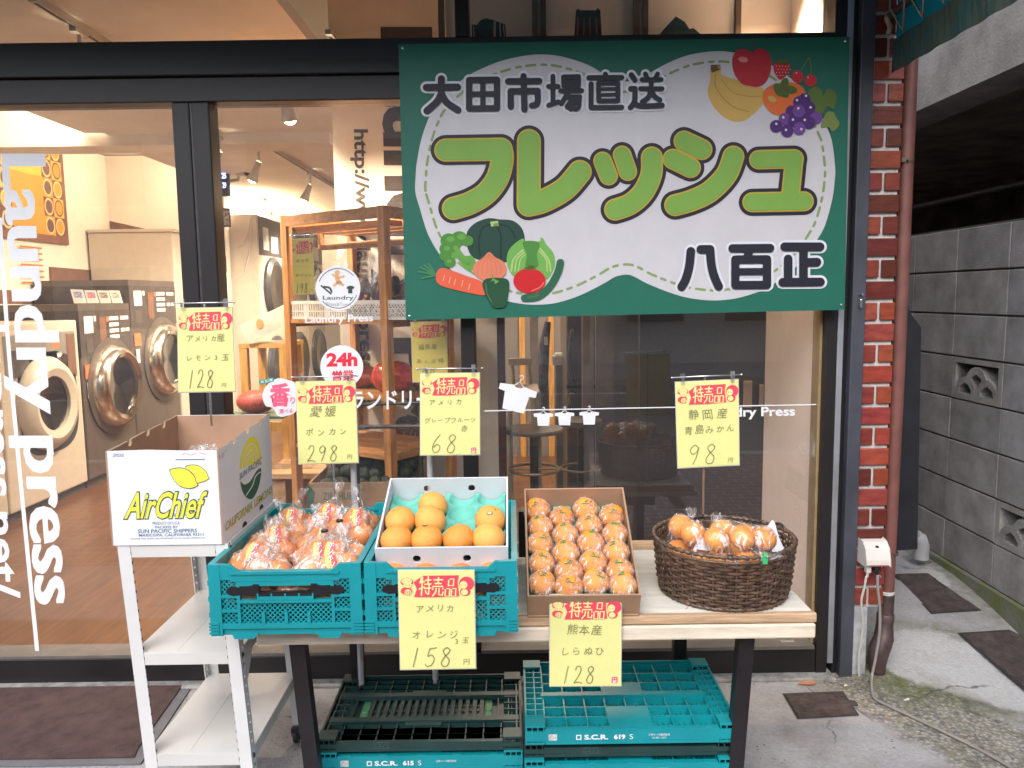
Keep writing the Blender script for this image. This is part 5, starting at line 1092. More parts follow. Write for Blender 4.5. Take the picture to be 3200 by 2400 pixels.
# ---- bags of oranges: hull of the fruit, gathered at a neck
from mathutils import Euler
def hull_film(centres, r, neck, name, parent, up=Vector((0, 0, 1)), mat=None):
    bm = bmesh.new(); rg2 = random.Random(int(abs(neck[0] * 1e4)) + len(centres))
    for c in centres:
        for k in range(70):
            u = Vector((rg2.gauss(0, 1), rg2.gauss(0, 1), rg2.gauss(0, 1))).normalized(); bm.verts.new(Vector(c) + u * r * rg2.uniform(1.03, 1.07))
    N_ = Vector(neck)
    for k in range(6): a = k * 1.047; bm.verts.new(N_ + Vector((math.cos(a), math.sin(a), 0)) * .006)
    g = bmesh.ops.convex_hull(bm, input=list(bm.verts)); bmesh.ops.delete(bm, geom=[v for v in bm.verts if not v.link_faces], context='VERTS')
    bmesh.ops.subdivide_edges(bm, edges=list(bm.edges), cuts=2, use_grid_fill=True)
    for v in bm.verts:
        n_ = noise.noise(v.co * 60) * .0030 + noise.noise(v.co * 22 + Vector((9, 0, 0))) * .004
        # pull film between the fruits inwards
        d = min((v.co - Vector(c)).length for c in centres) - r * 1.04; pull = max(0, d) * .45
        ctr = sum((Vector(c) for c in centres), Vector()) / len(centres); inw = (ctr - v.co).normalized()
        if (v.co - N_).length > .02: v.co += inw * pull
        v.co += v.normal * n_ if v.normal.length > .1 else Vector()
    for c_ in centres: pass
    for v in bm.verts:
        for c in centres:
            d = (v.co - Vector(c)); 
            if d.length < r * 1.03: v.co = Vector(c) + d.normalized() * r * 1.035
    bm.verts.index_update(); mb = MB(); mb.add([v.co.copy() for v in bm.verts], [[v.index for v in f.verts] for f in bm.faces]); bm.free()
    # gathered tuft above the neck
    vs = []; seg = 12; off = rg2.random() * 9
    for i, (rr, h_) in enumerate(((.006, -.003), (.005, .004), (.009, .012), (.016, .024), (.017, .034), (.012, .040))):
        for k in range(seg):
            a = 2 * math.pi * k / seg; w = 1 + (.6 * noise.noise(Vector((math.cos(a) * 2, math.sin(a) * 2, h_ * 60 + off))) if i > 1 else 0); vs.append(N_ + up * h_ + Vector((rr * w * math.cos(a), rr * w * math.sin(a), .004 * math.sin(a * 3 + off) if i > 2 else 0)))
    mb.add(vs, [(i * seg + k, i * seg + (k + 1) % seg, (i + 1) * seg + (k + 1) % seg, (i + 1) * seg + k) for i in range(5) for k in range(seg)])
    return mb.build(name, mat or film, parent, smooth=True, auto=32)
def patch(parent, c, r, d, up, wid=.62, hgt=1.25, txt='ポンカン'):
    # printed label hugging one fruit: yellow and red stripes with white lettering
    d = Vector(d).normalized(); up = Vector(up); side = d.cross(up).normalized() * -1; up = side.cross(d).normalized() * -1
    side = up.cross(d).normalized()
    def at(u, v, l): a, b = u * wid / 2, v * hgt / 2; q = d * math.cos(a) * math.cos(b) + side * math.sin(a) * math.cos(b) + up * math.sin(b); return Vector(c) + q * (r * 1.075 + l)
    mb = MB(); nu, nv = 8, 10
    for j in range(nv):
        for i in range(nu):
            mb.cur = 0 if i in (0, 1, 3) else (2 if i == 2 else 1); u0, u1, v0, v1 = -1 + 2 * i / nu, -1 + 2 * (i + 1) / nu, -1 + 2 * j / nv, -1 + 2 * (j + 1) / nv
            mb.add([at(u0, v0, 0), at(u1, v0, 0), at(u1, v1, 0), at(u0, v1, 0)], [(0, 1, 2, 3)])
    lb = mb.build('label', [M('label_yellow', (.85, .62, .12), .45, var=.03), M('label_red', (.78, .10, .07), .45, var=.03), M('label_orange', (.80, .36, .05), .45, var=.03)], parent)
    for bold, mt, l, nm in ((.07, flat('ink_navy'), .0004, 'label_outline'), (.015, M('white_vinyl'), .0010, 'label_lettering')):
        mb = MB()
        for k, ch in enumerate(txt[:3]):
            vs, fs = glyphs(ch, 1, bold); vs = fit(vs, -.42, .62, .95 - .66 * k - .6, .95 - .66 * k); put(mb, (vs, fs), lambda x, y: at(x, y, l))
        mb.build(nm, mt, lb)
CB = Vector((-.584, -.765, TZ + .026))            # inside floor of the left crate
PR = .0405
# (photo pixel of the bag, label, number of fruit, label turned to the viewer?)
bag_specs = [((905, 1625), 4, 'bag of oranges in the back left corner of the left crate, sticker facing out', 1), ((1032, 1610), 4, 'bag of oranges at the back middle of the left crate, tall twisted top', 1), ((1135, 1625), 4, 'bag of oranges in the back right corner of the left crate', 1), ((868, 1680), 4, 'bag of darker oranges by the left wall of the crate, twisted top behind', 1), ((1008, 1690), 4, 'bag of oranges in the middle of the left crate with a wide yellow sticker', 1), ((1110, 1705), 3, 'bag of oranges by the right wall of the left crate with a brown tie', 0), ((790, 1740), 4, 'bag of oranges at the left wall of the crate with a long twisted neck', 1), ((965, 1775), 4, 'bag of oranges in the front centre of the left crate, slanting sticker', 1), ((1075, 1770), 4, 'bag of oranges at the front right of the left crate, black tie on top', 1), ((765, 1815), 3, 'bag of oranges in the front left corner of the left crate', 0), ((930, 1825), 3, 'bag of oranges against the front wall of the left crate, bunched film on top', 0), ((1060, 1820), 3, 'bag of pale oranges in the front right corner of the left crate', 1)]
rg = random.Random(21)
for i, ((px, py), n, lab, lb) in enumerate(bag_specs):
    zt_ = TZ + .185 if i < 9 else TZ + .170
    c = PZ(px, py, zt_); c.x = max(CB.x - .10, min(CB.x + .10, c.x)); c.y = max(-.955, min(-.56, c.y)); c.z -= .010
    t = thing('orange_bag', lab, 'bag of oranges', c, rz=0, group='bags of oranges in the left crate')
    a0 = rg.uniform(0, 6.28); cs = [Vector((0, -.006, .012))]
    for k in range(n - 1):
        a = a0 + k * 2 * math.pi / (n - 1); cs.append(Vector((.050 * math.cos(a), .046 * math.sin(a), -.022 + rg.uniform(-.008, .008))))
    if n == 3: cs[0] = Vector((.0, -.03, .0))
    for k, q in enumerate(cs):
        rot = (rg.uniform(-.8, .8), rg.uniform(-.8, .8), rg.uniform(0, 6)); mesh_obj('orange', O_ME[rg.randrange(3)], t, q, rot, PR); 
    neck = Vector((rg.uniform(-.03, .03), .03 + rg.uniform(-.01, .02), .062 + rg.uniform(-.006, .012)))
    hull_film(cs, PR, neck, 'film_bag', t, Vector((rg.uniform(-.4, .4), .0, 1)))
    if lb: patch(t, cs[0], PR, (rg.uniform(-.1, .45), -1, .55), (rg.uniform(-.3, .3), 0, 1))
    if 'tie' in lab: mb = MB(); mb.lathe([(.007, -.003), (.010, -.003), (.010, .003), (.007, .003)], neck, 'Z', 10); mb.build('tie_tape', blk_pl, t)
# lower layer of bags fills the crate
for i in range(6):
    c = CB + Vector((-.09 + .09 * (i % 3), -.22 + .2 * (i // 3), .075)); t = thing('orange_bag', ('left', 'middle', 'right')[i % 3] + ' buried bag of oranges in the ' + ('front', 'rear')[i // 3] + ' of the left crate, under the others', 'bag of oranges', c, group='bags of oranges in the left crate')
    cs = [Vector((.0, -.02, .0)), Vector((-.035, .03, .005)), Vector((.035, .035, -.003))]
    for q in cs: mesh_obj('orange', O_ME[rg.randrange(3)], t, q, (rg.random(), rg.random(), rg.random() * 6), PR)
    hull_film(cs, PR, Vector((0, .02, .055)), 'film_bag', t)

# ---------------------------------------------------------------- wicker basket of mandarins
WK = Vector((.610, -.765, TZ))
wk = thing('wicker_basket', 'round dark brown woven basket with wrapped mandarins on the right end of the table', 'basket', WK)
wick = M('dark_wicker', (.13, .078, .052), .36, var=.45, scale=40, spec=.6)
mb = MB(); H_ = .158; rows = 15
def wr(z): return .182 + .016 * (z / H_) ** .8 - .010 * max(0, 1 - z / .03)
ns = 40
for k in range(rows):
    z = .014 + (H_ - .028) * k / (rows - 1); n = ns * 6; pts = []
    for q in range(n + 1):
        a = 2 * math.pi * q / n; w = math.sin(ns / 2 * a + (math.pi if k % 2 else 0)); pts.append(((wr(z) + .0038 * w) * math.cos(a), (wr(z) + .0038 * w) * math.sin(a), z + .0012 * noise.noise(Vector((math.cos(a) * 9, math.sin(a) * 9, z * 50)))))
    # flat strand: vertical ribbon with thickness
    vs = []
    for (x, y, zz) in pts:
        l = math.hypot(x, y); ux, uy = x / l, y / l
        for dr, dz in ((.0016, -.0030), (.0024, 0), (.0016, .0030), (-.0014, .0034), (-.0014, -.0034)): vs.append((x + ux * dr, y + uy * dr, zz + dz))
    mb.add(vs, [(q * 5 + s_, q * 5 + (s_ + 1) % 5, q * 5 + 5 + (s_ + 1) % 5, q * 5 + 5 + s_) for q in range(n) for s_ in range(5)])
mb.build('weave', wick, wk, smooth=True, auto=50)
mb = MB()
for k in range(ns):
    a = 2 * math.pi * (k + .5) / ns; mb.tube([(wr(z) * math.cos(a), wr(z) * math.sin(a), z) for z in (.004, .03, .08, .13, H_)], .0028, 6)
mb.build('stake', wick, wk, smooth=True)
def twisted(mb, R0, z, r, turns, gaps=()):
    n = 240; pts = [((R0 + .0018 * math.sin(turns * 2 * math.pi * q / n)) * math.cos(2 * math.pi * q / n) , (R0 + .0018 * math.sin(turns * 2 * math.pi * q / n)) * math.sin(2 * math.pi * q / n), z + .0018 * math.cos(turns * 2 * math.pi * q / n)) for q in range(n + 1)]
    mb.tube(pts, [r * (1 + .16 * math.sin(q * turns * .9)) for q in range(n + 1)], 7)
mb = MB(); twisted(mb, wr(H_) + .001, H_ + .004, .0058, 64); mb.tube([(wr(H_) * math.cos(a) * 1.005, wr(H_) * math.sin(a) * 1.005, H_ - .012) for a in (2 * math.pi * k / 120 for k in range(121))], .0036, 6); mb.build('rim', wick, wk, smooth=True)
mb = MB(); twisted(mb, wr(.01) + .002, .008, .0050, 60); mb.lathe([(0, .006), (.18, .006), (.18, .003)], (0, 0, 0), 'Z', 40); mb.build('base', wick, wk, smooth=True)
mb = MB()
for a in (-100, 95, 20): ca, sa = math.cos(R(a)), math.sin(R(a)); rr = wr(H_); mb.tube([(rr * math.cos(R(a + d)) * 1.01, rr * math.sin(R(a + d)) * 1.01, H_ + .004 + .012 * (1 - (d / 8) ** 2)) for d in (-8, -4, 0, 4, 8)] if a == 20 else [(rr * math.cos(R(a + d)) * 1.0, rr * math.sin(R(a + d)), H_ + .0045) for d in (-2, 0, 2)], .0042 if a == 20 else .0072, 8)
mb.build('handle_loop', M('black_cane', (.03, .022, .02), .4), wk, smooth=True)
mand = [((2095, 1685), 'bag of mandarins at the left of the wicker basket, one fruit piled high', [(2093, 1690, .805), (2138, 1655, .825), (2120, 1700, .80), (2150, 1725, .785)]), ((2175, 1735), 'bag of mandarins at the front rim of the wicker basket', [(2145, 1740, .78), (2200, 1740, .785), (2245, 1745, .775)]), ((2330, 1700), 'large bag of mandarins at the right of the wicker basket with a green tie', [(2255, 1695, .81), (2315, 1708, .81), (2325, 1672, .81), (2383, 1690, .815), (2300, 1745, .78)])]
MPTS = [[PZ(x, y, z + .012) for x, y, z in fr] for _, _, fr in mand]
for _ in range(60):        # keep the fruit apart and inside the rim
    allp = [p_ for g_ in MPTS for p_ in g_]
    for i in range(len(allp)):
        for j in range(i):
            d = allp[i] - allp[j]
            if d.length < .069: d = (d.normalized() if d.length > 1e-5 else Vector((1, 0, 0))) * (.069 - d.length) / 2; allp[i] += d; allp[j] -= d
    for p_ in allp:
        dv = Vector((p_.x - WK.x, p_.y - WK.y)); p_.z = max(TZ + .125, min(TZ + .20, p_.z))
        if dv.length > .148: dv = dv.normalized() * .148; p_.x, p_.y = WK.x + dv.x, WK.y + dv.y
for ((px, py), lab, fr), pts in zip(mand, MPTS):
    c0 = sum(pts, Vector()) / len(pts); t = thing('mandarin_bag', lab, 'bag of mandarins', c0, group='bags of mandarins in the wicker basket')
    cs = [p_ - c0 for p_ in pts]
    for q in cs: mesh_obj('mandarin', MD_ME[rg.randrange(3)], t, q, (rg.uniform(-.6, .6), rg.uniform(-.6, .6), rg.random() * 6), .0352)
    for o in t.children: o.data = o.data
    neck = (PZ(2390, 1745, .80) - c0) if 'green tie' in lab else Vector((.02, .04, .05))
    hull_film(cs, .0352, neck, 'film_bag', t, Vector((.5, -.3, .4)) if 'green tie' in lab else Vector((0, 0, 1)))
    if 'green tie' in lab: mb = MB(); mb.cbox(neck, .012, .012, .028); mb.build('tie_tape', tie_m, t)
# fruit lying deeper in the basket
for k in range(7):
    a = 2 * math.pi * k / 7; t = mesh_obj('mandarin', MD_ME[k % 3], None, WK + Vector((.105 * math.cos(a), .105 * math.sin(a), .075 + .02 * (k % 2))), (k, k * 2, k), .036); tag(t, 'loose mandarin buried under the bags in the wicker basket', 'mandarin', 'mandarins at the bottom of the basket')
paper = M('white_paper', (.74, .74, .78), .6, var=.05)
def folded(name, pts_list, label):
    mb = MB()
    for pts in pts_list: mb.prism([Vector(p) for p in pts], (.0008, .0015, 0))
    o = mb.build(name, paper); tag(o, label, 'paper', 'white paper leaflets in the basket')
def B_(px, py, z): return PZ(px, py, z)
Yp = WK.y
folded('paper_sheet', [[P(2165, 1720, -.885), P(2190, 1666, -.88), P(2212, 1668, -.88), P(2200, 1712, -.885)], [P(2172, 1716, -.895), P(2214, 1654, -.89), P(2236, 1664, -.89), P(2216, 1722, -.895)], [P(2165, 1620 + 26, -.73), P(2178, 1624, -.73), P(2186, 1630, -.73), P(2172, 1662, -.735)]], 'white paper leaflets tucked between the mandarin bags')
folded('paper_sheet', [[P(2384, 1664, -.785), P(2412, 1626, -.785), P(2420, 1630, -.785), P(2450, 1735, -.795), P(2430, 1748, -.80), P(2400, 1700, -.79)], [P(2398, 1665, -.795), P(2416, 1640, -.795), P(2452, 1720, -.805), P(2420, 1752, -.81)]], 'tall white paper leaflet standing at the right rim of the basket')
folded('paper_sheet', [[P(2283, 1766, -.935), P(2324, 1732, -.92), P(2375, 1752, -.925), P(2345, 1766, -.935)], [P(2340, 1762, -.925), P(2420, 1726, -.875), P(2440, 1742, -.875), P(2400, 1762, -.91)]], 'white paper lying over the front rim of the basket')

# ---------------------------------------------------------------- folded crates stacked under the table
def folded_crate(W, D, H, style):
    f = MB(); w2, d2 = W / 2, D / 2
    # outer rim walls
    f.box(-w2, w2, -d2, -d2 + .006, .010, H - .0175); f.box(-w2, w2, d2 - .006, d2, 0, H - .006)
    for s in (-1, 1):
        f.box(*sorted((s * (w2 - .006), s * w2)), -d2 + .0061, d2 - .0061, 0, H - .004)
        # corner blocks with ribs
        for sy in (-1, 1):
            y0, y1 = sorted((sy * d2, sy * (d2 - .05))); x0, x1 = sorted((s * w2, s * (w2 - .055)))
            f.box(x0, x1, y0, y1, H - .006, H); f.box(x0, x1, y0, y1, 0, .005)
            for q in range(4): x = x0 + .0015 + (x1 - x0 - .006) * q / 3; f.box(x, x + .003, y0 - .0004, y1, .0051, H - .0061)
            f.box(x0 + .0005, x1 - .0005, y0 + (.0003 if sy < 0 else -.0003), y0 + .003, H * .5 - .0015, H * .5 + .0015)
    f.box(-w2 + .0561, w2 - .0561, -d2 - .0008, -d2 + .012, .0, .0099); f.box(-w2 + .0561, w2 - .0561, -d2 + .0001, -d2 + .014, H - .0174, H - .013)
    zt = H - .014
    f.box(-w2 + .006, w2 - .006, -d2 + .006, d2 - .006, .004, .008)
    if style == 0:      # two gridded leaves with lattice behind
        for (ya, yb) in ((-d2 + .016, -.022), (.006, d2 - .012)):
            f.box(-w2 + .0565, w2 - .0565, ya, yb, zt - .022, zt - .020)
            xs = [-w2 + .057 + (W - .114) * q / 8 for q in range(9)]; ysr = [ya + (yb - ya) * q / 3 for q in range(4)]
            for q, x in enumerate(xs): f.box(x - .0022, x + .0022, ya, yb, zt - .0199, zt)
            for y in ysr: f.box(xs[0] + .0001, xs[-1], y - .0022, y + .0022, zt - .0198, zt + .0004)
            f.box(xs[3], xs[5], ysr[0], ysr[1 if ya > 0 else 2], zt - .003, zt + .0008)
            for i in range(8):
                for j in range(3):
                    if i in (3, 4) and j < (1 if ya > 0 else 2): continue
                    for q in range(3):
                        x = xs[i] + .012 + .016 * q; y = ysr[j] + (ysr[1] - ysr[0]) * .62
                        f.prism([(x - .012, ysr[j] + .003, zt - .0195), (x - .009, ysr[j] + .003, zt - .0195), (x + .010, y + .012, zt - .0195), (x + .007, y + .012, zt - .0195)], (0, 0, .004))
                        f.prism([(x + .012, ysr[j] + .003, zt - .0193), (x + .009, ysr[j] + .003, zt - .0193), (x - .010, y + .012, zt - .0193), (x - .007, y + .012, zt - .0193)], (0, 0, .004))
        f.box(-w2 + .05, w2 - .05, -.019, .003, zt - .006, zt + .006)
        for s in (-1, 1):
            for q in range(9):
                y = -d2 + .07 + (D - .14) * q / 8; f.box(*sorted((s * (w2 - .0062), s * (w2 - .055))), y - .002, y + .002, .0081, zt + .006)
            f.box(*sorted((s * (w2 - .03), s * (w2 - .034))), -d2 + .051, d2 - .051, .0082, zt + .0055)
        for q in range(5): x = -w2 + .085 + (W - .17) * q / 4; f.box(x - .012, x + .012, -d2 - .001, -d2 + .008, H - .0173, H - .010)
    else:               # dark crate: slatted centre and ribbed leaves
        f.box(-w2 + .0565, w2 - .0565, -d2 + .016, d2 - .012, zt - .024, zt - .0215)
        for y in (-.075, .075): f.box(-w2 + .008, w2 - .008, y - .012, y + .012, zt - .012, zt + .004)
        for q in range(16): x = -.175 + .35 * q / 15; f.box(x - .0065, x + .0065, -.0625, .0625, zt - .014, zt - .006)
        for y in (-.03, 0, .03): f.box(-.175, .175, y - .003, y + .003, zt - .0158, zt - .0142)
        for s in (-1, 1):
            x0, x1 = sorted((s * .262, s * .225)); f.box(x0, x1, -.0624, .0624, zt - .018, zt - .014); f.box(x0, x0 + .004, -.055, .055, zt - .0139, zt - .002); f.box(x1 - .004, x1, -.055, .055, zt - .0139, zt - .002)
            for ys in (-1, 1):
                ya, yb = sorted((ys * .0875, ys * (d2 - .014)))
                for q in range(10): x = -w2 + .062 + (W - .124) * q / 9; f.box(x - .002, x + .002, ya, yb, zt - .0214, zt - .003)
                for q in range(4): y = ya + (yb - ya) * q / 3; f.box(-w2 + .058, w2 - .058, y - .0025, y + .0025, zt - .0213, zt - .0026)
                f.box(-.055, .055, *sorted((ys * .0875, ys * .105)), zt - .008, zt + .0005)
            for q in range(8): y = -d2 + .065 + (D - .13) * q / 7; f.box(*sorted((s * (w2 - .0062), s * (w2 - .055))), y - .002, y + .002, .0081, zt + .002)
            f.box(*sorted((s * (w2 - .012), s * (w2 - .017))), -d2 + .051, d2 - .051, zt - .01, zt + .003)
            for ys_ in (0,):
                for q in range(14): y = -.06 + .12 * q / 13; f.box(*sorted((s * .268, s * .272)), y - .002, y + .002, zt - .012, zt - .004)
        f.v = f.v
    return f
SH = .056; DH = .040
def crate_print(parent, W, D, H, txt, dark=False):
    mb = MB(); y = -D / 2 - .0012
    def at(x, z, l=0): return Vector((x, y - l, z))
    if dark:
        for tx, z0, z1 in (('IFCO', .0215, .0285), ('6413', .012, .019)):
            vs, fs = glyphs(tx, 1, .0); vs = fit(vs, -.135, -.088, z0, z1); put(mb, (vs, fs), lambda x, z: at(x, z))
        mb.box(-.145, -.08, y - .0002, y, .0085, .0095); mb.build('moulded_lettering', M('moulded_grey', (.07, .10, .10), .5), parent); return
    for a in ((-.158, -.155, .0135, .0285), (-.146, -.143, .0135, .0285), (-.1549, -.1461, .0135, .0165), (-.1549, -.1461, .0255, .0285)): mb.box(a[0], a[1], y - .0003, y, a[2], a[3])
    for tx, x0, x1, z0, z1, b in txt: vs, fs = glyphs(tx, 1, b); vs = fit(vs, x0, x1, z0, z1); put(mb, (vs, fs), lambda x, z: at(x, z))
    mb.build('printed_lettering', M('white_vinyl'), parent)
    mb = MB(); mb.box(-.235, -.211, y - .0003, y, .0125, .0315); mb.build('white_sticker', M('dirty_white_label', (.55, .55, .57), .6, var=.3, scale=120), parent)
t619 = [('S.C.R.', -.135, -.068, .0135, .0285, .04), ('619', -.052, -.020, .0135, .0285, .05), ('S', -.008, .002, .0135, .0285, .0), ('三甲リース株式会社', .045, .105, .0225, .0295, .01), ('03-3851-3035', .055, .095, .0145, .0195, 0)]
t615 = [('S.C.R.', -.135, -.068, .0135, .0285, .04), ('615', -.052, -.020, .0135, .0285, .05), ('S', -.008, .002, .0135, .0285, .0), ('三甲リース株式会社', .045, .105, .0225, .0295, .01)]
tea = folded_crate(.60, .40, SH, 0); tea_o = tea.build('lattice_body', teal_pl); TEA = tea_o.data; bpy.data.objects.remove(tea_o)
drk = folded_crate(.60, .40, DH, 1); drk_o = drk.build('lattice_body', dark_pl); DRK = drk_o.data; bpy.data.objects.remove(drk_o)
def stack_crate(x, y, z, kind, label, txt=None, rz=0):
    t = thing('folded_crate', label, 'crate', (x, y, z), rz=rz, group='folded crates stacked under the table'); mesh_obj('lattice_body', (TEA, DRK)[kind], t, (0, 0, 0))
    crate_print(t, .60, .40, SH, txt, kind == 1); return t
xr, yr = .322, -.715
tsc = t619 + [('SC', .012, .035, .0135, .0285, .04)]
z = .005
for k, (kd, lab, tx) in enumerate(((1, 'folded dark green crate resting on the ground, lowest of the right stack', None), (0, 'folded teal crate just above the lowest crate of the right stack', t619), (1, 'folded dark green crate third from the ground in the right stack', None), (0, 'folded teal crate printed SC under the dark one in the right stack', tsc), (1, 'folded dark green crate directly under the top teal one in the right stack', None), (0, 'folded teal crate on top of the right stack, its gridded leaves in view', t619))):
    stack_crate(xr + (-.001, .002, -.003, -.001, -.002, .002)[k], yr + (.002, 0, .004, -.004, .008, 0)[k], z + (.022 if k < 0 else 0), kd, lab, tx); z += (SH if kd == 0 else DH) + .002
ztop_r = z
xl, yl = -.285, -.625
z = .005
for k, (kd, lab, tx) in enumerate(((0, 'folded teal crate resting on the ground, lowest of the left stack', t615), (0, 'folded teal crate second from the ground in the left stack', t615), (0, 'folded teal crate printed 615 directly under the top dark crate', t615))):
    stack_crate(xl + (-.002, .003, .002)[k], yl + (.003, -.003, 0)[k], z, kd, lab, tx); z += (SH if kd == 0 else DH) + .002
td = stack_crate(xl, yl, z, 1, 'folded dark green crate with two light green bars on top of the left stack')
for s in (-1, 1): mb = MB(); mb.bbox(s * .196 - .012, s * .196 + .012, -.0622, .0622, DH - .0365, DH - .026, .002); mb.lathe([(0, .0035), (.010, .003), (.012, 0)], (s * .196, 0, DH - .026), 'Z', 14); mb.build('locking_bar', M('light_green_plastic', (.06, .22, .10), .45), td)
# ================================================================ inside the laundry
FZ = .06; CZ = 2.65; LX = -4.12; BY = 9.2
wood = bpy.data.materials.new('plank_floor'); wood.use_nodes = True
def wood_floor(m):
    nt = m.node_tree; N = nt.nodes; L = nt.links; b = N['Principled BSDF']; b.inputs['Roughness'].default_value = .32
    tc = N.new('ShaderNodeTexCoord'); mp = N.new('ShaderNodeMapping'); mp.inputs['Rotation'].default_value = (0, 0, R(90)); L.new(tc.outputs['Object'], mp.inputs[0])
    br = N.new('ShaderNodeTexBrick'); br.inputs['Scale'].default_value = 1; br.inputs['Brick Width'].default_value = 1.2; br.inputs['Row Height'].default_value = .15; br.inputs['Mortar Size'].default_value = .002
    br.inputs['Color1'].default_value = (.11, .046, .018, 1); br.inputs['Color2'].default_value = (.15, .066, .027, 1); br.inputs['Mortar'].default_value = (.08, .035, .015, 1); L.new(mp.outputs[0], br.inputs[0])
    m2 = N.new('ShaderNodeMapping'); m2.inputs['Scale'].default_value = (14, 1.2, 1); L.new(tc.outputs['Object'], m2.inputs[0])
    nz = N.new('ShaderNodeTexNoise'); nz.inputs['Scale'].default_value = 3; nz.inputs['Detail'].default_value = 7; L.new(m2.outputs[0], nz.inputs['Vector'])
    rp = N.new('ShaderNodeValToRGB'); rp.color_ramp.elements[0].color = (.55, .55, .55, 1); rp.color_ramp.elements[1].color = (1.15, 1.1, 1.05, 1); rp.color_ramp.elements[0].position = .3; rp.color_ramp.elements[1].position = .7; L.new(nz.outputs[0], rp.inputs[0])
    mx = N.new('ShaderNodeMix'); mx.data_type = 'RGBA'; mx.blend_type = 'MULTIPLY'; mx.inputs[0].default_value = 1; L.new(br.outputs[0], mx.inputs[6]); L.new(rp.outputs[0], mx.inputs[7]); L.new(mx.outputs[2], b.inputs['Base Color'])
wood_floor(wood)
mb = MB(); mb.box(-6, 1.19, .07, BY, FZ - .05, FZ); tag(mb.build('indoor_floor', wood), None, None, kind='structure')
XE = PZ(105, 329, CZ).x; YB = PZ(315, 421, CZ).y
XW0 = P(1050, 700, 1.1).x; XW1 = P(1556, 1000, 1.1).x
# ceiling, coves and beam are parts of the shop building
mb = MB(); mb.box(XE, XW0 - .004, .08, BY, CZ, CZ + .06); wpart(mb, 'dropped_ceiling', ceilm, shop)
mb = MB(); mb.box(LX - .1, 1.3, .14, BY, 2.98, 3.1); wpart(mb, 'ceiling_slab', ceilm, shop)
mb = MB(); mb.box(LX, P(1030, 430, YB).x, YB, YB + .30, CZ - .075, 2.97); wpart(mb, 'ceiling_beam', ceilm, shop)
mb = MB(); mb.box(LX - .12, LX, -.04, BY, -.02, 2.97); wpart(mb, 'side_wall', cream, shop)
mb = MB(); mb.box(LX, 1.3, BY, BY + .1, 0, 2.97); wpart(mb, 'back_wall', cream, shop)
mb = MB(); mb.box(1.1775, 1.30, .07, BY, 0, 2.97); wpart(mb, 'party_wall', pinkw, shop)
mb = MB(); mb.box(LX, -2.93, 5.25, 5.35, FZ, 2.97); wpart(mb, 'partition_wall', cream, shop)
brown = M('brown_recess', (.16, .075, .045), .7, var=.1)
for q in ([(152, 833), (345, 849), (345, 880), (155, 885)], [(-60, 905), (157, 908), (157, 950), (-60, 950)]):
    mb = MB(); a = [PX(x, y, LX + .003) for x, y in q]; mb.add(a, [(0, 1, 2, 3)]); wpart(mb, 'recess_panel', brown, shop)
mb = MB(); mb.add([P(x, y, 5.245) for x, y in ((342, 690), (495, 724), (540, 738), (345, 740))], [(0, 1, 2, 3)]); wpart(mb, 'recess_panel', brown, shop)
# lit coves
def emissive(name, col, s): return M(name, col, .5, emit=col, estr=s)
warm = (1.0, .80, .56)
def cove(y0, y1, label):
    t = thing('cove_light', label, 'ceiling light', (XE - .08, (y0 + y1) / 2, CZ + .09))
    mb = MB(); mb.box(XE - .11, XE - .05, y0, y1, CZ + .065, CZ + .10); wpart(mb, 'lamp_tube', emissive('warm_tube', warm, 9.0), t)
    mb = MB(); mb.box(XE - .13, XE + .0, y0, y1, CZ + .0, CZ + .06); wpart(mb, 'ledge', ceilm, t)
    l = bpy.data.lights.new('cove_lamp', 'AREA'); l.shape = 'RECTANGLE'; l.size = y1 - y0; l.size_y = .1; l.energy = 4.4 * (y1 - y0); l.color = warm
    o = bpy.data.objects.new('cove_lamp', l); COL.objects.link(o); o.parent = t; o.location = (-.06, 0, .02); o.rotation_euler = (R(90), 0, R(90)); o.rotation_euler = Vector((.8, 0, -.25)).to_track_quat('Z', 'Y').to_euler()
    o.rotation_euler = (Matrix(((0, 0, 1), (1, 0, 0), (0, 1, 0)))).to_euler()
cove(.4, YB - .05, 'long warm cove light above the orange wall panel'); cove(YB + .35, 5.2, 'warm cove light behind the cross beam over the dryers')

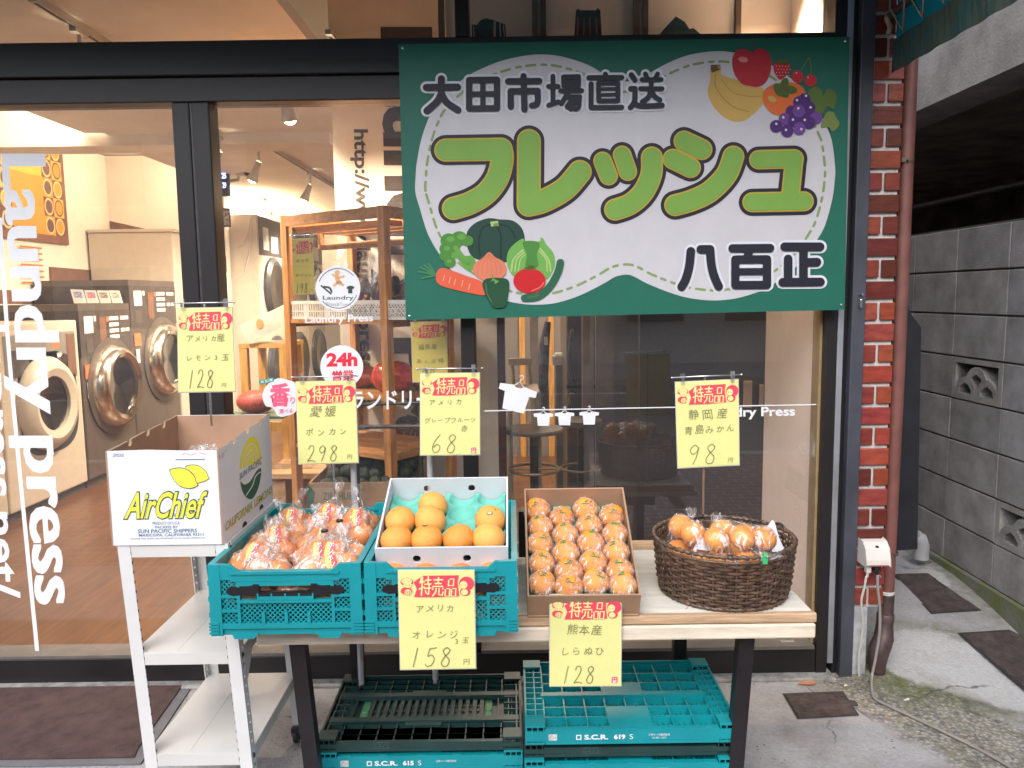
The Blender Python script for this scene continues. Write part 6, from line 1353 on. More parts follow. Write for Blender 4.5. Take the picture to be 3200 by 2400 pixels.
# ---- track rails with spotlights
trk = M('white_track', (.55, .52, .48), .4)
bulb = emissive('spot_bulb', (1.0, .82, .58), 30.0)
def rail(x, y0, y1, label):
    t = thing('track_rail', label, 'light track', (x, (y0 + y1) / 2, CZ)); mb = MB(); mb.box(x - .016, x + .016, y0, y1, CZ - .03, CZ - .001); wpart(mb, 'rail', trk, t)
    mb = MB(); mb.box(x - .005, x + .005, y0 + .02, y1 - .02, CZ - .0315, CZ - .0301); wpart(mb, 'slot', M('track_slot', (.03, .03, .03), .6), t)
def spot(x, y, label, lit=True, aim=(0, 0, -1), e=30, zc=CZ):
    t = thing('track_spotlight', label, 'spotlight', (x, y, zc - .03)); A_ = Vector(aim).normalized()
    mb = MB(); mb.box(x - .014, x + .014, y - .05, y + .05, zc - .05, zc - .0305); mb.cyl((x, y, zc - .05), (x, y, zc - .12), .009, 10); wpart(mb, 'bracket', trk, t)
    c = Vector((x, y, zc - .13)); mb = MB(); mb.tube([c, c + A_ * .06, c + A_ * .11, c + A_ * .15], [.022, .026, .034, .045], 18, caps=False); wpart(mb, 'shade', trk, t, smooth=True)
    mb = MB(); mb.sphere(c + A_ * .135, .034, 14, 9); wpart(mb, 'bulb', bulb if lit else M('unlit_bulb', (.6, .55, .5), .3), t, smooth=True)
    if lit:
        l = bpy.data.lights.new('spot_lamp', 'SPOT'); l.energy = e; l.color = (1.0, .82, .60); l.spot_size = R(120); l.spot_blend = .8; l.shadow_soft_size = .05
        o = bpy.data.objects.new('spot_lamp', l); COL.objects.link(o); o.parent = t; o.location = c + A_ * .18 - t.location; o.rotation_euler = (-A_).to_track_quat('Z', 'Y').to_euler()
q = PZ(150, 0, CZ); rail(q.x - .02, .1, 1.05, 'white ceiling track seen through the transom above the doors'); s_ = PZ(182, 20, CZ); spot(q.x - .02, .42, 'white spotlight hanging from the track behind the transom', True, (.2, .5, -1), 70)
qr = PZ(815, 434, CZ); qe = PZ(1060, 610, CZ); rail(qr.x, YB + .32, 8.5, 'white track rail running back along the lit ceiling')
for i, (px, py) in enumerate(((790, 440), (940, 530), (1032, 605))):
    p_ = PZ(px, py, CZ); spot(p_.x if i == 0 else qr.x, max(p_.y, YB + .4), ('spotlight beside the camera, brightest of the back ceiling', 'spotlight on the back rail above the framed picture', 'small far spotlight at the deep end of the back rail')[i], True, (-.5, .2, -1), 140)
for k in range(3): spot((-1.1, -2.0, -.75)[k], (1.0, 2.6, .5)[k], ('spotlight over the wooden rack', 'spotlight in front of the washers', 'spotlight close to the lettered wall')[k], True, (.1 if k != 1 else -.6, .35, -1), (37, 10, 37)[k])

# ---- orange wall panel with rings
wp = thing('wall_panel', 'orange and brown wall panel of printed rings in a brown frame', 'wall panel', (LX + .02, 3.6, 1.9))
c00, c10, c11, c01 = (PX(x, y, LX + .02) for x, y in ((-260, 655), (215, 765), (192, 430), (-260, 277)))
ya, yb2 = PX(-320, 700, LX + .02).y, PX(204, 600, LX + .02).y; za, zb = PX(210, 765, LX + .02).z, PX(196, 432, LX + .02).z
mb = MB(); mb.box(LX + .001, LX + .02, ya, yb2, za, zb); wpart(mb, 'frame', M('brown_panel', (.19, .075, .035), .5), wp)
def WPt(y, z, l=0): return Vector((LX + .021 + l, y, z))
Wd = yb2 - ya; Hh = zb - za; cw = .155; chh = (Hh - .14) / 5
tiles = {'orange': (.72, .25, .012), 'gold': (.75, .40, .03), 'choc': (.12, .05, .04), 'cream': (.70, .48, .18)}
mats_ = [M('panel_' + k, v, .5, var=.05) for k, v in tiles.items()]; rg = random.Random(6)
mb = MB(); y1 = yb2 - .05; z1 = zb - .07
pat = ['choc', 'gold', 'choc', 'gold', 'choc']; pat2 = ['gold', 'choc', 'orange', 'choc', 'orange']
def tile(y0, y1_, z0, z1_, c): mb.cur = list(tiles).index(c); mb.add([WPt(y0, z0), WPt(y1_, z0), WPt(y1_, z1_), WPt(y0, z1_)], [(0, 1, 2, 3)])
def disc_(y, z, r, c, l): mb.cur = list(tiles).index(c); mb.add([WPt(y + r * math.cos(2 * math.pi * k / 32), z + r * 1.12 * math.sin(2 * math.pi * k / 32), l) for k in range(32)], [list(range(32))])
for r_i in range(5):
    zt_, zb_ = z1 - chh * r_i, z1 - chh * (r_i + 1)
    for c_i, pp in ((0, pat), (1, pat2)):
        c = pp[r_i]; yy1 = y1 - cw * c_i; tile(yy1 - cw, yy1, zb_, zt_, c); cy, cz = yy1 - cw / 2, (zt_ + zb_) / 2
        disc_(cy, cz, cw * .44, 'cream' if c != 'gold' else 'choc', .001); disc_(cy, cz, cw * .34, 'orange' if c == 'choc' and c_i == 0 else ('choc' if c != 'gold' else 'orange'), .002)
    tile(y1 - cw * 2 - .45, y1 - cw * 2, zb_, zt_, 'orange' if r_i > 1 else 'gold')
    yy1 = y1 - cw * 2 - .45; tile(yy1 - cw, yy1, zb_, zt_, pat[(r_i + 1) % 5]); disc_(yy1 - cw / 2, (zt_ + zb_) / 2, cw * .44, 'cream', .001); disc_(yy1 - cw / 2, (zt_ + zb_) / 2, cw * .32, pat[r_i], .002)
wpart(mb, 'ring_print', mats_, wp)
mb = MB()
for k in range(7): mb.add([WPt(y1 - cw * 2 - .40, z1 - .95 - .05 * k, .002), WPt(y1 - cw * 2 - .08, z1 - .95 - .05 * k, .002), WPt(y1 - cw * 2 - .08, z1 - .965 - .05 * k, .002), WPt(y1 - cw * 2 - .40, z1 - .965 - .05 * k, .002)], [(0, 1, 2, 3)])
wpart(mb, 'caption_lines', M('panel_caption', (.45, .16, .03), .6), wp)

# ---- washers and dryers along the left wall, doors facing into the room
FXm = -3.28
steel = M('warm_stainless', (.15, .125, .108), .4, .5, .12, 5, stretch=(1, 1, .1)); enam = M('cream_enamel', (.52, .455, .375), .35, var=.04); ctrl = M('control_panel_brown', (.07, .055, .05), .4, var=.2); chrome = M('polished_steel', (.58, .53, .46), .2, 1.0, .05); dglass = M('door_glass', (.012, .012, .014), .05, coat=1)
lblw = M('label_white', (.62, .60, .56), .6); lblr = M('label_red_orange', (.75, .16, .06), .6); lblb = M('label_blue', (.15, .15, .5), .5)
def Fp(y, z, l=0): return Vector((FXm + l, y, z))
def fquad(mb, y0, y1_, z0, z1_, l=.002): mb.add([Fp(y0, z0, l), Fp(y1_, z0, l), Fp(y1_, z1_, l), Fp(y0, z1_, l)], [(0, 1, 2, 3)])
def machine(name, label, y0, y1_, ztop, body, stainless, cat):
    t = thing(name, label, cat, ((LX + FXm) / 2, (y0 + y1_) / 2, FZ))
    mb = MB(); mb.bbox(LX + .02, FXm, y0 + .004, y1_ - .004, FZ + .06, ztop, .012); wpart(mb, 'body', body, t)
    mb = MB(); mb.box(LX + .02, FXm - .03, y0 + .01, y1_ - .01, FZ, FZ + .059); wpart(mb, 'plinth', M('dark_plinth', (.05, .04, .035), .6), t); return t
def door(t, yc, zc, r, ringm, thick, rr=.25):
    mb = MB(); c = Fp(yc, zc); mb.lathe([(r * 1.1, .0), (r * 1.1, .03), (r, thick), (r * (1 - rr * .5), thick + .02), (r * (1 - rr), thick), (r * (1 - rr), thick - .03)], c, 'X', 44); d = wpart(mb, 'door', ringm, t, smooth=True, auto=40)
    mb = MB(); mb.lathe([(0, thick - .055), (r * (1 - rr) * .6, thick - .045), (r * (1 - rr), thick - .025)], c, 'X', 36); o = wpart(mb, 'door_glass', dglass, t, smooth=True)
    return d
def yof(px, py=1200): return PX(px, py, FXm).y
def zof(px, py): return PX(px, py, FXm).z
# cream washers
for k, (y0, y1_, lab) in enumerate(((.95, yof(4, 1300), 'cream front loading washer nearest the glass door, cut by the photo edge'), (yof(8, 1300) , yof(262, 1300), 'cream front loading washer with a blue digital panel behind the door lettering'))):
    zt_ = zof(230, 1000); t = machine('washing_machine', lab, y0, y1_, zt_, enam, False, 'washing machine'); yc = y0 + (y1_ - y0) * .52; zc = zof(135, 1262)
    mb = MB(); n = 40; pts = []
    for q in range(n): a = 2 * math.pi * q / n; e = .62; ca, sa = math.cos(a), math.sin(a); pts.append(Fp(yc + .03 + math.copysign(abs(ca) ** e, ca) * .36, zc + .0 + math.copysign(abs(sa) ** e, sa) * .36, .003))
    mb.add(pts, [list(range(n))]); wpart(mb, 'door_recess', M('dark_recess', (.04, .045, .055), .5), t)
    door(t, yc - .02, zc, .30, enam, .07, .36)
    mb = MB(); fquad(mb, y0 + .06, y1_ - .05, zt_ - .42, zt_ - .08, .003); cp_ = wpart(mb, 'control_panel', M('grey_panel', (.34, .31, .28), .35, .4), t)
    mb = MB(); fquad(mb, y0 + .38, y0 + .56, zt_ - .34, zt_ - .25, .005); wpart(mb, 'display', lblb, t)
    mb = MB(); fquad(mb, y0 + .10, y0 + .32, zt_ - .36, zt_ - .18, .005); wpart(mb, 'dispenser', ctrl, t)
    mb = MB(); mb.lathe([(.06, 0), (.06, .02), (.045, .035), (0, .035)], Fp(y1_ - .28, zt_ - .28, .004), 'X', 24); wpart(mb, 'dial', chrome, t)
    mb = MB(); fquad(mb, y1_ - .36, y1_ - .26, zt_ - .19, zt_ - .10, .005); wpart(mb, 'notice', lblr, t)
    mb = MB(); fquad(mb, y1_ - .17, y1_ - .06, zt_ - .40, zt_ - .1, .005); wpart(mb, 'coin_unit', brown, t)
# stainless machines
specs = ((yof(266, 1300), yof(418), zof(418, 949), (352, 1205), .31, 'stainless coin dryer beside the cream washer, big chrome round door'), (yof(420), yof(562), zof(562, 882), (510, 1122), .31, 'taller stainless coin dryer behind, partly hidden by the lemon price card'))
for k, (y0, y1_, zt_, dc, r, lab) in enumerate(specs):
    t = machine('tumble_dryer', lab, y0, y1_, zt_, steel, True, 'tumble dryer'); yc = yof(*dc); zc = zof(*dc)
    mb = MB(); mb.box(LX + .03, FXm + .004, y0 + .002, y1_ - .004, zt_ - .045, zt_ + .004); wpart(mb, 'top_trim', steel, t)
    mb = MB(); mb.box(LX + .03, FXm + .006, y0 + .0015, y1_ - .003, zt_ - .40, zt_ - .046); wpart(mb, 'control_panel', ctrl, t)
    door(t, yc, zc, r, chrome, .10, .24)
    mb = MB(); mb.lathe([(r * 1.28, .001), (r * 1.28, .012), (r * 1.1, .02)], Fp(yc, zc), 'X', 40); wpart(mb, 'door_surround', steel, t, smooth=True, auto=40)
    W_ = y1_ - y0
    for (a, b_, c_, d_, mt, nm) in ((.08, .24, .09, .22, lblw, 'coin_slot'), (.26, .30, .09, .13, lblw, 'badge'), (.36, .48, .10, .34, brown, 'button_row'), (.50, .54, .10, .14, lblr, 'red_button'), (.55, .74, .10, .13, lblw, 'legend'), (.55, .74, .15, .18, lblw, 'legend'), (.55, .74, .20, .23, lblw, 'legend'), (.55, .74, .25, .28, lblw, 'legend'), (.78, .95, .10, .13, lblw, 'legend'), (.78, .86, .20, .23, lblw, 'legend'), (.88, .96, .20, .23, lblw, 'legend'), (.10, .22, .26, .37, steel, 'lock_plate'), (.04, .17, .46, .57, lblr, 'price_badge'), (.06, .13, .60, .72, lblw, 'number_badge'), (.86, .98, .44, .56, lblr, 'notice')):
        mb = MB(); fquad(mb, y0 + W_ * a, y0 + W_ * b_, zt_ - d_, zt_ - c_, .009); wpart(mb, nm, mt, t)
# leaflets propped on the machines
lpts = [((607, 840), (715, 845), (750, 962), (640, 962)), ((727, 848), (825, 850), (858, 960), (756, 962)), ((835, 850), (935, 852), (962, 960), (868, 962)), ((940, 850), (1030, 852), (1062, 960), (972, 960))]
for k, q in enumerate(lpts):
    base = [P(x / 2.765, 600 + y / 2.765, specs[1][0] - .10 - (.05 if i > 1 else 0)) for i, (x, y) in enumerate(q)]
    mb = MB(); mb.prism(base, (0, .003, 0)); t = thing('leaflet', ('blue printed leaflet, first on the dryer top', 'leaflet with a pink picture on the dryer top', 'leaflet with a small dark drawing on the dryer top', 'nearly blank leaflet, last on the dryer top')[k], 'leaflet', base[3], group='leaflets propped on the dryer'); wpart(mb, 'card', lblw, t)
    a, b_, c_, d_ = base; mb = MB(); L_ = lambda u, v: a.lerp(b_, u).lerp(d_.lerp(c_, u), v) + Vector((0, -.0015, 0)); mb.add([L_(.15, .15), L_(.85, .15), L_(.85, .6), L_(.15, .6)], [(0, 1, 2, 3)]); wpart(mb, 'picture', M('leaflet_ink_%d' % k, ((.35, .35, .55), (.7, .25, .35), (.35, .30, .28), (.5, .47, .43))[k], .6, var=.5, scale=60), t)
# tall white cabinet after the dryers
t = thing('utility_cabinet', 'tall plain cream cabinet standing beyond the stainless dryers', 'cabinet', (-3.7, 5.1, FZ)); yc0 = yof(566); mb = MB(); mb.bbox(LX + .02, FXm - .0, yc0, 5.245, FZ, PX(585, 733, FXm).z, .01); wpart(mb, 'body', enam, t); mb = MB(); mb.box(LX + .02, FXm + .01, yc0 - .01, 5.24, PX(585, 733, FXm).z + .001, PX(585, 733, FXm).z + .03); wpart(mb, 'top', enam, t)
# second dryer row further back
dx = P(812, 900, 5.4).x; FXm2 = dx; z2 = P(812, 668, 5.4).z; xl2 = P(727, 900, 5.4).x
for k in range(3):
    y0 = 5.4 + .95 * k; t = thing('stacked_dryer', ('white double stacked dryer with hanging cables, nearest of the back row', 'white double stacked dryer, middle of the back row', 'white double stacked dryer at the far end of the back row')[k], 'tumble dryer', ((xl2 + dx) / 2, y0 + .47, FZ), group='stacked dryers in the back row')
    mb = MB(); mb.bbox(xl2 - .3, dx, y0 + .005, y0 + .945, FZ, z2, .01); wpart(mb, 'body', enam, t)
    mb = MB(); mb.box(dx, dx + .006, y0 + .04, y0 + .92, z2 - .42, z2 - .02); wpart(mb, 'control_panel', ctrl, t)
    for zc in (P(862, 900, 5.8).z, .75):
        mb = MB(); mb.lathe([(.34, 0), (.34, .03), (.29, .06), (.26, .05)], Vector((dx, y0 + .47, zc)), 'X', 36); wpart(mb, 'door', M('dark_door_ring', (.06, .06, .065), .35), t, smooth=True, auto=40)
        mb = MB(); mb.lathe([(0, .03), (.26, .05)], Vector((dx, y0 + .47, zc)), 'X', 30); wpart(mb, 'door_glass', dglass, t, smooth=True)
    for (a, b_, c_, d_, mt) in ((.16, .36, .12, .36, lblw), (.45, .7, .2, .38, lblw), (.3, .5, .46, .62, lblw)):
        mb = MB(); mb.add([Vector((dx + .009, y0 + a, z2 - d_)), Vector((dx + .009, y0 + b_, z2 - d_)), Vector((dx + .009, y0 + b_, z2 - c_)), Vector((dx + .009, y0 + a, z2 - c_))], [(0, 1, 2, 3)]); wpart(mb, 'notice', mt, t)
    if k == 0:
        for pts in (((785, 672), (775, 720), (760, 760), (738, 772)), ((785, 690), (780, 790), (765, 850), (740, 872))): mb = MB(); mb.tube([P(x, y, 5.39) for x, y in pts], .006, 6); wpart(mb, 'hanging_cable', ivory, t)
mb = MB(); mb.box(dx - .36, dx - .31, 5.36, BY, z2 - .4, 2.97); mb.box(xl2 - .36, dx - .31, 5.351, 5.359, FZ, z2); wpart(mb, 'dryer_wall', cream, shop)
t = thing('cove_light', 'warm strip light along the wall above the back row dryers', 'ceiling light', (dx - .24, 6.9, CZ - .05)); mb = MB(); mb.box(dx - .28, dx - .20, 5.5, 8.6, CZ - .06, CZ - .02); wpart(mb, 'lamp_tube', emissive('warm_tube', warm, 9.0), t)
l = bpy.data.lights.new('cove_lamp', 'AREA'); l.shape = 'RECTANGLE'; l.size = 3; l.size_y = .1; l.energy = 52; l.color = warm; o = bpy.data.objects.new('cove_lamp', l); COL.objects.link(o); o.parent = t; o.location = (.1, 0, -.06); o.rotation_euler = (0, 0, R(90))
# small notices on the partition wall
for k, (x0, y0, x1, y1_, dk_) in enumerate(((683, 645, 697, 702, 1), (698, 650, 719, 710, 1), (690, 752, 702, 810, 0), (692, 800, 706, 850, 1), (694, 868, 708, 895, 1))):
    mb = MB(); a = P(x0, y1_, 5.245); b_ = P(x1, y0, 5.245); mb.box(a.x, b_.x, 5.235, 5.2495, a.z, b_.z); t = thing('notice_board', ('narrow brown notice high on the partition wall', 'framed notice with a yellow corner on the partition wall', 'small white framed notice at mid height on the partition', 'dark notice under the white one on the partition', 'lowest small dark notice on the partition')[k], 'notice', (a + b_) / 2, group='small notices on the partition wall'); wpart(mb, 'frame', ctrl, t)
    w = (b_.x - a.x); h_ = b_.z - a.z; mb = MB(); mb.add([Vector((a.x + w * .15, 5.233, a.z + h_ * .12)), Vector((b_.x - w * .15, 5.233, a.z + h_ * .12)), Vector((b_.x - w * .15, 5.233, b_.z - h_ * .15)), Vector((a.x + w * .15, 5.233, b_.z - h_ * .15))], [(0, 1, 2, 3)]); wpart(mb, 'sheet', M('notice_sheet', (.35, .32, .28), .6, var=.6, scale=40), t)
# LED clock and security camera
t = thing('led_clock', 'black hanging clock with glowing blue digits behind the door stile', 'clock', P(692, 560, 4.4)); a = P(660, 612, 4.4); b_ = P(708, 528, 4.4); mb = MB(); mb.bbox(a.x, b_.x, 4.4, 4.48, a.z, b_.z, .006); wpart(mb, 'case', M('black_case', (.02, .02, .03), .4), t)
mb = MB()
for tx, y0, y1_ in (('2 25', 540, 558), ('05 29', 570, 588)):
    vs, fs = glyphs(tx, 1, .03); u, v = P(682, y1_, 4.397), P(706, y0, 4.397); vs = fit(vs, u.x, v.x, u.z, v.z); put(mb, (vs, fs), lambda x, z: Vector((x, 4.397, z)))
wpart(mb, 'digits', emissive('blue_digits', (.25, .3, 1.0), 3.0), t)
t = thing('security_camera', 'white bullet security camera on a bracket arm', 'camera', P(755, 535, 4.5)); mb = MB(); c = P(735, 530, 4.5); e_ = P(772, 537, 4.4); mb.tube([c, e_], [.05, .045], 14); wpart(mb, 'housing', ivory, t); mb = MB(); mb.tube([e_, e_ + (e_ - c) * .1], .035, 14); wpart(mb, 'lens', dglass, t); mb = MB(); mb.tube([P(712, 566, 4.55), P(745, 562, 4.55), P(747, 545, 4.52)], .016, 8); wpart(mb, 'arm', ivory, t)
# framed picture over the back dryers and garland
t = thing('framed_picture', 'thin brown frame with a pale print above the back dryers', 'picture', PX(857, 620, dx - .28)); X_ = dx - .28; q = [PX(826, 570, X_), PX(891, 608, X_), PX(893, 672, X_), PX(829, 658, X_)]
mb = MB(); mb.prism(q, (.012, 0, 0)); wpart(mb, 'frame', brown, t); cc = sum(q, Vector()) / 4; mb = MB(); mb.add([cc + (p_ - cc) * .93 + Vector((.0135, 0, 0)) for p_ in q], [(0, 1, 2, 3)]); wpart(mb, 'print', M('pale_print', (.7, .62, .5), .6), t); mb = MB(); mb.add([cc + (p_ - cc) * .25 + Vector((.0145, 0, 0)) for p_ in q], [(0, 1, 2, 3)]); wpart(mb, 'drawing', M('drawing_tan', (.45, .36, .28), .6, var=.4, scale=30), t)
mb = MB(); rg = random.Random(9)
for k in range(160):
    y = 6.0 + rg.random() * 2.0; c = Vector((dx + rg.uniform(-.1, .06), y, z2 + .03 + rg.uniform(-.04, .06))); a = Vector((rg.uniform(-1, 1), rg.uniform(-1, 1), rg.uniform(-1, 1))).normalized() * .035; b_ = a.orthogonal().normalized() * .015; mb.add([c - a, c + b_, c + a, c - b_], [(0, 1, 2, 3)])
o = mb.build('leaf_garland', M('garland_green', (.10, .16, .06), .7)); tag(o, 'leafy green garland draped along the tops of the back dryers', 'garland')

# ---- white lettered wall panel facing the street
lw_ = thing('lettered_wall', 'white partition with big dark vertical lettering and a web address', 'wall', (0, 1.15, FZ))
mb = MB(); mb.box(XW0, XW1, 1.1, 1.2, FZ, 2.97); wpart(mb, 'wall', M('warm_white_wall', (.66, .60, .52), .7, var=.04), lw_)
silverd = M('dark_foil_letter', (.075, .06, .055), .25, .55, .3, 140, bump=.5, bscale=350)
def wall_text(txt, x0, x1, y0, y1_, name, bold):
    vs, fs = glyphs(txt, 1, bold); vs = fit(vs, 0, 1, 0, 1); mb = MB()
    put(mb, (vs, fs), lambda u, v: P(x0 + (x1 - x0) * v + .025 * (y1_ - y0) * u, y0 + (y1_ - y0) * u, 1.096)); wpart(mb, name, silverd, lw_)
wall_text('http://www.laundrypress.net', 1092, 1150, 404, 1275, 'web_lettering', .025)
wall_text('Laundry Press', 1140, 1350, 84, 1640, 'big_lettering', .04)

# ---- wooden rack with goods inside the window
wr_ = thing('wooden_rack', 'open orange pine rack of square posts and shelves inside the window', 'shelf', (P(1050, 1000, .6).x, .6, FZ))
pw = M('orange_pine', (.50, .21, .06), .5, var=.3, scale=7, stretch=(6, 6, .7), bump=.1); pws = M('orange_pine_shelf', (.48, .21, .065), .55, var=.25, scale=7, stretch=(1, 8, 8))
A_ = P(893, 690, .75); B__ = P(1197, 650, .40); A_.z = B__.z = 0; ux = (B__ - A_).normalized(); uy = Vector((-ux.y, ux.x, 0)); Lr = (B__ - A_).length; ZT = 1.885; DR = .42
Tm = Matrix(((ux.x, uy.x, 0, A_.x), (ux.y, uy.y, 0, A_.y), (0, 0, 1, 0), (0, 0, 0, 1)))
for (a, b_) in ((0, 0), (Lr, 0), (0, DR), (Lr, DR)): mb = MB(); mb.box(a - .019, a + .019, b_ - .019, b_ + .019, FZ, ZT, Tm); wpart(mb, 'post', pw, wr_)
for a0, a1, b0, b1 in ((.0195, Lr - .0195, -.018, .0), (.0195, Lr - .0195, DR, DR + .018), (-.018, .0, .0195, DR - .0195), (Lr, Lr + .018, .0195, DR - .0195)): mb = MB(); mb.box(a0, a1, b0, b1, ZT - .05, ZT - .002, Tm); wpart(mb, 'top_rail', pws, wr_)
mb = MB()
for k in range(3): mb.box(.02, Lr - .02, .04 + .13 * k, .14 + .13 * k, ZT - .075, ZT - .052, Tm)
wpart(mb, 'top_slat', pws, wr_)
mb = MB(); mb.tube([Tm @ Vector((.05, DR * .4, ZT - .14)), Tm @ Vector((Lr + .1, DR * .4, ZT - .14))], .016, 12); mb.box(.04, .058, DR * .4 - .012, DR * .4 + .012, ZT - .15, ZT - .0755, Tm); wpart(mb, 'hanging_rod', pws, wr_)
zsh = [(P(1050, 998, .6).z), P(1050, 1225, .6).z, P(1050, 1400, .6).z]
for z in zsh:
    mb = MB()
    for k in range(5): mb.box(.02, Lr - .02, -.015 + .091 * k, .068 + .091 * k, z - .018, z, Tm)
    mb.box(.02, .04, 0, DR, z - .035, z - .0185, Tm); mb.box(Lr - .04, Lr - .02, 0, DR, z - .035, z - .0185, Tm); wpart(mb, 'shelf', pws, wr_)
mb = MB(); mb.tube([Tm @ Vector((.02, DR, .25)), Tm @ Vector((Lr - .02, DR, 1.2))], .004, 6); mb.tube([Tm @ Vector((.02, DR, 1.2)), Tm @ Vector((Lr - .02, DR, .25))], .004, 6); wpart(mb, 'cross_brace', M('dull_wire', (.2, .19, .18), .4, .8), wr_)
bolt_ = MB()
for k in range(9): bolt_.lathe([(0, .002), (.004, .001), (.004, 0)], Tm @ Vector((Lr - .01, -.0195, 1.8 - .16 * k)), 'Y', 8)
wpart(bolt_, 'peg_hole', M('peg_dark', (.06, .03, .015), .7), wr_)
# baskets on the top shelf
z0 = zsh[0]; bw_ = M('white_basket_plastic', (.66, .62, .57), .45)
def open_basket(name, label, a0, a1, h_, lace):
    t = thing(name, label, 'basket', Tm @ Vector(((a0 + a1) / 2, DR / 2, z0))); mb = MB(); y0, y1_ = -.005, DR - .05
    for yy in (y0, y1_):
        mb.box(a0 - .008, a1 + .008, yy - .004, yy + .004, z0 + h_ - .016, z0 + h_, Tm); mb.box(a0, a1, yy - .003, yy + .003, z0 + .001, z0 + .012, Tm)
        if not lace:
            n = 26
            for k in range(n + 1): x = a0 + (a1 - a0) * k / n; w = .0035 if k % 9 else .012; mb.box(x - w, x + w, yy - .0025, yy + .0025, z0 + .0121, z0 + h_ - .0161, Tm)
            mb.box(a0, a1, yy - .0026, yy + .0026, z0 + h_ * .40, z0 + h_ * .48, Tm)
        else:
            u = Tm.to_3x3() @ Vector((1, 0, 0)); mb.lattice(Tm @ Vector((a0, yy, z0 + .012)), u, (0, 0, 1), a1 - a0, h_ - .028, .017, .0038, .003); 
            n = 12
            for k in range(n):
                x = a0 + (a1 - a0) * (k + .5) / n; mb.lathe([(.008, -.003), (.013, -.003), (.013, .003), (.008, .003)], Tm @ Vector((x, yy - .003, z0 + h_ * .45)), 'Y', 12)
    for xx in (a0, a1): mb.box(xx - .003, xx + .003, y0 + .0041, y1_ - .0041, z0 + .001, z0 + h_, Tm)
    mb.box(a0 + .003, a1 - .003, y0 + .004, y1_ - .004, z0 + .001, z0 + .004, Tm); wpart(mb, 'basket_body', bw_, t); return t
open_basket('slotted_basket', 'white slotted plastic basket on the left of the pine rack', -.015, Lr * .62, .085, False)
open_basket('lace_basket', 'white lace patterned basket on the right of the pine rack', Lr * .64, Lr + .16, .085, True)
# bags of dark produce standing in the baskets
clear_bag = film_mat('clear_bag_film', 16, .45, bd=.01)
def produce_bag(a, label, w, h_, cols, n):
    t = thing('produce_bag', label, 'bag of produce', Tm @ Vector((a, DR * .3, z0 + .01)), group='clear produce bags in the baskets'); rgb = random.Random(int(a * 1000)); L0 = t.location
    for k in range(n):
        c = Tm @ Vector((a + rgb.uniform(-w * .38, w * .38), DR * .3 + rgb.uniform(-.04, .04), z0 + .05 + rgb.uniform(0, h_ * .38))); mb = MB(); mb.sphere(c - L0, .029, 12, 9, (1, 1, 1.6), lambda u: 1 + .15 * noise.noise(u * 2 + Vector((k, 0, 0)))); mb.build('produce', M('produce_%d' % (cols[k % len(cols)]), ((.05, .02, .03), (.10, .05, .03), (.03, .13, .05), (.35, .12, .03))[cols[k % len(cols)]], .45, var=.4, scale=30), t, smooth=True)
    mb = MB(); seg = 20; prof = [(.92, 0), (1.0, .12), (1.02, .4), (.95, .65), (.85, .85), (.78, 1.0)]; vs = []
    for r_, hh in prof:
        for k in range(seg):
            an = 2 * math.pi * k / seg; wob = 1 + .10 * noise.noise(Vector((math.cos(an) * 2, math.sin(an) * 2, hh * 3 + a * 9))); sy = (1 - .72 * max(0, hh - .3)) ; vs.append((Tm @ Vector((a + math.cos(an) * w / 2 * r_ * wob, DR * .3 + math.sin(an) * .075 * r_ * sy * wob, z0 + .008 + h_ * hh + (.02 * noise.noise(Vector((an, a, 1))) if hh == 1 else 0)))) - L0)
    mb.add(vs, [(i * seg + k, i * seg + (k + 1) % seg, (i + 1) * seg + (k + 1) % seg, (i + 1) * seg + k) for i in range(5) for k in range(seg)]); mb.build('film_bag', clear_bag, t, smooth=True)
    if cols[0] != 2:
        mb = MB(); c = Tm @ Vector((a + .01, DR * .3 - .085, z0 + h_ * .28)) - L0
        mb.add([c + Vector((-.028, 0, -.045)), c + Vector((.012, 0, -.05)), c + Vector((.032, 0, .04)), c + Vector((-.008, 0, .05))], [(0, 1, 2, 3)]); lb = mb.build('label', M('purple_label', (.07, .03, .09), .5), t)
        mb = MB(); 
        for q in range(4): mb.add([c + Vector((-.018 + .008 * q, -.001, -.03 + .018 * q)), c + Vector((-.006 + .008 * q, -.001, -.034 + .018 * q)), c + Vector((-.002 + .008 * q, -.001, -.022 + .018 * q)), c + Vector((-.014 + .008 * q, -.001, -.018 + .018 * q))], [(0, 1, 2, 3)])
        mb.build('label_lettering', M('label_orange'), lb)
produce_bag(.20, 'clear bag with green and brown vegetables in the slotted basket', .23, .26, [2, 1, 2], 7)
produce_bag(.43, 'clear bag of dark roots with a purple label behind the round sticker', .17, .27, [0, 1], 8)
produce_bag(Lr * .86, 'clear bag of dark produce, purple label, left of the pine post', .15, .26, [0, 0, 1], 8)
produce_bag(Lr + .075, 'clear bag of dark produce, purple label, right of the pine post', .14, .25, [0, 1, 0], 8)
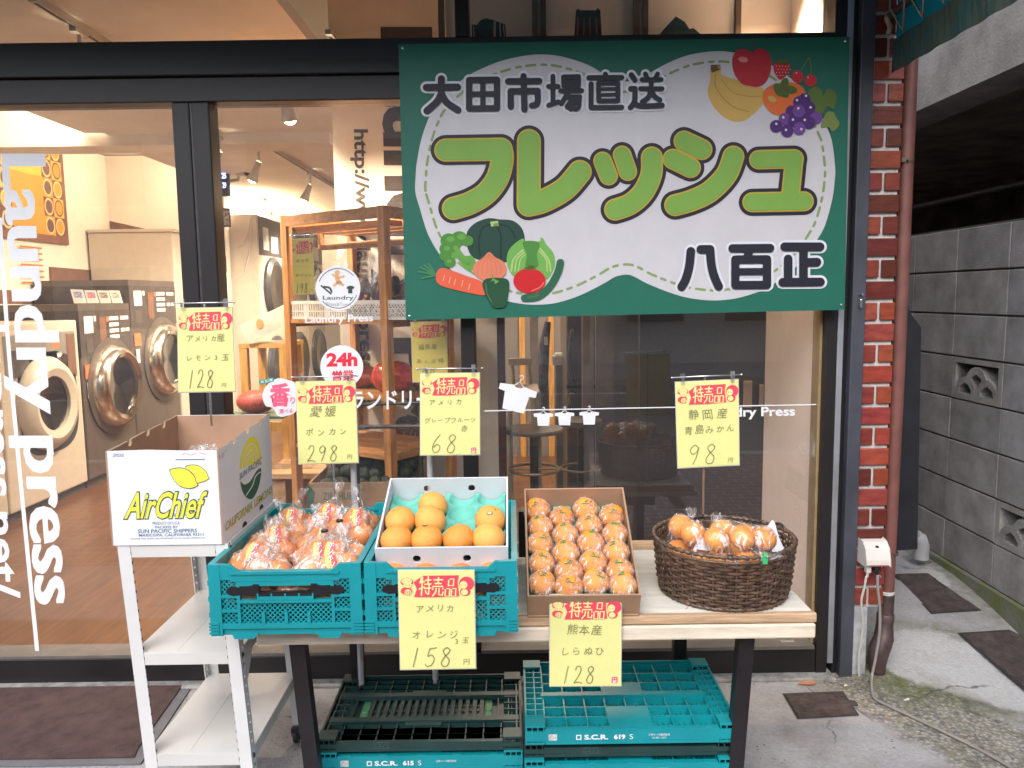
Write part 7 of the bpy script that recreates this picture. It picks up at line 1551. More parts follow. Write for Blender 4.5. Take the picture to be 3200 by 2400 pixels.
# goods on the lower shelves
def lump(name, label, cat, px, py, Y, r, sq, col, seed, mat=None, rough=.5):
    mb = MB(); mb.sphere((0, 0, 0), r, 24, 14, sq, lambda u: 1 + .14 * noise.noise(u * 1.8 + Vector((seed, 0, 0))) + .05 * noise.noise(u * 6 + Vector((seed, 0, 0))))
    o = mb.build(name, mat or M(name + str(seed), col, rough, var=.35, scale=25), smooth=True, loc=P(px, py, Y)); tag(o, label, cat); return o
def shelf_lump(name, label, cat, a, b_, z, r, sq, col, seed, rough=.4): 
    o = lump(name, label, cat, 0, 0, 1, r, sq, col, seed, None, rough); o.location = Tm @ Vector((a, b_, z + r * sq[2] * .93)); o.rotation_euler = (0, 0, math.atan2(ux.y, ux.x)); return o
shelf_lump('snack_bag', 'large glossy red bag on the middle shelf right of the 24h sticker', 'bag', Lr * .80, .16, zsh[1], .115, (1.05, .8, .62), (.50, .03, .03), 3, .25)
shelf_lump('snack_bag', 'orange brown bag on the middle shelf near the pine post', 'bag', Lr * .97, .26, zsh[1], .08, (.9, .8, .8), (.42, .16, .04), 5, .3); shelf_lump('snack_bag', 'dark red bag at the middle of the rack', 'bag', Lr * .42, .2, zsh[1], .10, (1, .8, .55), (.35, .03, .03), 8, .3)
t = thing('net_bag', 'red fruit in a white net on a green tray at the left of the rack', 'bag of fruit', P(800, 1255, .95)); mb = MB(); mb.sphere((0, 0, .0), .075, 24, 14, (1.3, 1, .8)); mb.build('fruit', M('netted_red', (.48, .08, .05), .5, var=.3, scale=90), t, smooth=True); mb = MB(); mb.box(-.16, .16, -.1, .1, -.075, -.062); mb.build('tray', M('green_tray', (.05, .12, .05), .5), t)
mb = MB(); mb.tube([Tm @ Vector((.56, -.03, zsh[1] + .26)) , Tm @ Vector((1.35, -.03, zsh[1] + .26))], .006, 8)
o = None
t = thing('display_rail', 'black rail with small round hooks across the pine rack', 'rail', P(1200, 1262, .28)); mb = MB(); a = P(1110, 1265, .28); b_ = P(1312, 1258, .28); mb.tube([a, b_], .0075, 8); wpart(mb, 'bar', black_steel, t)
for k in range(4): c = a.lerp(b_, .1 + .24 * k); mb = MB(); mb.lathe([(0, .022), (.014, .02), (.014, .016), (.004, .014), (.004, 0)], c, 'Z', 12); wpart(mb, 'hook', black_steel, t)
mb = MB(); mb.tube([P(1110, 1335, .28), P(1312, 1331, .28)], .009, 8); wpart(mb, 'lower_bar', black_steel, t)
for k, x in enumerate((1110, 1312)): mb = MB(); mb.tube([P(x, 1250, .285), PZ(x + 6, 1250, FZ) * 0 + Vector((P(x, 1250, .285).x, .285, FZ))], .008, 8); wpart(mb, 'upright', black_steel, t)
# tilted white box on a yellow wooden stool, hand hole in its side
yw = M('yellow_pine', (.62, .33, .07), .5, var=.25, scale=7, stretch=(6, 6, .7))
t = thing('wooden_stool', 'yellow pine stool holding a tilted white box', 'stool', P(820, 1200, 1.2)); Ys = 1.2
for px in (762, 885):
    for dy in (0, .3): a = P(px, 1075, Ys + dy); mb = MB(); mb.box(P(px, 1075, Ys).x - .02, P(px, 1075, Ys).x + .02, Ys + dy - .02, Ys + dy + .02, FZ, a.z if dy == 0 else P(px, 1075, Ys).z); wpart(mb, 'leg', yw, t)
a, b_ = P(750, 1088, Ys), P(897, 1072, Ys); mb = MB(); mb.box(a.x, b_.x, Ys - .022, Ys + .33, a.z, b_.z); wpart(mb, 'seat', yw, t); mb = MB(); mb.box(P(762, 1, Ys).x, P(885, 1, Ys).x, Ys - .01, Ys + .012, a.z - .45, a.z - .40); wpart(mb, 'stretcher', yw, t)
t = thing('tilted_box', 'shallow white carton tilted on the yellow stool', 'carton', P(815, 1010, 1.25)); q = [P(x, y, 1.16) for x, y in ((748, 1018), (882, 955), (908, 1010), (775, 1073))]
mb = MB(); mb.prism(q, (0, .25, .03)); o = wpart(mb, 'body', M('cream_card', (.60, .52, .42), .6), t); fix_normals(o); c = P(812, 1012, 1.157); mb = MB(); mb.add([c + Vector((.020 * math.cos(k), 0, .026 * math.sin(k))) for k in (2 * math.pi * q_ / 16 for q_ in range(16))], [list(range(16))]); wpart(mb, 'hand_hole', M('hole_orange', (.5, .25, .08), .6), t)
# slatted bench and the produce carton on the floor
t = thing('slatted_bench', 'low pine slatted bench on the floor behind the crates', 'bench', P(870, 1500, 1.1)); zb_ = P(870, 1420, 1.3).z
mb = MB()
for k in range(5): mb.bbox(P(835, 1, 1.1).x - .05, P(1000, 1, 1.1).x, .82 + .12 * k, .93 + .12 * k, zb_ - .03, zb_, .004)
wpart(mb, 'seat', M('bench_pine', (.52, .30, .14), .55, var=.2, scale=8, stretch=(.8, 8, 8)), t)
for px in (840, 985): mb = MB(); mb.box(P(px, 1, 1.1).x - .04, P(px, 1, 1.1).x + .04, .86, 1.36, FZ, zb_ - .031); wpart(mb, 'leg', M('bench_pine'), t)
cf = thing('produce_carton', 'brown carton with dark green print full of avocados under the rack', 'carton', P(1130, 1540, .34)); Yc = .34; a, b_ = P(968, 1600, Yc), P(1316, 1508, Yc); zl = P(1100, 1508, Yc).z
kd = M('kraft_cardboard')
mb = MB(); mb.box(a.x, b_.x, Yc, Yc + .006, FZ + .28, zl); wpart(mb, 'front_panel', kd, cf)
mb = MB(); mb.box(a.x, a.x + .005, Yc + .0061, Yc + .33, FZ + .28, zl); mb.box(b_.x - .005, b_.x, Yc + .0061, Yc + .33, FZ + .28, zl + .06); wpart(mb, 'side_panel', kd, cf); mb = MB(); mb.box(a.x, b_.x, Yc + .3301, Yc + .336, FZ + .28, zl + .05); wpart(mb, 'back_panel', kd, cf)
mb = MB(); mb.box(a.x, b_.x, Yc, Yc + .33, FZ + .274, FZ + .2798); wpart(mb, 'base_panel', kd, cf)
mb = MB(); vs, fs = glyphs('ZIRAHUEN', 1, .0); u, v = P(1010, 1562, Yc), P(1115, 1538, Yc); vs = fit(vs, u.x, v.x, u.z, v.z); put(mb, (vs, fs), lambda x, z: Vector((x, Yc - .001, z))); mb.prism([P(960, 1512, Yc - .001), P(985, 1540, Yc - .001), P(975, 1600, Yc - .001), P(962, 1600, Yc - .001)], (0, .0005, 0)); wpart(mb, 'dark_print', inkg, cf)
st_ = thing('low_stand', 'low dark stand carrying the avocado carton', 'stand', (P(1130, 1600, .5).x, .5, FZ)); mb = MB(); mb.bbox(a.x - .02, b_.x + .02, Yc - .01, Yc + .36, FZ + .235, FZ + .27, .004); wpart(mb, 'top', brown, st_)
for x in (a.x, b_.x):
    for y in (Yc + .01, Yc + .33): mb = MB(); mb.box(x - .015, x + .015, y - .015, y + .015, FZ, FZ + .234); wpart(mb, 'leg', brown, st_)
rg = random.Random(31); av = M('avocado_skin', (.012, .022, .012), .45, var=.5, scale=60, bump=.4, bscale=200)
mb = MB(); mb.sphere((0, 0, 0), 1, 18, 12, (1, 1, 1.35), lambda u: 1 - .18 * max(0, u.z)); AV = mk('avocado_mesh', mb, av)
for k in range(18):
    o = mesh_obj('avocado', AV, None, (a.x + .05 + (b_.x - a.x - .1) * (k % 6 + .5) / 6 + rg.uniform(-.01, .01), Yc + .05 + .1 * (k // 6), zl - .03 + .025 * (k // 6) + rg.uniform(0, .02)), (rg.uniform(0, 3), rg.uniform(0, 3), rg.uniform(0, 3)), .037); tag(o, 'dark green avocado in the printed carton under the rack', 'avocado', 'avocados in the carton')
# ---- yellow price cards hanging inside are added with the other cards

# ---- right-hand window: display bay, stools, fridge and dark partition
YD = .65
XD0 = P(2000, 1000, YD).x
t = thing('dark_partition', 'tall dark brown partition panel closing the right window bay', 'partition', ((XD0 + 1.18) / 2, YD + .03, FZ)); mb = MB(); mb.box(XD0, 1.19, YD, YD + .05, FZ, 2.30); wpart(mb, 'panel', M('dark_brown_panel', (.016, .012, .011), .3, var=.2, scale=3), t)
for (x0, y0, x1, y1_) in ((2322, 1190, 2352, 1275), (2372, 1202, 2388, 1270)): mb = MB(); u, v = P(x0, y1_, YD - .012), P(x1, y0, YD - .012); mb.bbox(u.x, v.x, YD - .012, YD - .001, u.z, v.z, .003); wpart(mb, 'door_plate', M('tan_plate', (.26, .18, .12), .4), t)
t = thing('display_backdrop', 'rose beige display backdrop with brown battens behind the transom', 'wall', (.4, .4, 2.6)); mb = MB(); mb.box(P(1392, 60, .42).x, 1.19, .42, .46, 2.31, 2.96); wpart(mb, 'board', pinkw, t)
for px, w in ((1379, 18), (1672, 16), (1698, 15), (1989, 18), (2018, 15), (2308, 16)): mb = MB(); x = P(px, 60, .40).x; mb.box(x - w / 2 / 2464 * 3.5, x + w / 2 / 2464 * 3.5, .40, .419, 2.31, 2.95); wpart(mb, 'batten', M('batten_brown', (.10, .055, .035), .6), t)
def garment(name, label, polys, mat, stripes=None, smat=None):
    t = thing(name, label, 'garment', P(polys[0][0], polys[0][1], .36)); mb = MB(); pts = [P(x, y, .36) for x, y in polys[1]]; mb.prism(pts, (0, .012, 0)); o = wpart(mb, 'cloth', mat, t); fix_normals(o)
    if stripes:
        mb = MB()
        for s_ in stripes: stroke(mb, s_[0], s_[1], lambda x, y, l: P(x, y, .357), 0, True, 5)
        wpart(mb, 'pattern', smat, t)
tealc = M('dark_teal_cloth', (.018, .05, .06), .9, var=.3, scale=30); navyc = M('navy_cloth', (.03, .03, .045), .9, var=.4, scale=30)
garment('striped_shirt', 'dark teal striped shirt hanging on the display wall', ((1530, 80), [(1475, 150), (1474, 76), (1490, 78), (1503, 62), (1520, 57), (1540, 62), (1578, 76), (1586, 150)]), tealc, [([(1480, 80), (1482, 145)], 3), ([(1546, 66), (1545, 145)], 7), ([(1562, 72), (1566, 145)], 4), ([(1573, 78), (1580, 145)], 3)], M('cream_stripe', (.5, .42, .38), .9))
garment('striped_skirt', 'dark skirt with red stripes clipped on the display wall', ((1840, 70), [(1793, 150), (1800, 32), (1808, 26), (1812, 32), (1863, 32), (1867, 25), (1876, 32), (1883, 150)]), navyc, [([(1806, 55), (1803, 145)], 5), ([(1825, 55), (1824, 145)], 4), ([(1843, 55), (1845, 145)], 4), ([(1862, 55), (1868, 145)], 5)], M('dull_red_stripe', (.25, .07, .08), .9))
garment('dark_jacket', 'dark teal jacket folded to a peak on the display wall', ((2120, 90), [(2040, 150), (2056, 112), (2080, 85), (2112, 51), (2140, 68), (2154, 90), (2168, 88), (2200, 115), (2215, 150)]), tealc)
# downlight washing the right end of the bay
t = thing('downlight', 'recessed warm downlight above the right window bay', 'ceiling light', (.98, .22, 2.94)); mb = MB(); mb.lathe([(.035, .0), (.05, .004), (.05, .03)], (.98, .22, 2.93), 'Z', 24); wpart(mb, 'ring', trk, t); mb = MB(); mb.lathe([(0, .012), (.034, .012)], (.98, .22, 2.93), 'Z', 20); wpart(mb, 'bulb', bulb, t)
l = bpy.data.lights.new('spot_lamp', 'SPOT'); l.energy = 90; l.color = (1, .76, .52); l.spot_size = R(60); l.spot_blend = .5; l.shadow_soft_size = .04; o = bpy.data.objects.new('spot_lamp', l); COL.objects.link(o); o.parent = t; o.location = (0, 0, -.02); o.rotation_euler = Vector((-.10, .02, 1)).to_track_quat('Z', 'Y').to_euler()
mb = MB(); mb.box(P(1392, 60, .42).x, 1.19, .09, .419, 2.955, 2.968); wpart(mb, 'bay_soffit', pinkw, shop)
# things seen through the gap between the walls
gapw = M('grey_gap_wall', (.20, .185, .17), .7, var=.1, scale=3)
t = thing('back_room_wall', 'dim grey back room wall with pine battens beyond the right window', 'wall', (.3, 4, FZ)); mb = MB(); mb.box(XW1 + .01, 1.19, 4.0, 4.1, FZ, 2.96); wpart(mb, 'wall', gapw, t)
for px in (1632, 1722, 1925): mb = MB(); x = P(px, 1100, 3.98).x; mb.box(x - .025, x + .025, 3.97, 3.999, FZ, 2.9); wpart(mb, 'batten', yw, t)
mb = MB(); x0, x1 = P(1552, 1000, .9).x, P(1577, 1000, .9).x; o = mb.box(x0, x1, .9, .96, FZ, 2.9).build('dark_post', M('maroon_post', (.06, .012, .012), .4)); tag(o, 'dark maroon post just right of the lettered wall', 'post')
mb = MB(); x0, x1 = P(1655, 1000, 1.7).x, P(1682, 1000, 1.7).x; o = mb.box(x0, x1, 1.7, 1.8, FZ, 2.9).build('white_post', M('pale_post', (.55, .52, .48), .5)); tag(o, 'pale upright post behind the wooden chair', 'post')
mb = MB(); x0, x1 = P(1820, 1000, 1.3).x, P(1855, 1000, 1.3).x; o = mb.box(x0, x1, 1.3, 1.36, FZ, 2.9).build('steel_post', M('brushed_post', (.30, .25, .22), .35, .6)); tag(o, 'brushed metal post right of the fridge handle', 'post')
mb = MB(); x0, x1 = P(1862, 1000, 1.5).x, P(2005, 1000, 1.5).x; o = mb.box(x0, x1, 1.5, 1.56, FZ, 2.9).build('grey_panel', M('grey_flush_panel', (.12, .105, .10), .5)); tag(o, 'plain grey panel between the metal post and the dark partition', 'panel')
t = thing('refrigerator', 'dark glossy refrigerator with tall curved chrome rimmed handles', 'refrigerator', P(1790, 1200, 1.9)); u, v = P(1772, 1500, 1.9), P(1848, 950, 1.9); mb = MB(); mb.bbox(u.x, v.x + .2, 1.9, 2.5, FZ, v.z + .1, .01); wpart(mb, 'body', M('steel_door', (.18, .16, .14), .3, .7), t)
for y0, y1_ in ((1028, 1190), (1225, 1330)):
    a, b_ = P(1792, y0, 1.86), P(1796, y1_, 1.86); mb = MB(); n = 12; mb.tube([a.lerp(b_, k / n) + Vector((-.0 - .028 * math.sin(math.pi * k / n), -.03 * math.sin(math.pi * k / n), 0)) for k in range(n + 1)], .018, 10); wpart(mb, 'handle', M('black_gloss', (.015, .015, .015), .08, coat=1), t, smooth=True)
mb = MB(); mb.box(u.x, v.x + .2, 1.895, 1.899, P(1790, 1208, 1.9).z - .01, P(1790, 1208, 1.9).z + .01); wpart(mb, 'door_gap', black_steel, t)
t = thing('wooden_chair', 'pale wooden chair with an oval back rail in the right window', 'chair', P(1630, 1250, 1.4)); Yh = 1.4
pc = M('pale_chair_wood', (.42, .34, .25), .5, var=.15)
mb = MB(); u, v = P(1588, 1142, Yh), P(1664, 1118, Yh); mb.bbox(u.x, v.x, Yh, Yh + .02, u.z, v.z, .009); wpart(mb, 'backrest', pc, t)
for px in (1600, 1652): mb = MB(); mb.tube([P(px, 1140, Yh + .01), P(px + 6, 1210, Yh - .02)], .011, 8); wpart(mb, 'back_post', pc, t)
u = P(1585, 1222, Yh - .2); v = P(1685, 1212, Yh - .2); mb = MB(); mb.bbox(u.x, v.x, Yh - .36, Yh + .02, u.z, v.z, .008); wpart(mb, 'seat', pc, t)
for px in (1592, 1680):
    for y in (Yh - .33, Yh): x = P(px, 1220, Yh - .2).x; mb = MB(); mb.cyl((x, y, FZ), (x, y, u.z), .014, 8); wpart(mb, 'leg', pc, t)
t = thing('pedestal_table', 'round grey pedestal table with a foot ring in the right window', 'table', P(1668, 1450, 1.0)); Yt = 1.0; c = P(1668, 1345, Yt); mb = MB(); mb.lathe([(0, .012), (.15, .012), (.155, .004), (.15, -.008), (0, -.008)], c, 'Z', 40); wpart(mb, 'top', M('grey_tabletop', (.13, .12, .115), .35), t)
mb = MB(); mb.cyl((c.x, c.y, FZ + .03), (c.x, c.y, c.z - .009), .022, 14); wpart(mb, 'column', black_steel, t)
zr = P(1668, 1466, Yt).z; mb = MB(); mb.tube([(c.x + .13 * math.cos(2 * math.pi * k / 40), c.y + .13 * math.sin(2 * math.pi * k / 40), zr) for k in range(41)], .008, 8); mb.tube([(c.x - .13, c.y, zr), (c.x + .13, c.y, zr)], .006, 6); wpart(mb, 'foot_ring', M('tan_ring', (.25, .17, .09), .4, .4), t)
for k in range(4): a = R(45 + 90 * k); mb = MB(); mb.tube([(c.x, c.y, FZ + .07), (c.x + .2 * math.cos(a), c.y + .2 * math.sin(a), FZ + .03)], .014, 8); mb.lathe([(.0, -.01), (.02, -.01), (.02, .01), (0, .01)], (c.x + .2 * math.cos(a), c.y + .2 * math.sin(a), FZ + .02), 'X', 12); wpart(mb, 'foot', black_steel, t)
t = thing('low_stool', 'second stool ring standing right of the pedestal table', 'stool', P(1815, 1450, 1.3)); c = P(1815, 1462, 1.3); mb = MB(); mb.tube([(c.x + .11 * math.cos(2 * math.pi * k / 36), c.y + .11 * math.sin(2 * math.pi * k / 36), c.z) for k in range(37)], .007, 8); wpart(mb, 'foot_ring', M('tan_ring'), t); mb = MB(); mb.cyl((c.x, c.y, FZ), (c.x, c.y, c.z + .25), .018, 12); wpart(mb, 'column', black_steel, t); mb = MB(); mb.lathe([(0, .01), (.12, .01), (.12, -.02), (0, -.02)], (c.x, c.y, c.z + .262), 'Z', 30); wpart(mb, 'seat', M('grey_tabletop'), t)
t = thing('paper_roll', 'plastic wrapped paper roll leaning on the back room wall', 'roll', P(1700, 1100, 1.9)); mb = MB(); mb.tube([P(1712, 1005, 1.95), P(1700, 1080, 1.95), P(1690, 1180, 1.95), P(1690, 1300, 1.95)], [.02, .035, .05, .055], 14); wpart(mb, 'roll', M('slate_wrap', (.10, .11, .14), .3, var=.5, scale=30), t); mb = MB(); mb.box(P(1700, 1065, 1.9).x, P(1712, 1030, 1.9).x, 1.885, 1.895, P(1700, 1078, 1.9).z, P(1700, 1052, 1.9).z); wpart(mb, 'label', lblw, t)
t = thing('wall_shelf', 'dim grey wall shelf with a white pack on it', 'shelf', P(1745, 1115, 2.3)); mb = MB(); mb.box(P(1720, 1, 2.3).x, P(1775, 1, 2.3).x, 2.3, 2.5, P(1, 1130, 2.3).z * 0 + P(1745, 1142, 2.3).z, P(1745, 1115, 2.3).z); wpart(mb, 'board', gapw, t); mb = MB(); mb.box(P(1728, 1, 2.3).x, P(1770, 1, 2.3).x, 2.32, 2.4, P(1745, 1114, 2.3).z, P(1745, 1105, 2.3).z); wpart(mb, 'pack', lblw, t); mb = MB(); mb.box(P(1730, 1, 2.3).x, P(1770, 1, 2.3).x, 2.31, 2.5, FZ, P(1745, 1143, 2.3).z); wpart(mb, 'cupboard', M('dark_cupboard', (.05, .042, .04), .6), t)
l = bpy.data.lights.new('ambient_fill', 'AREA'); l.size = .5; l.energy = 30; l.color = (1, .82, .62)  # lamp added for ambient fill in the back room
t = thing('fill_lamp', 'dim round fill lamp added on the back room ceiling', 'ceiling light', (.35, 3.0, 2.9)); mb = MB(); mb.lathe([(0, -.03), (.2, -.025), (.22, 0)], (.35, 3.0, 2.95), 'Z', 30); wpart(mb, 'diffuser', emissive('dim_diffuser', (1, .85, .66), 2.0), t); o = bpy.data.objects.new('ambient_fill', l); COL.objects.link(o); o.parent = t; o.location = (0, 0, -.02)

# ---- floor mat outside the sliding door
t = thing('door_mat', 'brown ribbed door mat with a grey rubber border before the sliding door', 'mat', (-1.6, -.3, 0))
outer = [PZ(604, 2138, .006), PZ(470, 2340, .006), PZ(440, 2386, .006), PZ(150, 2392, .006)]; outer += [Vector((-3, outer[3].y, .006)), Vector((-3, outer[0].y, .006))]
cm = Vector((-2.0, sum(p.y for p in outer) / 6, 0))
mb = MB(); mb.prism([Vector((p.x, p.y, .001)) for p in outer], (0, 0, .006)); wpart(mb, 'border', M('grey_rubber', (.13, .13, .14), .7), t)
inn = [outer[0] + Vector((-.035, -.018, 0)), outer[1] + Vector((-.04, .0, 0)), outer[2] + Vector((-.035, .03, 0)), outer[3] + Vector((0, .032, 0)), outer[4] + Vector((0, .032, 0)), outer[5] + Vector((0, -.018, 0))]
mb = MB(); mb.prism([Vector((p.x, p.y, .0072)) for p in inn], (0, 0, .005)); wpart(mb, 'pile', M('brown_mat_pile', (.095, .055, .052), .95, var=.25, scale=14, bump=1.0, bscale=240), t)
# ================================================================ yellow price cards
cardm = M('yellow_card', (.70, .69, .27), .45, var=.04, scale=8, coat=.5); card_old = M('deep_yellow_card', (.74, .58, .11), .5, var=.05)
redink = M('print_red', (.70, .055, .10), .5, var=.04); pencil = M('pencil_line', (.23, .21, .09), .6, var=.1); sleeve = M('sleeve_edge', (.55, .55, .52), .2, coat=1)
steelr = M('bright_steel'); clipm = film_mat('clip_plastic', 12, .35, bd=.004); brassr = M('copper_rod', (.45, .27, .18), .35, .6)
DIG = {'1': [[(.55, 1), (.30, 0)]], '2': [[(.12, .8), (.3, 1), (.6, .98), (.66, .72), (.4, .35), (.08, .03), (.4, .06), (.85, .0)]], '3': [[(.15, .92), (.5, 1), (.6, .8), (.3, .56), (.62, .4), (.6, .12), (.3, 0), (.1, .1)]], '5': [[(.35, .96), (.22, .55), (.5, .62), (.72, .4), (.55, .08), (.2, .0), (.05, .12)], [(.36, .95), (.85, 1)]], '6': [[(.62, 1), (.25, .65), (.08, .25), (.3, .0), (.62, .12), (.66, .36), (.42, .46), (.16, .3)]], '8': [[(.75, .86), (.5, 1), (.22, .84), (.42, .58), (.72, .34), (.62, .04), (.28, .0), (.14, .2), (.36, .5), (.66, .72), (.75, .86)]], '9': [[(.72, .82), (.45, 1), (.12, .78), (.28, .54), (.58, .62), (.74, .86), (.60, .4), (.36, .0)]]}
BANNER = ([[(.14, .05), (.04, .32)], [(.05, .28), (.42, .26)], [(.23, .0), (.23, 1)], [(.0, .66), (.44, .54)], [(.52, .18), (.98, .16)], [(.74, .0), (.74, .40)], [(.47, .40), (1.02, .38)], [(.47, .62), (1.02, .60)], [(.86, .40), (.86, .96), (.74, .92)], [(.56, .74), (.64, .88)]],
          [[(.12, .12), (.88, .12)], [(.5, .0), (.5, .32)], [(.24, .32), (.76, .32)], [(.06, .64), (.06, .48), (.94, .48), (.94, .62)], [(.36, .60), (.32, .80), (.08, 1)], [(.62, .6), (.62, .94), (.94, .96), (.98, .80)]],
          [[(.28, .04), (.72, .04), (.72, .40), (.28, .40), (.28, .04)], [(.04, .56), (.42, .56), (.42, .98), (.04, .98), (.04, .56)], [(.58, .56), (.96, .56), (.96, .98), (.58, .98), (.58, .56)]])
def price_card(label, quad, Y, lines, price, yen, mat=cardm, clips=True, pole=None, tilt=0, rng_seed=1, header_y=.0, small=None, stamp=False):
    # quad: photo corners TL TR BR BL of the card; Y its distance
    c4 = [P(x, y, Y) for x, y in quad]; c = sum(c4, Vector()) / 4
    t = thing('price_card', label, 'price card', c, group='yellow price cards'); rg = random.Random(rng_seed)
    TLc, TRc, BRc, BLc = c4; n = Vector((0, -1, 0)); Wc = (TRc - TLc).length; Hc = (TLc - BLc).length
    def at(u, v, l=0): return TLc.lerp(TRc, u).lerp(BLc.lerp(BRc, u), v) + n * (.0012 + l)
    mb = MB(); mb.prism([p - n * 0 for p in c4], (0, .0022, 0)); o = wpart(mb, 'card', mat, t); fix_normals(o)
    mb = MB(); mb.add([at(-.012, -.008, -.0032), at(1.012, -.008, -.0032), at(1.012, 1.012, -.0032), at(-.012, 1.012, -.0032)], [(0, 1, 2, 3)]); wpart(mb, 'sleeve', sleeve, t)
    # red banner with two little shop characters
    h0, h1 = .045 + header_y, .275 + header_y
    def bn(x, y): return (x, h0 + (h1 - h0) * y)
    A = Wc / Hc
    ban = [(.20, .30), (.32, .02), (.80, .0), (.78, .30), (.80, .92), (.50, .96), (.20, .95), (.24, .6)]
    mb = MB(); mb.add([at(*bn(x, y), .0004) for x, y in ban], [list(range(len(ban)))]); ro = wpart(mb, 'red_banner', redink, t)
    mb = MB()
    for k, sts in enumerate(BANNER):
        for i, st_ in enumerate(sts): stroke(mb, [((.275 + .170 * k + .150 * x + .02 * (.5 - y)) * Wc, (h0 + (h1 - h0) * (.10 + .80 * y + .03 * (k - 1))) * Hc) for x, y in st_], Wc * .0195, lambda X, Y_, l: at(X / Wc, Y_ / Hc, .0010 + .00004 * i), 0, False, 5)
    wpart(mb, 'banner_lettering', mat, t)
    mb = MB(); mw = MB()
    def el(m_, x, y, rx, ry, l, k0=0, k1=24): m_.add([at(*bn(x + rx * math.cos(2 * math.pi * k / 24), y + ry * math.sin(2 * math.pi * k / 24)), l) for k in range(k0, k1)], [list(range(k1 - k0))])
    el(mb, .11, .28, .085, .17, .0006); el(mw, .11, .25, .072, .13, .0010); el(mw, .12, .42, .055, .12, .0012); el(mb, .10, .68, .075, .16, .0006); el(mw, .12, .74, .045, .13, .0010); el(mb, .90, .36, .10, .30, .0006); el(mw, .86, .42, .05, .17, .0010); el(mb, .88, .72, .07, .18, .0007); el(mw, .87, .74, .045, .13, .0011)
    for dx_ in (.09, .13): el(mb, .01 + dx_, .42, .008, .02, .0016)
    for dx_ in (.84, .88): el(mb, dx_, .42, .008, .02, .0016)
    for k in range(5): el(mb, .06 + .025 * k, .22 + .05 * (k % 2), .006, .014, .0016)
    for k in range(3): el(mb, .095 + .025 * k, .75, .004, .10, .0016)
    wpart(mb, 'figure_print', redink, t); wpart(mw, 'figure_ground', mat, t)
    # handwriting
    mb = MB(); W_ = Wc
    def hand(txt, x0, x1, y, size, lift=.0005):
        nch = len(txt)
        for k, ch in enumerate(txt):
            vs, fs = glyphs(ch, 1, -.002, rg.uniform(-.05, .22)); sz = size * rg.uniform(.9, 1.1) * (1.0 if ord(ch) > 0x3100 else .9); cx = x0 + (x1 - x0) * ((k + .5) / nch); a = rg.uniform(-.10, .10); cy = y + rg.uniform(-.006, .006)
            put(mb, (vs, fs), lambda gx, gy: at(cx + (gx * math.cos(a) - gy * math.sin(a)) * sz, cy - (gx * math.sin(a) + gy * math.cos(a)) * sz * A, lift))
    for ln in lines: hand(*ln)
    px0, px1, py0, py1 = price[1]; nd = len(price[0]); 
    for k, d in enumerate(price[0]):
        wd = (px1 - px0) / nd
        for st_ in DIG[d]: stroke(mb, [((px0 + wd * (k + .05 + .85 * (x + .12 * (y - .5))) ) * Wc, (py1 - (py1 - py0) * y) * Hc) for x, y in st_], .0026, lambda X, Y_, l: at(X / Wc, Y_ / Hc, .0005), 0, len(st_) > 2, 5)
    if yen and not stamp: hand('円', yen[0] - .05, yen[0] + .05, yen[1], .085)
    if small: hand(*small)
    wpart(mb, 'handwriting', pencil, t)
    if stamp:
        mb = MB(); vs, fs = glyphs('円', 1, .03); mb2 = MB(); x0, x1, y0, y1 = yen[0] - .045, yen[0] + .045, yen[1] - .035, yen[1] + .035; mb2.add([at(x0, y0, .0004), at(x1, y0, .0004), at(x1, y1, .0004), at(x0, y1, .0004)], [(0, 1, 2, 3)]); wpart(mb2, 'stamp_patch', M('pale_pink_patch', (.80, .62, .62), .5), t)
        vs = fit(vs, x0 + .005, x1 - .005, -y1 + .003, -y0 - .003); put(mb, (vs, fs), lambda x, y: at(x, -y, .0009)); wpart(mb, 'yen_stamp', redink, t)
    if clips:
        up = (TLc - BLc).normalized(); ax = (TRc - TLc).normalized(); a = TLc - ax * Wc * .06 + up * .016 + n * .004; b = TRc + ax * Wc * .05 + up * .016 + n * .004
        mb = MB(); mb.tube([a, b], .0022, 8); 
        for e in (a, b): mb.sphere(e, .0034, 8, 6)
        wpart(mb, 'hanging_bar', steelr, t, smooth=True)
        for u in (.11, .90):
            cc = TLc.lerp(TRc, u) + up * .012 + n * .006; mb = MB()
            mb.cbox(cc + up * .008, .013, .010, .016); mb.cbox(cc - up * .010, .010, .012, .020); wpart(mb, 'clip', clipm, t)
            mb = MB(); mb.cbox(cc - up * .002 + n * .0065, .007, .001, .013); wpart(mb, 'clip_spring', steelr, t)
    if pole:
        for (x0, y0, z0), (x1, y1, z1), r, nm, m_ in pole: mb = MB(); mb.tube([(x0, y0, z0), (x1, y1, z1)], r, 10); wpart(mb, nm, m_, t)
    return t
def rod(px, py0, Y, z1, r=.0035, m_=steelr, nm='rod'): a = P(px, py0, Y + .006); return ((a.x, a.y, a.z), (a.x, a.y, z1), r, nm, m_)
greypole = M('grey_pole', (.50, .50, .52), .4, .2)
price_card('yellow price card for lemons at 128 yen hanging over the lemon carton', [(554, 964), (725, 961), (735, 1222), (558, 1225)], -.55, [('アメリカ産', .15, .85, .365, .145), ('レモン3玉', .12, .92, .60, .135)], ('128', (.16, .66, .74, .95)), (.80, .93), rng_seed=1, pole=[rod(640, 950, -.55, TZ + .47)])
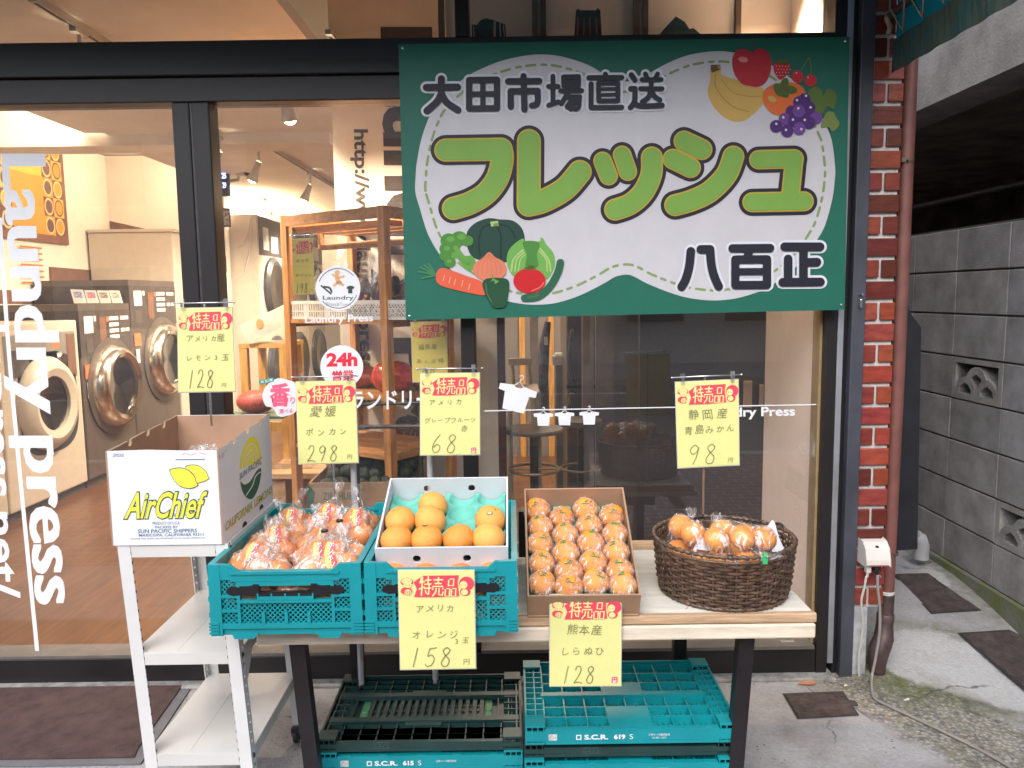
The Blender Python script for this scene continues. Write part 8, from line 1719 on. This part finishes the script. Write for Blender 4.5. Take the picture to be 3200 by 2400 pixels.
price_card('yellow price card reading 298 yen standing behind the left crate', [(925, 1194), (1109, 1190), (1119, 1445), (934, 1450)], -.52, [('愛媛', .18, .68, .375, .19), ('ポンカン', .10, .86, .62, .15)], ('298', (.14, .70, .78, .97)), (.86, .93), rng_seed=2, pole=[rod(1042, 1445, -.52, TZ + .03), rod(1104, 1445, -.47, FZ, .010, greypole, 'stand_pole')])
price_card('yellow price card for red grapefruit at 68 yen with a pink yen stamp', [(1314, 1168), (1498, 1166), (1499, 1420), (1314, 1422)], -.52, [('アメリカ', .12, .72, .355, .125), ('グレープフルーツ', .06, .94, .575, .115), ('赤', .66, .82, .675, .11)], ('68', (.18, .66, .75, .97)), (.90, .945), rng_seed=3, stamp=True, pole=[rod(1343, 1420, -.44, FZ, .010, greypole, 'stand_pole')])
price_card('yellow price card for mandarins at 98 yen standing behind the wicker basket', [(2111, 1195), (2307, 1186), (2310, 1452), (2119, 1462)], -.54, [('静岡産', .16, .84, .395, .19), ('青島みかん', .10, .94, .57, .155)], ('98', (.16, .68, .74, .965)), (.85, .945), rng_seed=4, pole=[rod(2203, 1180, -.53, TZ + .01, .0035, brassr)])
price_card('yellow price card for oranges at 158 yen taped on the front of the second crate', [(1245, 1783), (1481, 1783), (1486, 2088), (1252, 2092)], -1.082, [('アメリカ', .20, .74, .385, .125), ('オレンジ', .14, .80, .65, .15)], ('158', (.12, .72, .78, .97)), (.88, .93), clips=False, rng_seed=5, small=('3玉', .70, .92, .715, .10))
price_card('yellow price card at 128 yen, yen stamp, on the brown carton', [(1719, 1859), (1942, 1859), (1940, 2143), (1719, 2144)], -.975, [('熊本産', .22, .74, .385, .155), ('しらぬひ', .12, .78, .62, .145)], ('128', (.16, .66, .78, .965)), (.91, .93), clips=False, rng_seed=6, stamp=True)
price_card('deep yellow price card at 98 yen hanging on the pine rack inside', [(912, 748), (978, 745), (983, 918), (917, 921)], .45, [('鹿児島', .15, .80, .40, .17), ('あけんび', .10, .92, .66, .16)], ('198', (.12, .72, .80, .97)), (.88, .93), mat=card_old, rng_seed=7)
price_card('deep yellow price card for dried persimmons under the sign board inside', [(1284, 1008), (1396, 1004), (1399, 1190), (1290, 1194)], .12, [('福島産', .18, .72, .42, .16), ('あんぽ柿', .10, .92, .66, .16)], ('98', (.25, .68, .80, .97)), (.88, .93), mat=card_old, rng_seed=8)
